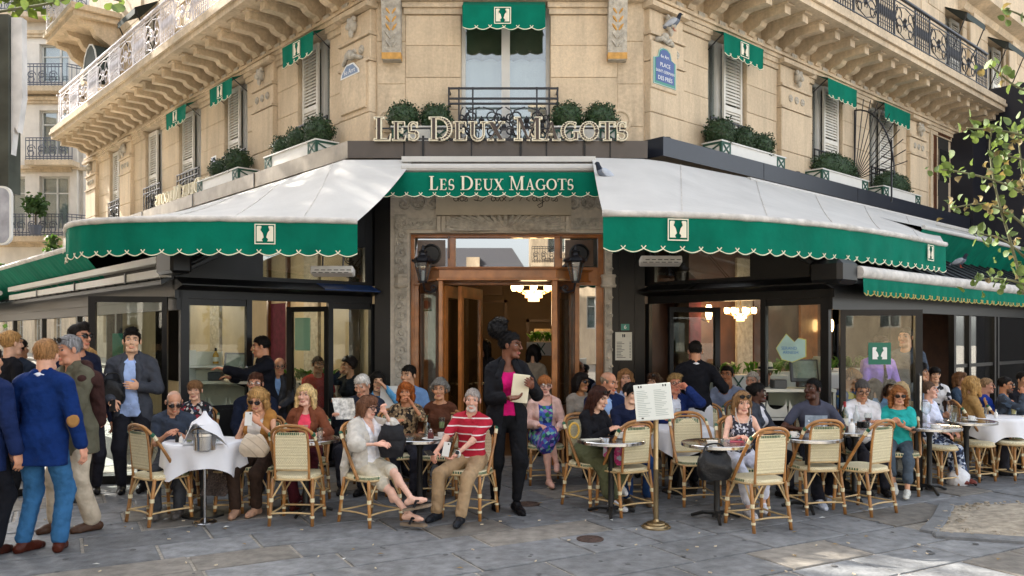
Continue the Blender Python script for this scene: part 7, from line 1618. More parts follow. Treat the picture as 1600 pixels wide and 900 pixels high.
table(1452, 9.15, 'round marble table just right of the open glass door', ); table(1510, 9.75, 'round marble table between the smiling woman and the white-clothed table')
cloth_table(1548, 10.35, 'white-clothed table in front of the curly blonde in camel', rot=10, size=.42, clabel='white tablecloth hanging in corners at the far right'); table(1592, 10.7, 'round table with a cloudy drink at the right edge')
table(610, 9.75, 'small round table behind the woman in leopard print')

# ------------------------------------------------------------------ people
def seat(info, label): 
    R = Matrix.Rotation(math.radians(info['yaw']), 3, 'Z'); h = info['hip']; p = h+R @ Vector((0, -.06, 0)); return put(CHAIR, _first, p.x, p.y, info['yaw'], label)
def PS(label, px, top, d, yaw=0, ch=None, **k):
    k.setdefault('res', 'n' if d < 8.7 else 'm' if d < 10.15 else 'f'); i = person(label, px, top, d, yaw, **k)
    if ch: seat(i, ch)
    return i
WHT = 'E6E6EA'
LAP = ((-.11, .30, .66), (.11, .30, .66)); TBL = ((-.14, .36, .775), (.14, .36, .775))
def attach(o, i): r_ = i['root']; o.parent = r_; KIDS.setdefault(r_.name, []).append(o); o.matrix_parent_inverse = (Matrix.Translation(r_.location) @ Matrix.Rotation(math.radians(i['yaw']), 4, 'Z') @ Matrix.Scale(i['s'], 4)).inverted()
# --- standing group on the left
i = PS('man standing with back turned in royal blue blazer with tan elbow patches and jeans', 66, 531, 6.62, 176, sit=False, skin='D8A48A', hair='9A7148', style='side', tops=[('shirt', 'DDE2F0', {'collar': True}), ('jacket', '0B2A62', {'long': .10})], bottom=('trousers', '34648F', {'noise': .004}), shoes='4A2015', head=(8, 4, 0), feet=((-.13, .02, .075), (.14, -.03, .075)), hands=((-.31, .06, .80), (.31, .06, .80)), girth=1.08, footyaw=(20, -18))
PATCH = cloth('A47A48')
for k in (0, 1):
    a = i['el'][k]; a = a+Vector(((.022, -.022)[k], -.060, -.02)); m = MB(); m.lathe([(0, .006), (.035, .005), (.055, -.004), (.060, -.016)], a, PATCH, 16, axis=((.45, -.45)[k], -1, 0), sx=.8); o = m.build('elbow_patch', origin=(0, 0, 0), smooth=True); attach(o, i)
PS('man in dark navy suit cut off by the left edge', -22, 540, 6.5, 160, sit=False, skin='C99878', hair='2A211C', tops=[('shirt', 'E8E8EE', {'collar': True}), ('jacket', '16264F', {'long': .1})], bottom=('trousers', '15161C'), shoes='3A1B14', hands=((-.29, .06, .82), (.29, .06, .82)), head=(20, 0, 0))
i = PS('grey-haired man in khaki jacket with brown sweater over his shoulders and chinos', 113, 523, 7.35, -34, sit=False, skin='C68D70', hair='8C8B8C', style='short', tops=[('shirt', '6E6A58', {'collar': True}), ('jacket', '5E5B4B', {'long': .12, 'open': .03})], bottom=('trousers', 'BFB09A', {'loose': .016}), shoes='4B3427', glasses='top', head=(-5, 8, 0), hands=((-.22, .24, 1.02), (.12, .34, 1.06)), girth=1.12, brow='6B6460', feet=((-.13, .10, .075), (.12, -.08, .075)),
     extra=[('draped_sweater', [(('t', (-.20, -.03, .42)), ('t', (-.07, -.07, .53)), .06, .055), (('t', (.20, -.03, .42)), ('t', (.07, -.07, .53)), .06, .055), (('t', (-.07, -.08, .53)), ('t', (.07, -.08, .53)), .055, .055), (('t', (.20, .02, .43)), ('t', (.19, .11, .10)), .06, .035), (('t', (-.20, .02, .43)), ('t', (-.14, .13, .12)), .06, .04), (('t', (.17, -.09, .42)), ('t', (.12, -.14, .05)), .075, .06), (('t', (-.12, -.10, .42)), ('t', (-.05, -.13, .1)), .07, .05)], '3A2421')])
PS('dark-haired man in sunglasses and red shorts behind the grey-haired man', 126, 506, 8.75, 60, sit=False, skin='C98F72', hair='1E1816', style='quiff', tops=[('tee', '1B1F33')], bottom=('shorts', '8E2A28', {'end': .95}), shoes='2C3440', glasses='sun', head=(15, 0, 0), res='m', feet=((-.10, .12, .075), (.12, -.12, .075)))
PS('woman with short blond hair glimpsed between two men on the left', 139, 543, 9.0, 40, sit=False, skin='D3A383', hair='B58B55', style='bob', female=True, tops=[('shirt', '2A2E44')], glasses='sun', res='f')
i = PS('young man in grey blazer and pale blue shirt with a black bag under his arm', 209, 515, 9.2, 14, sit=False, skin='D9AE8E', hair='15120F', style='quiff', tops=[('shirt', 'A9C0EC', {'collar': True}), ('jacket', '44474F', {'gap': .06, 'flare': .16, 'open': .07, 'button': .2})], bottom=('trousers', '22232A', {'loose': -.004}), shoes='1B1A1C', head=(10, -5, 0), hands=((-.16, .22, .98), (.10, .20, 1.12)), palms=((.3, .2, -1), (-.3, 1, 0)), res='n', feet=((-.10, .03, .075), (.11, -.02, .075)))
LEA = M('black_leather', (.008, .008, .009), .4, noise=.2, spec=.35, nscale=20, bump=.3, bscale=60)
q = i['T'](-.155, .14, .05); handbag((q.x, q.y-.02, q.z), .27, .26, .12, 'black leather bag held under the arm of the man in grey blazer', LEA, 10, False)
phone(i['wr'][0]+Vector((.05, -.08, -.05)), (1, 0, .2), (.2, -.5, -1), 'dark phone in the right hand of the man in grey blazer', BLACK)
PS('woman with fair hair pinned up and a black top at the far left, back turned', 14, 518, 8.9, 150, sit=False, skin='CFA083', hair='A57C4A', style='bun', female=True, tops=[('tee', '121217')], bottom=('trousers', '17181C'), res='m')
PS('dark-haired man in a dark suit half hidden at the far left', 27, 529, 9.9, 170, sit=False, skin='9C6E52', hair='17120F', tops=[('shirt', 'E0E0E4', {'collar': True}), ('jacket', '1A2330')], res='f')
# --- left terrace, seated
i = PS('balding man in navy polo and sunglasses looking down at his hands', 272, 607, 8.05, 12, 'rattan chair under the balding man in navy polo', skin='C18E72', hair='8F857C', style='bald', tops=[('polo', '363E4C', {'collar': True})], bottom=('trousers', '3B3D42'), glasses='sun', head=(18, 26, 0), lean=12, hands=((-.02, .30, .80), (.12, .32, .79)), girth=1.22, shoes='5A5552', beard=('full', '6A5A50', .25), palms=((.4, .1, -1), (-.2, .2, -1)), neck=1.1)
PS('short-haired woman in a dark floral blouse with eyes shut', 305, 594, 9.25, 4, 'rattan chair under the short-haired woman in dark floral blouse', skin='D6A98E', hair='7C5A3C', style='fringe', female=True, tops=[('shirt', printed('dark_floral', ['15161C', '1B1C22', '15161C', '8E2A36', 'C8C4C0', '1A1A20', '34405A'], 30), {'collar': True})], girth=1.12, res='m')
PS('man with moustache and glasses in a dark jacket behind the woman with a phone', 399, 582, 9.4, 8, skin='C98F72', hair='4B2E22', style='side', tops=[('shirt', '273044', {'collar': True}), ('jacket', '171E30')], glasses='thin', beard=('tache', '3A241A', .9), res='m')
i = PS('woman in sunglasses and sleeveless white top looking down at her phone', 403, 602, 8.15, -8, 'rattan chair under the woman in sunglasses looking at her phone', skin='CF9C7C', hair='A5804F', style='long', female=True, glasses='sun', tops=[('tank', 'DAD6D0', {'strap': .14}), ('cardigan', 'A8763C', {'sleeve': 0, 'gap': .05, 'open': .09, 'name': 'camel_waistcoat'})], bottom=('trousers', '35271F'), hands=((-.06, .26, .90), (.12, .27, .90)), head=(0, 24, 6), lean=5, palms=((.8, .4, 0), (-.8, .5, 0)), curl=.9, shoes='B08A72', feet=((-.08, .42, .075), (.10, .30, .075)), brow='6A4A30')
q = (i['wr'][0]+i['wr'][1])/2; phone(q+Vector((.0, -.10, .05)), (1, .1, 0), (0, .35, 1), 'white phone held up by the woman in sunglasses on the left')
QUILT = M('beige_quilted', (.58, .48, .36), .7, noise=.1, nscale=20, wave=(6, .92, (.4, .32, .24), 'DIAGONAL')); handbag((X(397, 7.78), 7.78, .60), .30, .20, .11, 'beige quilted handbag on the lap of the woman with the phone', QUILT, -10, False, False)
PS('blonde woman in a brown leather jacket over a coral pink top', 478, 600, 8.55, 2, 'rattan chair under the blonde woman in brown leather', skin='DDAE98', hair='D9BC86', style='blowout', female=True, tops=[('tee', 'E84A62', {'neck': (.09, .08)}), ('jacket', '7A4630', {'gap': .05, 'open': .08, 'flare': .02, 'long': -.02})], bottom=('trousers', '4B1C26'), hands=((-.20, .22, .70), (.26, .36, .77)), head=(-14, 0, 0), shoes='5A2A22', brow='6B4A2C', footyaw=(0, -40), feet=((-.05, .40, .075), (.08, .34, .075)))
i = PS('woman in glasses and white top crossing bare legs, hand at her mouth', 575, 618, 7.72, 52, 'rattan chair under the woman in white with crossed legs', skin='DDB19C', hair='6E4B37', style='bob', female=True, glasses='clear', tops=[('tee', 'E9E9EE', {'vneck': True, 'sleeve': 1.2, 'loose': .008}), ('cardigan', 'C4BFB6', {'sleeve': 1.15, 'gap': .09, 'open': .1, 'loose': .012, 'flare': .2})], bottom=('shorts', 'C6BEAC', {'end': .88}), shoes='sandal', hands=((-.15, .30, .76), (.03, .235, 1.045)), head=(10, 10, 0), lean=-2, palms=((.5, .2, -.6), (-.2, -.8, .3)), curl=(.5, 1.0), feet=((.02, .74, .085), (-.02, .72, .29)), knee=((-.1, -1, .5), (-.3, -1, .9)), girth=1.12, footyaw=(20, 35), fpitch=(0, 12), elbow=((-.9, .3, -.5), (.6, -.3, -.8)),
     extra=[('shawl_tail', [(('t', (-.17, -.10, .34)), ('t', (-.20, -.17, -.02)), .05, .055), (('t', (-.20, -.17, -.02)), ('t', (-.20, -.2, -.24)), .055, .03), (('t', (.1, -.12, .34)), ('t', (-.1, -.16, .02)), .05, .05)], 'C4BFB6')])
BAGB = M('black_nylon', (.006, .006, .009), .6, spec=.3, noise=.2, nscale=14, bump=.4, bscale=20)
handbag((X(612, 7.62), 7.62, .62), .26, .29, .11, 'black rucksack on the lap of the woman in white', BAGB, 14, True, False)
m = MB(); SOLE = cloth('8A7A68')
for k in (0, 1):
    a = i['an'][k]; dv = Matrix.Rotation(math.radians(52+(20, 35)[k]), 3, 'Z') @ Vector((0, -1, .0 if k == 0 else .2)); sd_ = Vector((-dv.y, dv.x, 0)).normalized(); ft = a+Vector((0, 0, -.083)); q = [ft+dv*t+sd_*s_ for t, s_ in ((-.07, -.03), (-.08, 0), (-.07, .03), (.05, .045), (.13, .045), (.185, .01), (.16, -.035), (.05, -.03))]
    m = MB(); m.add(q+[v-Vector((0, 0, .022)) for v in q], [tuple(range(8))]+[tuple(range(15, 7, -1))]+[(j, (j+1) % 8, 8+(j+1) % 8, 8+j) for j in range(8)], SOLE)
    m.tube([ft+dv*.03+sd_*.043, ft+dv*.05+sd_*.03+Vector((0, 0, .055)), ft+dv*.125+Vector((0, 0, .045))], .012, BAGB, 5); m.tube([ft+dv*.03-sd_*.043, ft+dv*.05-sd_*.03+Vector((0, 0, .055)), ft+dv*.125+Vector((0, 0, .045))], .012, BAGB, 5)
    tag(m.build('sandal', bevel=0), ('black thong sandal standing on the paving under the woman in white', 'black thong sandal on the raised crossed foot of the woman in white')[k], 'sandal', 'sandals of the woman in white')
STRIPE = M('striped_polo', srgb('A80F2C'), .85, noise=.08, nscale=12, bump=.5, bscale=13, wave=(3.6, .90, 'E2D8D6', 'Z'))
i = PS('grey-bearded man in a red and white striped polo leaning on his knees', 738, 606, 7.9, -22, 'rattan chair under the man in the striped polo', skin='D0A08A', hair='A29A94', style='buzz', tops=[('polo', STRIPE, {'collar': True, 'sleeve': .75, 'name': 'polo_shirt'})], bottom=('trousers', 'A48A6A'), shoes='1D2026', hands=((-.20, .44, .66), (.02, .40, .64)), head=(20, 4, 4), lean=10, roll=4, beard=('goatee', 'C2BCB4', .85), palms=((.2, .3, -1), (-.4, -.2, .8)), curl=(.8, .7), feet=((-.21, .42, .075), (.12, .52, .075)), knee=((-.3, -1, .4), (.2, -1, .4)), girth=1.06, footyaw=(-10, 8))
phone(i['wr'][1]+Vector((-.09, -.10, .06)), (1, -.2, -.1), (-.25, .4, 1), 'white phone in the hand of the man in the striped polo'); phone(i['wr'][0]+Vector((-.06, -.10, -.0)), (1, .4, .1), (-.8, .6, .1), 'dark object dangling from the striped-polo man\'s right hand', BLACK)
m = MB(); w_ = i['wr'][1]; e = (w_-i['T'](.2, .05, .2)).normalized(); m.lathe([(.034, -.014), (.037, 0), (.034, .014)], w_-e*.01, WHITE, 12, axis=e); m.lathe([(.02, 0), (.02, .01), (0, .011)], w_-e*.01+Vector((0, -.03, .015)), BLACK, 12, axis=(0, -1, .4)); tag(m.build('wristwatch'), 'chunky white wristwatch on the man in the striped polo', 'watch')
PS('white-haired man in a dark suit reading a newspaper', 566, 583, 9.35, -10, 'rattan chair under the white-haired man reading', skin='CE9C80', hair='CFCBC4', style='side', tops=[('shirt', 'C8D4EA', {'collar': True}), ('jacket', '2B3140')], head=(-8, 20, 0), hands=((-.22, .34, .86), (.14, .34, .84)), res='m')
m = MB(); c = P(542, 640, 9.0); NEWS = M('newsprint', (.62, .60, .55), .8, noise=.5, nscale=26); m.grid([[c+Vector((-.12+.24*a, .03*math.sin(a*3), -.11)) for a in (0, .33, .66, 1)], [c+Vector((-.19+.24*a, .10+.03*math.sin(a*3), .12)) for a in (0, .33, .66, 1)]], NEWS); tag(m.build('newspaper'), 'open newspaper in front of the white-haired man', 'newspaper')
PS('young woman in light blue resting her chin on her hand', 590, 580, 10.2, 25, skin='D9AD8C', hair='14110F', style='long', female=True, tops=[('shirt', '5E9CC8')], head=(-5, 6, 0), hands=((-.15, .35, .78), (.05, .20, 1.12)), res='f')
PS('woman in leopard print blouse lifting a glass to her lips', 634, 597, 9.1, 4, 'rattan chair under the woman in leopard print', skin='C58A66', hair='9A5526', style='bob', female=True, tops=[('tee', printed('leopard', ['8A7458', '2E2418', 'A58C68', '6B5640', '1E1812', 'B8A07C'], 34), {'sleeve': .9, 'loose': .006})], hands=((-.12, .20, .80), (.08, .24, 1.02)), head=(-6, 0, 0), girth=1.12, palms=((.3, 0, -1), (-.8, -.3, 0)), curl=(.5, 1.0), res='m')
PS('grey curly-haired woman in a brown boat-neck top with a gold chain', 687, 592, 9.15, -8, 'rattan chair under the grey curly-haired woman', skin='C89472', hair='77746F', style='curly', female=True, tops=[('shirt', '5A3626', {'neck': (.10, .045)})], head=(4, 0, 0), girth=1.1, hands=((-.2, .2, .68), (.2, .2, .68)), brow='35302C', res='m')
PS('man in a blue shirt with short dark hair looking over his shoulder by the doorway', 638, 570, 10.4, 20, skin='D2A382', hair='15120F', style='short', tops=[('shirt', '6F8FB8', {'collar': True})], head=(-45, 0, 0), lean=8, res='m')
m = MB(); c = P(613, 622, 10.1); m.box(c, (.30, .012, .30), WHITE, Matrix.Rotation(-.2, 3, 'X')); tag(m.build('menu_card'), 'white menu card standing before the young woman in light blue', 'menu card')
# inside the left terrace
PS('waiter in black jacket tapping the till screen on the left', 409, 525, 10.15, -62, sit=False, skin='B98363', hair='15110F', tops=[('shirt', 'E8E8EA', {'collar': True}), ('jacket', '10121A', {'open': .05})], bottom=('trousers', '121318'), hands=((-.2, .38, 1.20), (.12, .50, 1.32)), head=(-12, 6, 0), res='m')
PS('elderly bald man with glasses in a grey suit inside the left terrace', 437, 557, 11.3, -5, seat=.62, skin='B9876A', hair='6E6660', style='bald', tops=[('shirt', '7FA4D8', {'collar': True}), ('jacket', '3B3D42')], glasses='clear', head=(25, 12, 0), res='f')
PS('dark-haired woman on the telephone behind the left glass', 545, 557, 11.3, -35, seat=.6, skin='B88465', hair='17110E', style='curly', female=True, tops=[('shirt', '1D2226')], hands=((-.05, .12, 1.26), (.14, .3, .9)), head=(-25, 0, 0), res='f')
PS('person in a red shirt seen through the left glass door', 497, 556, 11.6, 30, seat=.6, skin='A8795A', hair='3A2A20', tops=[('tee', 'A32A26')], res='f')
# --- entrance
i = PS('waitress standing in black suit and fuchsia top holding a stack of menus', 797, 519, 8.2, 12, sit=False, female=True, skin='6E4431', hair='0E0C0D', style='puff', tops=[('tee', 'C4146A', {'neck': (.11, .10), 'hem': .02}), ('jacket', '17181D', {'gap': .045, 'open': .085, 'button': .16, 'flare': .10})], bottom=('trousers', '131418', {'loose': -.012, 'end': .86}), shoes='131215', hands=((-.02, .27, 1.10), (.19, .27, 1.20)), head=(62, 2, 0), palms=((.2, -.6, .5), (-.5, -.4, .3)), curl=(.35, .5), feet=((-.09, -.14, .085), (.07, .12, .085)), fpitch=(-6, -6), footyaw=(-6, 10))
m = MB(); c = P(813, 607, 7.93); R = Matrix.Rotation(.12, 3, 'Y') @ Matrix.Rotation(.1, 3, 'Z'); m.box(c, (.165, .035, .275), M('cream_card', (.72, .66, .48), .6, noise=.04), R); tag(m.build('menu_stack', bevel=.004), 'stack of cream menus in the waitress\'s hands', 'menu')
FLOR = printed('blue_floral', ['3A4FA8', '2D3C8C', '6D3E96', '2F8A5C', '4C6FC0', '7FB8A8', '9A6FC0', '24306E'], 22)
i = PS('smiling woman in glasses, blue floral dress and pale pink cardigan', 851, 587, 9.75, 6, 'rattan chair under the woman in blue floral dress', skin='DFAE9C', hair='A5673A', style='fringe', female=True, glasses='thin', tops=[('dress', FLOR, {'neck': (.10, .10)}), ('cardigan', 'DDB8AE', {'gap': .075, 'open': .09, 'flare': .2, 'sleeve': 1.75})], bottom=(None, None), shoes='sandal', hands=((-.1, .22, .70), (.14, .22, .66)), feet=((.0, .42, .085), (.10, .40, .26)), knee=((.1, -1, .4), (-.3, -1, .9)), girth=1.12, res='n', hs=1.22)
PS('dark-haired woman in sunglasses and a beige top beside the entrance', 908, 582, 10.3, 25, skin='A8764F', hair='17110F', style='bob', female=True, glasses='sun', tops=[('shirt', '8A8176')], head=(20, 0, 0), res='f')
PS('woman in a beige jacket with her back turned in the doorway', 834, 539, 11.9, 165, sit=False, skin='B98A6C', hair='120E0D', style='bob', female=True, tops=[('jacket', '8C8070')], res='f')
PS('dark-haired woman in dark clothes standing in the dim hall', 756, 530, 12.6, 170, sit=False, skin='8A5F48', hair='120D0C', style='long', female=True, tops=[('shirt', '1C1A1E')], res='f')
i = PS('girl with long brown hair in black top and olive skirt, sunglasses on her head', 936, 602, 8.35, 38, 'rattan chair under the girl in the olive skirt', skin='DDB096', hair='3A2019', style='long', female=True, tops=[('shirt', '17171C')], bottom=('skirt', '5E6248', {'long': 1}), shoes='E4E4E8', glasses='toptint', head=(14, 18, 0), lean=14, hands=((-.02, .34, .80), (.16, .36, .80)), palms=((.4, .2, -1), (-.2, .2, -1)), curl=.8, feet=((-.04, .44, .085), (.16, .30, .26)), fpitch=(0, -20))
PS('balding man in a navy blazer and sky blue shirt behind the girl', 951, 579, 9.5, 5, skin='C98E70', hair='8A7864', style='bald', tops=[('shirt', '9FBBE4', {'collar': True}), ('jacket', '152448')], head=(50, 12, 0), res='m')
PS('person with long fair hair in a pale blue shirt against the black pilaster', 977, 576, 10.55, -2, skin='CE9E84', hair='8A6440', style='long', tops=[('shirt', 'A9B8DA', {'collar': True})], res='f')
PS('young man with black fringe in a navy sweater holding a phone', 986, 598, 8.75, 6, 'rattan chair under the young man with black fringe', skin='DDB49A', hair='120F10', style='fringe', tops=[('shirt', '141C36', {'name': 'sweater'})], bottom=('trousers', '1E3A66'), hands=((-.05, .34, .80), (.07, .34, .80)), head=(28, 2, 0), shoes='6A5A48', palms=((.6, .1, -.6), (-.6, .1, -.6)), curl=.7, res='n')
PS('woman with dark blond hair turned left behind the menu stand', 1022, 582, 10.7, -45, skin='D0A184', hair='4A3426', style='bob', female=True, tops=[('shirt', '3A3038')], glasses='top', res='f')
PS('man with wavy fair hair and glasses in a blue suit rubbing his eye', 1054, 583, 9.75, 6, 'rattan chair under the man in the blue suit', skin='D08E74', hair='8E7248', style='side', tops=[('shirt', 'DDE4F2', {'collar': True}), ('jacket', '1C2F66')], hands=((-.20, .3, .78), (.10, .22, 1.13)), glasses='clear', palms=((0, 0, -1), (-.7, -.4, .2)), curl=(.5, 1.0), bottom=('trousers', '16181F'), res='m')
PS('waiter in a black jacket standing with his back turned on the right', 1088, 533, 10.0, 172, sit=False, skin='C08A6A', hair='17120F', style='short', tops=[('shirt', 'E4E4E8', {'collar': True}), ('jacket', '14151B', {'long': .02})], bottom=('trousers', '15161B'), hands=((-.36, .16, 1.10), (.24, .2, 1.0)), head=(5, 4, 0), girth=1.12, res='m')
m = MB(); c = P(1085, 648, 10.02); m.hexa([(c.x-.22, c.y-.17, .62), (c.x+.2, c.y-.17, .62), (c.x+.2, c.y+.12, .62), (c.x-.22, c.y+.12, .62), (c.x-.2, c.y-.16, .92), (c.x+.19, c.y-.16, .92), (c.x+.19, c.y+.1, .92), (c.x-.2, c.y+.1, .92)], LINEN); tag(m.build('apron', bevel=.03), 'white apron tied round the waiter with his back turned', 'apron')
PS('dark-haired man half hidden by the waiter\'s arm', 1136, 570, 10.9, -30, skin='A8714F', hair='15110E', tops=[('shirt', '8C9AB8')], res='f')
PS('white-haired elderly man in a pale jacket behind the woman with earphones', 1176, 580, 10.4, -40, skin='CF9C82', hair='B5AFA6', style='short', tops=[('shirt', 'C8CCD6')], res='f')
i = PS('man in a cream straw hat with a dark band inside the right terrace', 1196, 570, 10.9, -55, seat=.55, skin='B98062', hair='6A5A4C', tops=[('shirt', 'C9D2DE')], res='f')
STRAW = M('straw', (.68, .60, .44), .8, noise=.1, nscale=40, bump=.4, bscale=80); c = i['head']; m = MB(); m.lathe([(.15, .055), (.155, .06), (.10, .07), (.095, .13), (.08, .16), (.03, .165), (0, .155)], c, STRAW, 20); m.lathe([(.102, .07), (.099, .10)], c, BLACK, 20); tag(m.build('straw_hat', smooth=.6), 'cream straw hat with a dark band on the man inside the right terrace', 'hat')
PS('woman with tied dark hair in a grey blazer turned right', 1184, 598, 9.1, 48, 'rattan chair under the woman in the grey blazer', skin='4A2C20', hair='100D0D', style='bun', female=True, tops=[('shirt', 'E2E2EA', {'collar': True}), ('jacket', '3E424B', {'gap': .03})], hands=((-.1, .34, .66), (.02, .36, .68)), head=(30, 0, 0), res='m')
i = PS('woman with white earphones in a patterned tank top looking at her lap', 1160, 610, 8.1, 2, 'rattan chair under the woman with earphones', skin='DDAE98', hair='8A6A48', style='long', female=True, tops=[('tank', printed('zigzag_print', ['22242E', 'A8A8B4', '2A2C38', '3A3C4C', '1C1D26', 'C8C8D0'], 40), {'strap': .12})], bottom=('trousers', 'D6D8E6', {'end': .7}), hands=((-.14, .34, .775), (.16, .3, .74)), glasses='top', head=(2, 14, 0), lean=4, curl=.8, shoes='D8D8E0', feet=((-.02, .36, .075), (.16, .30, .12)))
m = MB()
for k in (-1, 1): m.tube([i['Hd'](k*.078, .015, -.01), i['Hd'](k*.075, .05, -.12), i['T'](k*.04, .11, .40), i['T'](.0, .15, .26)], .004, WHITE, 5)
tag(m.build('earphones'), 'white earphone cord hanging on the woman in the patterned tank top', 'earphones')
TEEB = M('slate_tee', srgb('3A3D4E'), .85, noise=.12, nscale=14, bump=.5, bscale=13)
i = PS('man in a slate blue T-shirt printed with a photograph, head turned left', 1270, 590, 8.85, -6, 'rattan chair under the man in the printed T-shirt', skin='4C2D1F', hair='0D0B0B', style='buzz', tops=[('tee', TEEB, {'sleeve': .7, 'neck': (.06, .04)})], bottom=('trousers', '1B1C24'), hands=((-.22, .28, .765), (.16, .30, .765)), head=(-48, -4, 0), girth=1.08, shoes='C8D0E0', feet=((-.1, .62, .075), (.10, .30, .075)), res='n', elbow=((-.9, .3, -.6), (.9, .3, -.6)))
m = MB(); PH = M('photo_print', (.30, .36, .44), .8, noise=.5, nscale=12); PHW = M('photo_print_light', (.62, .68, .74), .8, noise=.3, nscale=14)
def tp(a, b, k=.0): 
    q = i['T'](a, .124+k-.9*a*a, b); return q
rows = [[tp(-.125+.25*u/6, .20+.20*v/5) for u in range(7)] for v in range(6)]; m.grid(rows, PH)
for k, (u, h_) in enumerate(((-.085, .15), (-.02, .12), (.035, .12), (.085, .16))):
    m.add([tp(u-.012, .205, .004), tp(u+.016, .205, .004), tp(u+.012, .205+h_*.7, .004), tp(u-.010, .205+h_*.7, .004)], [(0, 1, 2, 3)], PHW); c_ = tp(u, .205+h_*.85, .005); m.lathe([(0, -.014), (.012, 0), (0, .014)], c_, PHW, 8)
attach(m.build('shirt_print', origin=(0, 0, 0)), i)
PS('greying man in glasses and an open-necked white shirt looking down', 1347, 591, 9.25, 0, 'rattan chair under the man in the white shirt', skin='BE8C6C', hair='4E4A48', style='short', tops=[('shirt', 'DDDDE2', {'collar': True, 'sleeve': 1.3})], glasses='clear', head=(-8, 20, 0), hands=((-.10, .34, .80), (.08, .34, .80)), girth=1.15, res='m')
i = PS('woman in sunglasses and turquoise top holding a white cup of paper', 1404, 611, 9.15, -24, 'rattan chair under the woman in turquoise', skin='CE9878', hair='8F5C34', style='wavy', female=True, glasses='sun', tops=[('tee', '2BA9A6', {'neck': (.11, .06), 'loose': .006})], bottom=('trousers', '4A5560', {'end': .62}), hands=((-.10, .30, .80), (.06, .30, .76)), head=(12, 6, 0), shoes='C8C8C0', feet=((-.06, .40, .13), (.10, .52, .075)), palms=((.6, .2, -.5), (-.4, .1, .7)), curl=.8, res='n', fpitch=(-14, 0))
# --- right terrace, behind
PS('woman with short brown hair in a blue and yellow striped top behind the glass', 1331, 574, 10.7, 25, skin='C9946F', hair='8A6238', style='fringe', female=True, tops=[('tee', printed('striped_multi', ['2E4A7A', '3E6A9A', 'B8A83A', '2E4A7A'], 9))], head=(20, 22, 0), res='f')
PS('waiter in a purple shirt and dark tie standing behind the glass door', 1374, 524, 10.75, 14, sit=False, skin='8A5A3E', hair='2A201B', style='buzz', tops=[('shirt', '8A6CC0', {'collar': True})], bottom=('trousers', '1C1A22'), hands=((-.16, .26, .96), (.30, .16, .92)), head=(30, 6, 0), girth=1.08, res='m',
   extra=[('tie', [(('t', (0, .105, .47)), ('t', (.01, .135, .30)), .012, .022), (('t', (.01, .135, .30)), ('t', (.012, .125, .08)), .022, .028)], '1E1626')])
PS('tall man in grey-blue standing behind the purple-shirted waiter', 1413, 512, 11.6, -50, sit=False, skin='B98668', hair='2A201A', tops=[('tee', '46505E')], res='f')
PS('dark brown-haired woman seen from behind at the glass door', 1366, 591, 10.1, 165, skin='B98A6C', hair='2E1C15', style='long', female=True, tops=[('shirt', '6A86A8')], res='f')
PS('dark-haired woman facing out between two heads behind the door', 1391, 599, 10.5, 0, skin='C99878', hair='1A1310', style='bob', female=True, tops=[('shirt', '2A2630')], res='f')
PS('blond-haired woman behind the turquoise top, facing away', 1408, 598, 10.0, 160, skin='C99878', hair='B08A58', style='bob', female=True, tops=[('shirt', '6A5A44')], res='f')
PS('smiling woman in white T-shirt and patterned trousers looking up', 1452, 603, 9.9, 35, 'rattan chair under the smiling woman in white', skin='D8A690', hair='5A4434', style='bun', female=True, tops=[('tee', 'D4D8EC', {'sleeve': .9})], bottom=('trousers', printed('blue_batik', ['28344E', 'A8B4C8', '38486A', '1C2438', 'C8D0DC'], 30)), head=(20, -8, 0), res='m', feet=((-.05, .42, .075), (.1, .48, .075)), shoes='7A4038', girth=1.1)
PS('child with black hair in a white printed T-shirt at a far table', 1460, 573, 11.4, -10, seat=.55, skin='CDA07E', hair='14100E', style='fringe', tops=[('tee', printed('tee_print', ['DADADA', '1C1C20', 'DADADA', 'C8C8CC'], 16))], res='f')
PS('dark-haired person in grey leaning over the far table', 1436, 566, 11.2, 60, seat=.5, skin='B98A68', hair='15110F', style='bob', tops=[('shirt', '6C7C8C')], res='f')
PS('curly blonde woman in a camel jacket seen from the side', 1519, 587, 10.35, 78, 'rattan chair under the curly blonde in camel', skin='CE9E80', hair='A58250', style='wavy', female=True, tops=[('jacket', '9A7A4C')], head=(35, 0, 0), res='m')
PS('fair-haired man in bright blue leaning beside the curly blonde', 1542, 590, 10.9, 62, 'rattan chair under the man in bright blue', skin='CF9A80', hair='8A6E50', style='short', tops=[('shirt', '1F3FA0')], bottom=('shorts', '8A7050'), hands=((.0, .3, .85), (.14, .36, .8)), res='f')
PS('bearded man in glasses and dark plaid shirt smoking at the right edge', 1571, 588, 10.65, 55, 'rattan chair under the bearded man in plaid', skin='B07A58', hair='17110E', style='short', tops=[('shirt', printed('plaid', ['2E3A48', '1E2630', '3E5064', '262E3A'], 18))], glasses='clear', beard=('full', '1C1411', .85), hands=((-.05, .25, 1.0), (.12, .3, .8)), res='m')
PS('person in black cut off by the right edge', 1600, 580, 11.0, 10, skin='B98A68', hair='15110F', tops=[('shirt', '16161C')], res='f')
PS('woman in a pale top at the far left table of the right terrace', 1500, 596, 11.6, 40, seat=.5, skin='C99878', hair='6A4A30', style='bob', female=True, tops=[('tee', '3A4A5C')], res='f')

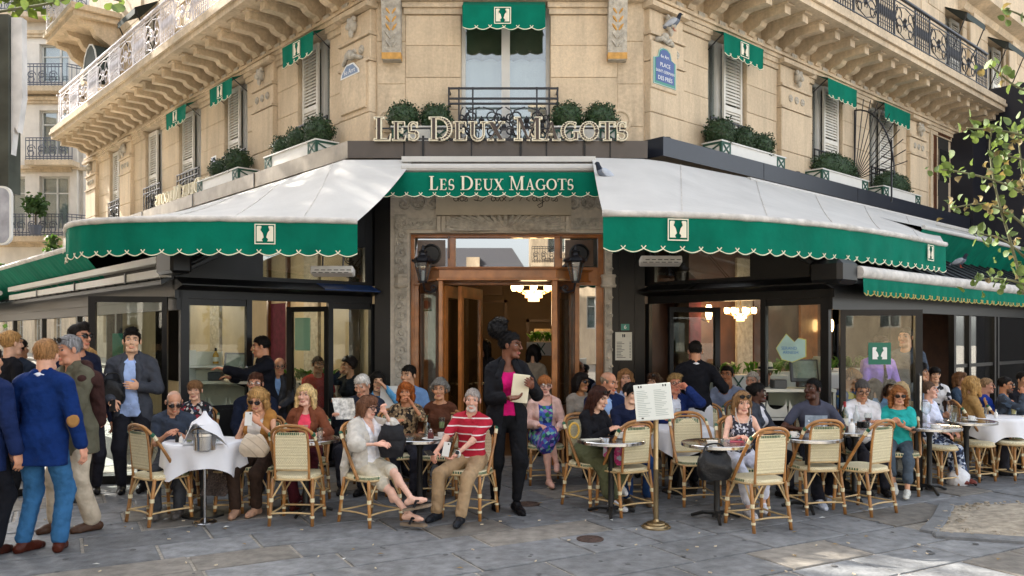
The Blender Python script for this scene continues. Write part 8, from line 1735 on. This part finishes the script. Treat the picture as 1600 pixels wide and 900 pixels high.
# ------------------------------------------------------------------ standing props
x, y = X(320, 7.62), 7.62; STL = SILVER
root = thing('ice_bucket_stand', (x, y, 0), 'chrome wine bucket on a tall stand wrapped with a white napkin', 'ice bucket')
for nm, pr in (('base', [(.11, 0), (.11, .012), (.095, .025), (.05, .03), (.018, .05)]), ('pole', [(.0125, .04), (.0125, .70)]), ('bucket', [(.09, .68), (.10, .69), (.104, .82), (.108, .82)]), ('bucket_rim', [(.108, .815), (.114, .82), (.114, .845), (.108, .85), (.112, .92), (.118, .93), (.11, .93)])): m = MB(); m.lathe(pr, (x, y, 0), STL, 22); m.build(nm, root, smooth=.7)
m = MB(); m.tube([(x+.115*math.cos(a), y+.115*math.sin(a)-.005, .845+.05*max(0, -math.sin(a))) for a in [2*math.pi*k/16 for k in range(16)]], .005, COPP if 'COPP' in globals() else BRASS, 5, closed=True); m.build('ring_handle', root)
rows = []
for k, (r, z) in enumerate(((.012, 1.05), (.03, 1.01), (.075, .965), (.112, .940), (.122, .928))): rows.append([Vector((x+r*math.cos(a), y+r*math.sin(a), z-.012*math.sin(3*a)*(k > 1))) for a in [2*math.pi*j/28 for j in range(28)]])
for k in range(1, 6): rows.append([Vector((x+(.122+.02*k*abs(math.cos(a))**2)*math.cos(a), y+(.122+.004*k)*math.sin(a), .928-.045*k*(abs(math.cos(a))**3 if math.sin(a) < .3 else .8)-.006*k*math.sin(4*a))) for a in [2*math.pi*j/28 for j in range(28)]])
m = MB(); m.grid(rows, LINEN, closed=True); tag(m.build('napkin', smooth=True), 'white napkin draped over the wine bucket', 'napkin')
x, y = X(1025, 7.45), 7.45
root = thing('menu_stand', (x, y, 0), 'tilted white menu panel on a tall brass pole with round base', 'menu stand')
for nm, pr in (('base', [(.135, 0), (.135, .012), (.12, .02), (.115, .032), (.09, .038), (.085, .05), (.03, .06), (.024, .08)]), ('pole', [(.0235, .07), (.0235, .52), (.026, .525), (.026, .545), (.0235, .55), (.0235, 1.03), (0, 1.03)])): m = MB(); m.lathe(pr, (x, y, 0), BRASS, 20); m.build(nm, root, smooth=.7)
c = P(1021, 628, 7.4); R = Matrix.Rotation(math.radians(-3), 3, 'Y') @ Matrix.Rotation(math.radians(-16), 3, 'X') @ Matrix.Rotation(math.radians(-9), 3, 'Z'); m = MB(); m.box(c, (.335, .012, .335), M('menu_card', (.74, .74, .68), .5), R); pn = m.build('panel', root, bevel=.004)
m = MB(); m.box(c+R @ Vector((0, -.008, 0)), (.325, .003, .325), M('menu_sheet', (.70, .72, .66), .35), R); m.build('sheet', root)
m = MB(); INK = M('pale_ink', (.42, .46, .42), .7); rd = random.Random(3)
for col in range(2):
    for r_ in range(15):
        wl = rd.uniform(.06, .125); m.box(c+R @ Vector((-.145+col*.155+wl/2, -.0105, .105-r_*.0165)), (wl, .001, .0055), INK, R)
for k in (-1, 1):
    for j in (-1, 1): m.box(c+R @ Vector((k*.11+j*.011, -.0105, .145)), (.012, .0012, .02), PK, R)
m.box(c+R @ Vector((-.11, -.0105, -.145)), (.02, .0012, .012), PK, R); m.build('print', root)
# waiters' stations with tills
CRM = M('cream_cabinet', (.62, .60, .52), .45, noise=.04)
def station(x0, x1, y, top, label, mon, panel_side):
    root = thing('waiter_station', ((x0+x1)/2, y, 0), label, 'service counter', 'cream waiter stations'); m = MB(); d2 = .45
    for a, b, z0, z1 in ((x0, x0+.03, 0, top), (x1-.03, x1, 0, top), (x0+.03, x1-.03, .0, .5), (x0+.03, x1-.03, .52, .55), (x0+.03, x1-.03, .74, .77)): m.fbox(W0, a, b, y, y+d2, z0, z1, CRM)
    m.fbox(W0, x0, x1, y-.02, y+d2, top, top+.035, CRM); m.fbox(W0, x0+.03, x1-.03, y+d2-.02, y+d2, .5, top, CRM); m.build('cabinet', root)
    m = MB(); n = 3; wdt = (x1-x0-.06)/n
    for j in range(n):
        a = x0+.03+wdt*j; pr = [(a, .78)]+[(a+wdt*.5+wdt*.42*math.cos(q), .98+.0-.11*math.sin(q)) for q in [math.pi-math.pi*k/8 for k in range(9)]]+[(a+wdt, .78)]
        m.prism([(px_, pz) for px_, pz in pr], lambda u, v, k: Vector((u, y+k, v)), .0, .02, CRM)
    m.build('scalloped_rack', root); m = MB(); m.fbox(W0, x0+.06, x1-.06, y-.012, y-.0, .12, .44, CRM); m.build('drawer', root); m = MB(); m.lathe([(.05, 0), (.05, .003), (0, .003)], ((x0+x1)/2, y-.012, .38), BLACK, 12, axis=(0, -1, 0), sy=.5); m.build('handle_slot', root)
    m = MB(); a, b = (x0, x0+.36) if panel_side < 0 else (x1-.16, x1); m.fbox(W0, a, b, y+.3, y+.34, top+.035, top+.40, CRM); m.fbox(W0, a, b+.1, y+.1, y+.3, top+.2, top+.225, WHITE); m.fbox(W0, a, a+.03, y+.05, y+.3, top+.035, top+.42, WHITE); m.build('shelf_unit', root)
    t = thing('till_monitor', (mon, y+.2, top+.035), label.replace('cream waiter station', 'dark touch-screen till on the station').replace(' with till', ''), 'monitor', 'touch-screen tills'); R = Matrix.Rotation(-.22, 3, 'X') @ Matrix.Rotation(.12, 3, 'Z'); c = Vector((mon, y+.12, top+.25)); CAS = M('dark_grey_plastic', (.045, .05, .055), .4); SCR = M('till_screen', (.20, .22, .17), .25, noise=.25, nscale=9)
    m = MB(); m.box(c, (.36, .04, .28), CAS, R); m.build('casing', t, bevel=.01); m = MB(); m.box(c+R @ Vector((0, -.022, .01)), (.30, .004, .21), SCR, R); m.build('screen', t); m = MB(); m.box(c+Vector((0, .03, -.15)), (.14, .12, .10), CAS); m.build('foot', t)
    m = MB(); m.box((mon-.30, y+.16, top+.09), (.16, .18, .11), CAS); tag(m.build('receipt_printer', bevel=.012), label.replace('cream waiter station', 'dark receipt printer on the station').replace(' with till', ''), 'printer', 'receipt printers')
station(X(288, 10.2), X(392, 10.2), 10.2, 1.15, 'cream waiter station with till in the left terrace', X(368, 10.2), -1)
station(X(1192, 9.75), X(1306, 9.75), 9.75, 1.08, 'cream waiter station with till in the right terrace', X(1262, 9.75), 1)
bottle(X(328, 10.25), 10.45, 'amber spirit bottle on the shelf of the left station', z=1.395, h=.2, mat=AMB, lab=PAPER, cap=BLACK)
for k in range(3): wineglass(X(376+k*9, 10.15), 10.15, ('clean wine glass under the left till screen, farthest from the waiter', 'clean wine glass under the left till screen, middle of three', 'clean wine glass under the left till screen, nearest the waiter\'s sleeve')[k], z=1.186, fill=None)
# planters inside the terraces
def fern(px, py, d, w_, label, n=70):
    c = P(px, py, d); root = thing('fern_planter', (c.x, c.y, c.z-.3), label, 'plant', 'leafy planters inside the terraces'); m = MB(); m.box((c.x, c.y, c.z-.17), (w_, .25, .24), WHITE); m.build('planter_box', root, bevel=.008); m = MB(); r = np.random.default_rng(px)
    m.beam((c.x-.07, c.y-.13, c.z-.27), (c.x+.07, c.y-.13, c.z-.07), .01, .02, DKGREEN); m.beam((c.x+.07, c.y-.132, c.z-.27), (c.x-.07, c.y-.132, c.z-.07), .01, .02, DKGREEN); m.build('trellis_panel', root); m = MB()
    for i in range(n):
        a = r.random()*6.28; b = Vector((c.x+r.uniform(-.45, .45)*w_, c.y+r.normal()*.05, c.z-.05)); L = r.uniform(.15, .34); u = Vector((math.cos(a)*.7, math.sin(a)*.7, 1.1)).normalized(); s_ = u.cross(Vector((0, 0, 1))).normalized()
        p0, p1, p2 = b, b+u*L*.6, b+u*L+Vector((0, 0, -L*.25)); w2 = L*.10; m.add([p0, p1+s_*w2, p2, p1-s_*w2], [(0, 1, 2, 3)], FERN)
    m.build('fronds', root); return root
fern(478, 590, 12.2, 1.0, 'fern planter on the cream wall inside the left terrace'); fern(1150, 580, 11.6, 1.4, 'fern planter in the right terrace behind the waiter', 110); fern(1255, 575, 11.8, 1.0, 'fern planter behind the right till'); fern(1345, 570, 12.4, 1.0, 'fern planter behind the glass door at the right corner'); fern(845, 530, 14.5, .5, 'dark flower arrangement in the hall')
# things on the tables
d = 7.85; tumbler(X(296, 7.75), 7.75, 'tumbler with a lemon drink by the man in navy polo', fill=M('lemon_drink', (.5, .48, .25), .2), h=.12); bottle(X(283, 7.7), 7.7, 'small white pepper shaker on the left white cloth', h=.085, mat=CHINA, lab=None, cap=SILVER, r=.02); bottle(X(277, 7.78), 7.78, 'small dark pepper mill on the left white cloth', h=.09, mat=BLACK, lab=None, r=.02); bottle(X(313, 8.0), 8.0, 'clear water bottle behind the napkin on the left table', h=.17, mat=GLS, lab=None, r=.03)
wineglass(X(476, 7.95), 7.95, 'cocktail glass in front of the blonde woman', s=.85, cone=True, fill=M('pale_cocktail', (.55, .42, .2), .2)); m = MB(); m.box((X(486, 7.9), 7.9, .741), (.09, .06, .003), PAPER); tag(m.build('bill'), 'white bill slip under the cocktail glass', 'bill')
x, y = X(678, 7.98), 7.98; prop('plate', 'white plate with a slice of dark cake on the couple\'s table', 'plate', (x, y, TZ), [('plate', lath([(.05, TZ), (.12, TZ+.012), (.115, TZ+.015), (0, TZ+.006)], (x, y, 0), CHINA), .6)])
m = MB(); m.hexa([(x-.06, y-.04, TZ+.008), (x+.0, y-.05, TZ+.008), (x+.0, y+.03, TZ+.008), (x-.05, y+.03, TZ+.008), (x-.055, y-.035, TZ+.07), (x-.005, y-.045, TZ+.075), (x-.005, y+.025, TZ+.07), (x-.045, y+.025, TZ+.072)], M('berry_cake', (.09, .012, .014), .4, noise=.4, nscale=30)); m.lathe([(.025, .072), (.02, .095), (0, .105)], (x-.03, y-.01, TZ), CHINA, 8); tag(m.build('cake_slice', bevel=.006), 'dark red cake slice topped with cream', 'cake')
saucercup(x+.07, y+.06, 'white coffee cup beside the cake'); ashtray(X(640, 7.9), 7.9, 'glass ashtray left of the cake', mat=GLS); tumbler(X(626, 8.05), 8.05, 'tall water glass behind the black rucksack', h=.13); tumbler(X(668, 8.5), 8.45, 'water glass on the back edge of the couple\'s table'); tumbler(X(690, 8.7), 8.72, 'glass of green tea before the grey curly-haired woman', fill=M('mint_drink', (.35, .45, .2), .2), z=.76, h=.12)
ashtray(X(945, 7.85), 7.85, 'round metal ashtray in front of the girl in black', mat=SILVER); m = MB(); m.box((X(925, 7.95), 7.95, .741), (.19, .12, .004), PAPER, Matrix.Rotation(.3, 3, 'Z')); tag(m.build('paper_mat'), 'paper place mat on the girl\'s marble table', 'paper'); m = MB(); m.tube([(X(897, 8.2)+.05*math.cos(a), 8.2+.02*math.cos(a), .80+.075*math.sin(a)) for a in [2*math.pi*k/20 for k in range(20)]], .012, M('mustard', (.55, .33, .05), .5), 6, closed=True); tag(m.build('bracelet'), 'wide mustard bangle by the girl\'s elbow', 'bangle')
wineglass(X(1060, 9.0), 9.0, 'glass of white wine before the man in the blue suit', s=1.1, fill=M('white_wine', (.6, .55, .25), .1)); m = MB(); m.box((X(1072, 9.1), 9.1, .747), (.26, .05, .02), M('navy_case', (.02, .03, .07), .5)); tag(m.build('spectacle_case', bevel=.008), 'dark flat case on the white cloth beside the wine glass', 'case')
ashtray(X(1113, 7.62), 7.62, 'white square-looking ashtray on the earphone woman\'s table'); ashtray(X(1133, 7.72), 7.72, 'glass bowl on the earphone woman\'s table', mat=GLS); m = MB(); m.box((X(1148, 7.8), 7.8, .742), (.16, .10, .005), M('pink_paper', (.5, .08, .12), .6)); tag(m.build('leaflet'), 'pink edged leaflet on the earphone woman\'s table', 'leaflet')
bottle(X(1320, 8.8), 8.8, 'dark wine bottle with red capsule and cream label', h=.30, lab=PAPER, cap=M('red_capsule', (.3, .02, .03), .35)); bottle(X(1331, 8.55), 8.55, 'white labelled can-shaped bottle beside the wine', h=.14, mat=CHINA, lab=None, r=.033, cap=SILVER); bottle(X(1338, 8.85), 8.85, 'tall clear water bottle on the crowded table', h=.26, mat=GLS, lab=None, r=.035)
wineglass(X(1356, 8.6), 8.6, 'glass of red wine on the crowded table', s=1.05, fill=WINEL); ashtray(X(1362, 8.5), 8.5, 'white bowl at the front of the crowded table'); saucercup(X(1376, 8.6), 8.6, 'small white cup beside the red wine'); m = MB(); m.box((X(1347, 8.75), 8.72, .80), (.11, .07, .07), BLACK); m.lathe([(.03, 0), (.03, .04), (.025, .042)], (X(1347, 8.75), 8.68, .80), BLACK, 12, axis=(0, -1, 0)); tag(m.build('camera_body', bevel=.008), 'black compact camera in the hands of the man in white shirt', 'camera')
wineglass(X(1447, 9.05), 9.05, 'large empty balloon glass behind the glass door', s=1.5, fill=None); ashtray(X(1462, 9.0), 9.0, 'white ashtray beside the balloon glass'); tumbler(X(1490, 9.6), 9.6, 'water glass on the table right of the glass door'); wineglass(X(1484, 9.75), 9.75, 'wine glass on the table right of the glass door', fill=None); bottle(X(1556, 10.1), 10.1, 'white salt shaker on the right white cloth', h=.10, mat=CHINA, lab=None, cap=SILVER, r=.022); tumbler(X(1584, 10.5), 10.5, 'glass of cloudy yellow drink at the right edge', fill=M('cloudy_drink', (.55, .48, .16), .3), h=.13)
for px, dd, lb in ((500, 8.0, 'tall water glass at the right of the blonde woman\'s table'), (1068, 9.3, 'water tumbler at the back of the white cloth by the man in the blue suit'), (1278, 8.15, 'tumbler on the table of the man in the printed T-shirt'), (1538, 10.3, 'small tumbler on the far right white cloth'), (600, 9.7, 'water glass before the young woman in light blue'), (340, 7.85, 'stemless glass near the quilted handbag on the left white cloth')): tumbler(X(px, dd), dd, lb)
for px, dd, lb in ((462, 8.0, 'saucer and cup on the left of the blonde woman\'s table'), (1240, 8.1, 'coffee cup on the left of the printed T-shirt man\'s table'), (1518, 9.7, 'coffee cup on the table beside the smiling woman'), (970, 8.05, 'coffee cup on the girl\'s marble table')): saucercup(X(px, dd), dd, lb)
# bags
handbag((X(1110, 7.6), 7.45, .44), .33, .25, .15, 'slouchy black leather handbag hanging below the earphone woman\'s table', LEA, 5, False, True)
PINK = printed('pink_pattern', ['D84A8C', 'E86AA4', 'F2B8D0', 'D84A8C', 'C83A7C', 'E0E0F0'], 24); handbag((PINKCH.location.x-.10, PINKCH.location.y+.02, .468), .22, .24, .15, 'pink patterned bag on the seat of the rear-facing chair', PINK, -20, True, False)
m = MB(); r = np.random.default_rng(2); BAGW = M('white_plastic', (.72, .72, .74), .4, bump=.8, bscale=25); rows = [[Vector((X(1497, 9.6)+rr_*math.cos(a)*(1+.12*math.sin(3*a+z*20)), 9.6+rr_*.8*math.sin(a), z+.0)) for a in [2*math.pi*j/18 for j in range(18)]] for rr_, z in ((.11, .0), (.13, .05), (.12, .12), (.07, .18), (.03, .2), (.06, .23))]; m.grid(rows, BAGW, closed=True); tag(m.build('plastic_bag', smooth=True), 'knotted white plastic bag on the paving beside the stools', 'bag')
m = MB(); SEQ = M('sequined_scarf', (.10, .075, .065), .25, metal=.4, noise=.5, nscale=60, bump=1, bscale=70); c = Vector((X(345, 7.95), 7.95, 0)); rows = [[c+Vector((dx+.015*math.sin(j*2+k), -.10+.08*math.sin(k*.8)+.02*math.sin(j), z)) for j, dx in enumerate((-.13, -.09, -.04, .0, .05, .10))] for k, z in enumerate((.50, .47, .40, .33, .27, .22))]; m.grid(rows, SEQ); m.grid([[v+Vector((0, .05, .01)) for v in r_] for r_ in rows], SEQ); tag(m.build('sequined_scarf', smooth=True), 'brown sequined scarf trailing off the rattan stool', 'scarf')
m = MB(); m.box((X(362, 8.1), 8.08, .472), (.2, .14, .012), NEWS, Matrix.Rotation(.4, 3, 'Z')); tag(m.build('folded_paper'), 'folded printed paper on the rattan stool', 'paper')
# pigeons
def pigeon(loc, yaw, label, s=1.0):
    root = thing('pigeon', loc, label, 'pigeon', 'pigeons perched on the façade', math.radians(yaw)); root.scale = (s, s, s); R0 = rotm('X', math.radians(-25)); G1 = cloth('6E7684', noise=.2, bump=.2); G2 = cloth('2E3440', bump=.1); L1 = cloth('AEB4BE', bump=.2)
    pr = [('e', V3(0, .0, .12), (.055, .105, .06), R0), ('c', V3(0, -.07, .16), V3(0, -.095, .215), .035, .024), ('e', V3(0, -.105, .235), (.022, .028, .022), None, .01), ('c', V3(0, .08, .09), V3(0, .18, .06), .035, .018)]
    rawmesh('body', [surfnet(*field(pr, .007, k=.02), .007)], G1, root); rawmesh('neck', [surfnet(*field([('c', V3(0, -.075, .17), V3(0, -.10, .225), .037, .026), ('e', V3(0, -.107, .236), (.024, .030, .024), None, .01)], .007, k=.02), .007)], G2, root)
    for k in (-1, 1): rawmesh('wing', [surfnet(*field([('e', V3(k*.045, .02, .125), (.018, .10, .045), R0), ('c', V3(k*.045, .06, .11), V3(k*.02, .17, .075), .02, .01)], .007, k=.02), .007)], L1, root)
    m = MB(); m.lathe([(.007, 0), (.004, .02), (0, .028)], (0, -.13, .232), BLACK, 6, axis=(0, -1, -.3)); b = m.build('beak', origin=(0, 0, 0)); setparent(b, root, False)
    m = MB()
    for k in (-1, 1): m.tube([(k*.02, -.01, .07), (k*.022, -.015, .008), (k*.022, -.05, .003)], .005, cloth('B0503A'), 5)
    b = m.build('legs', origin=(0, 0, 0)); setparent(b, root, False)
PG = P(944, 287, 10.05); pigeon((PG.x, PG.y, PG.z), -58, 'grey pigeon standing on the edge of the right white awning', 1.0); q = FR(.42, .2, 6.10); pigeon((q.x, q.y, q.z), 70, 'dark pigeon perched on the carved crest above the blue street plate', .95)
q = FR(5.3, 2.3, 2.86); pigeon((q.x, q.y, q.z), 40, 'pigeon resting on the dark zinc roof at the right', .9)
for o in (): pass
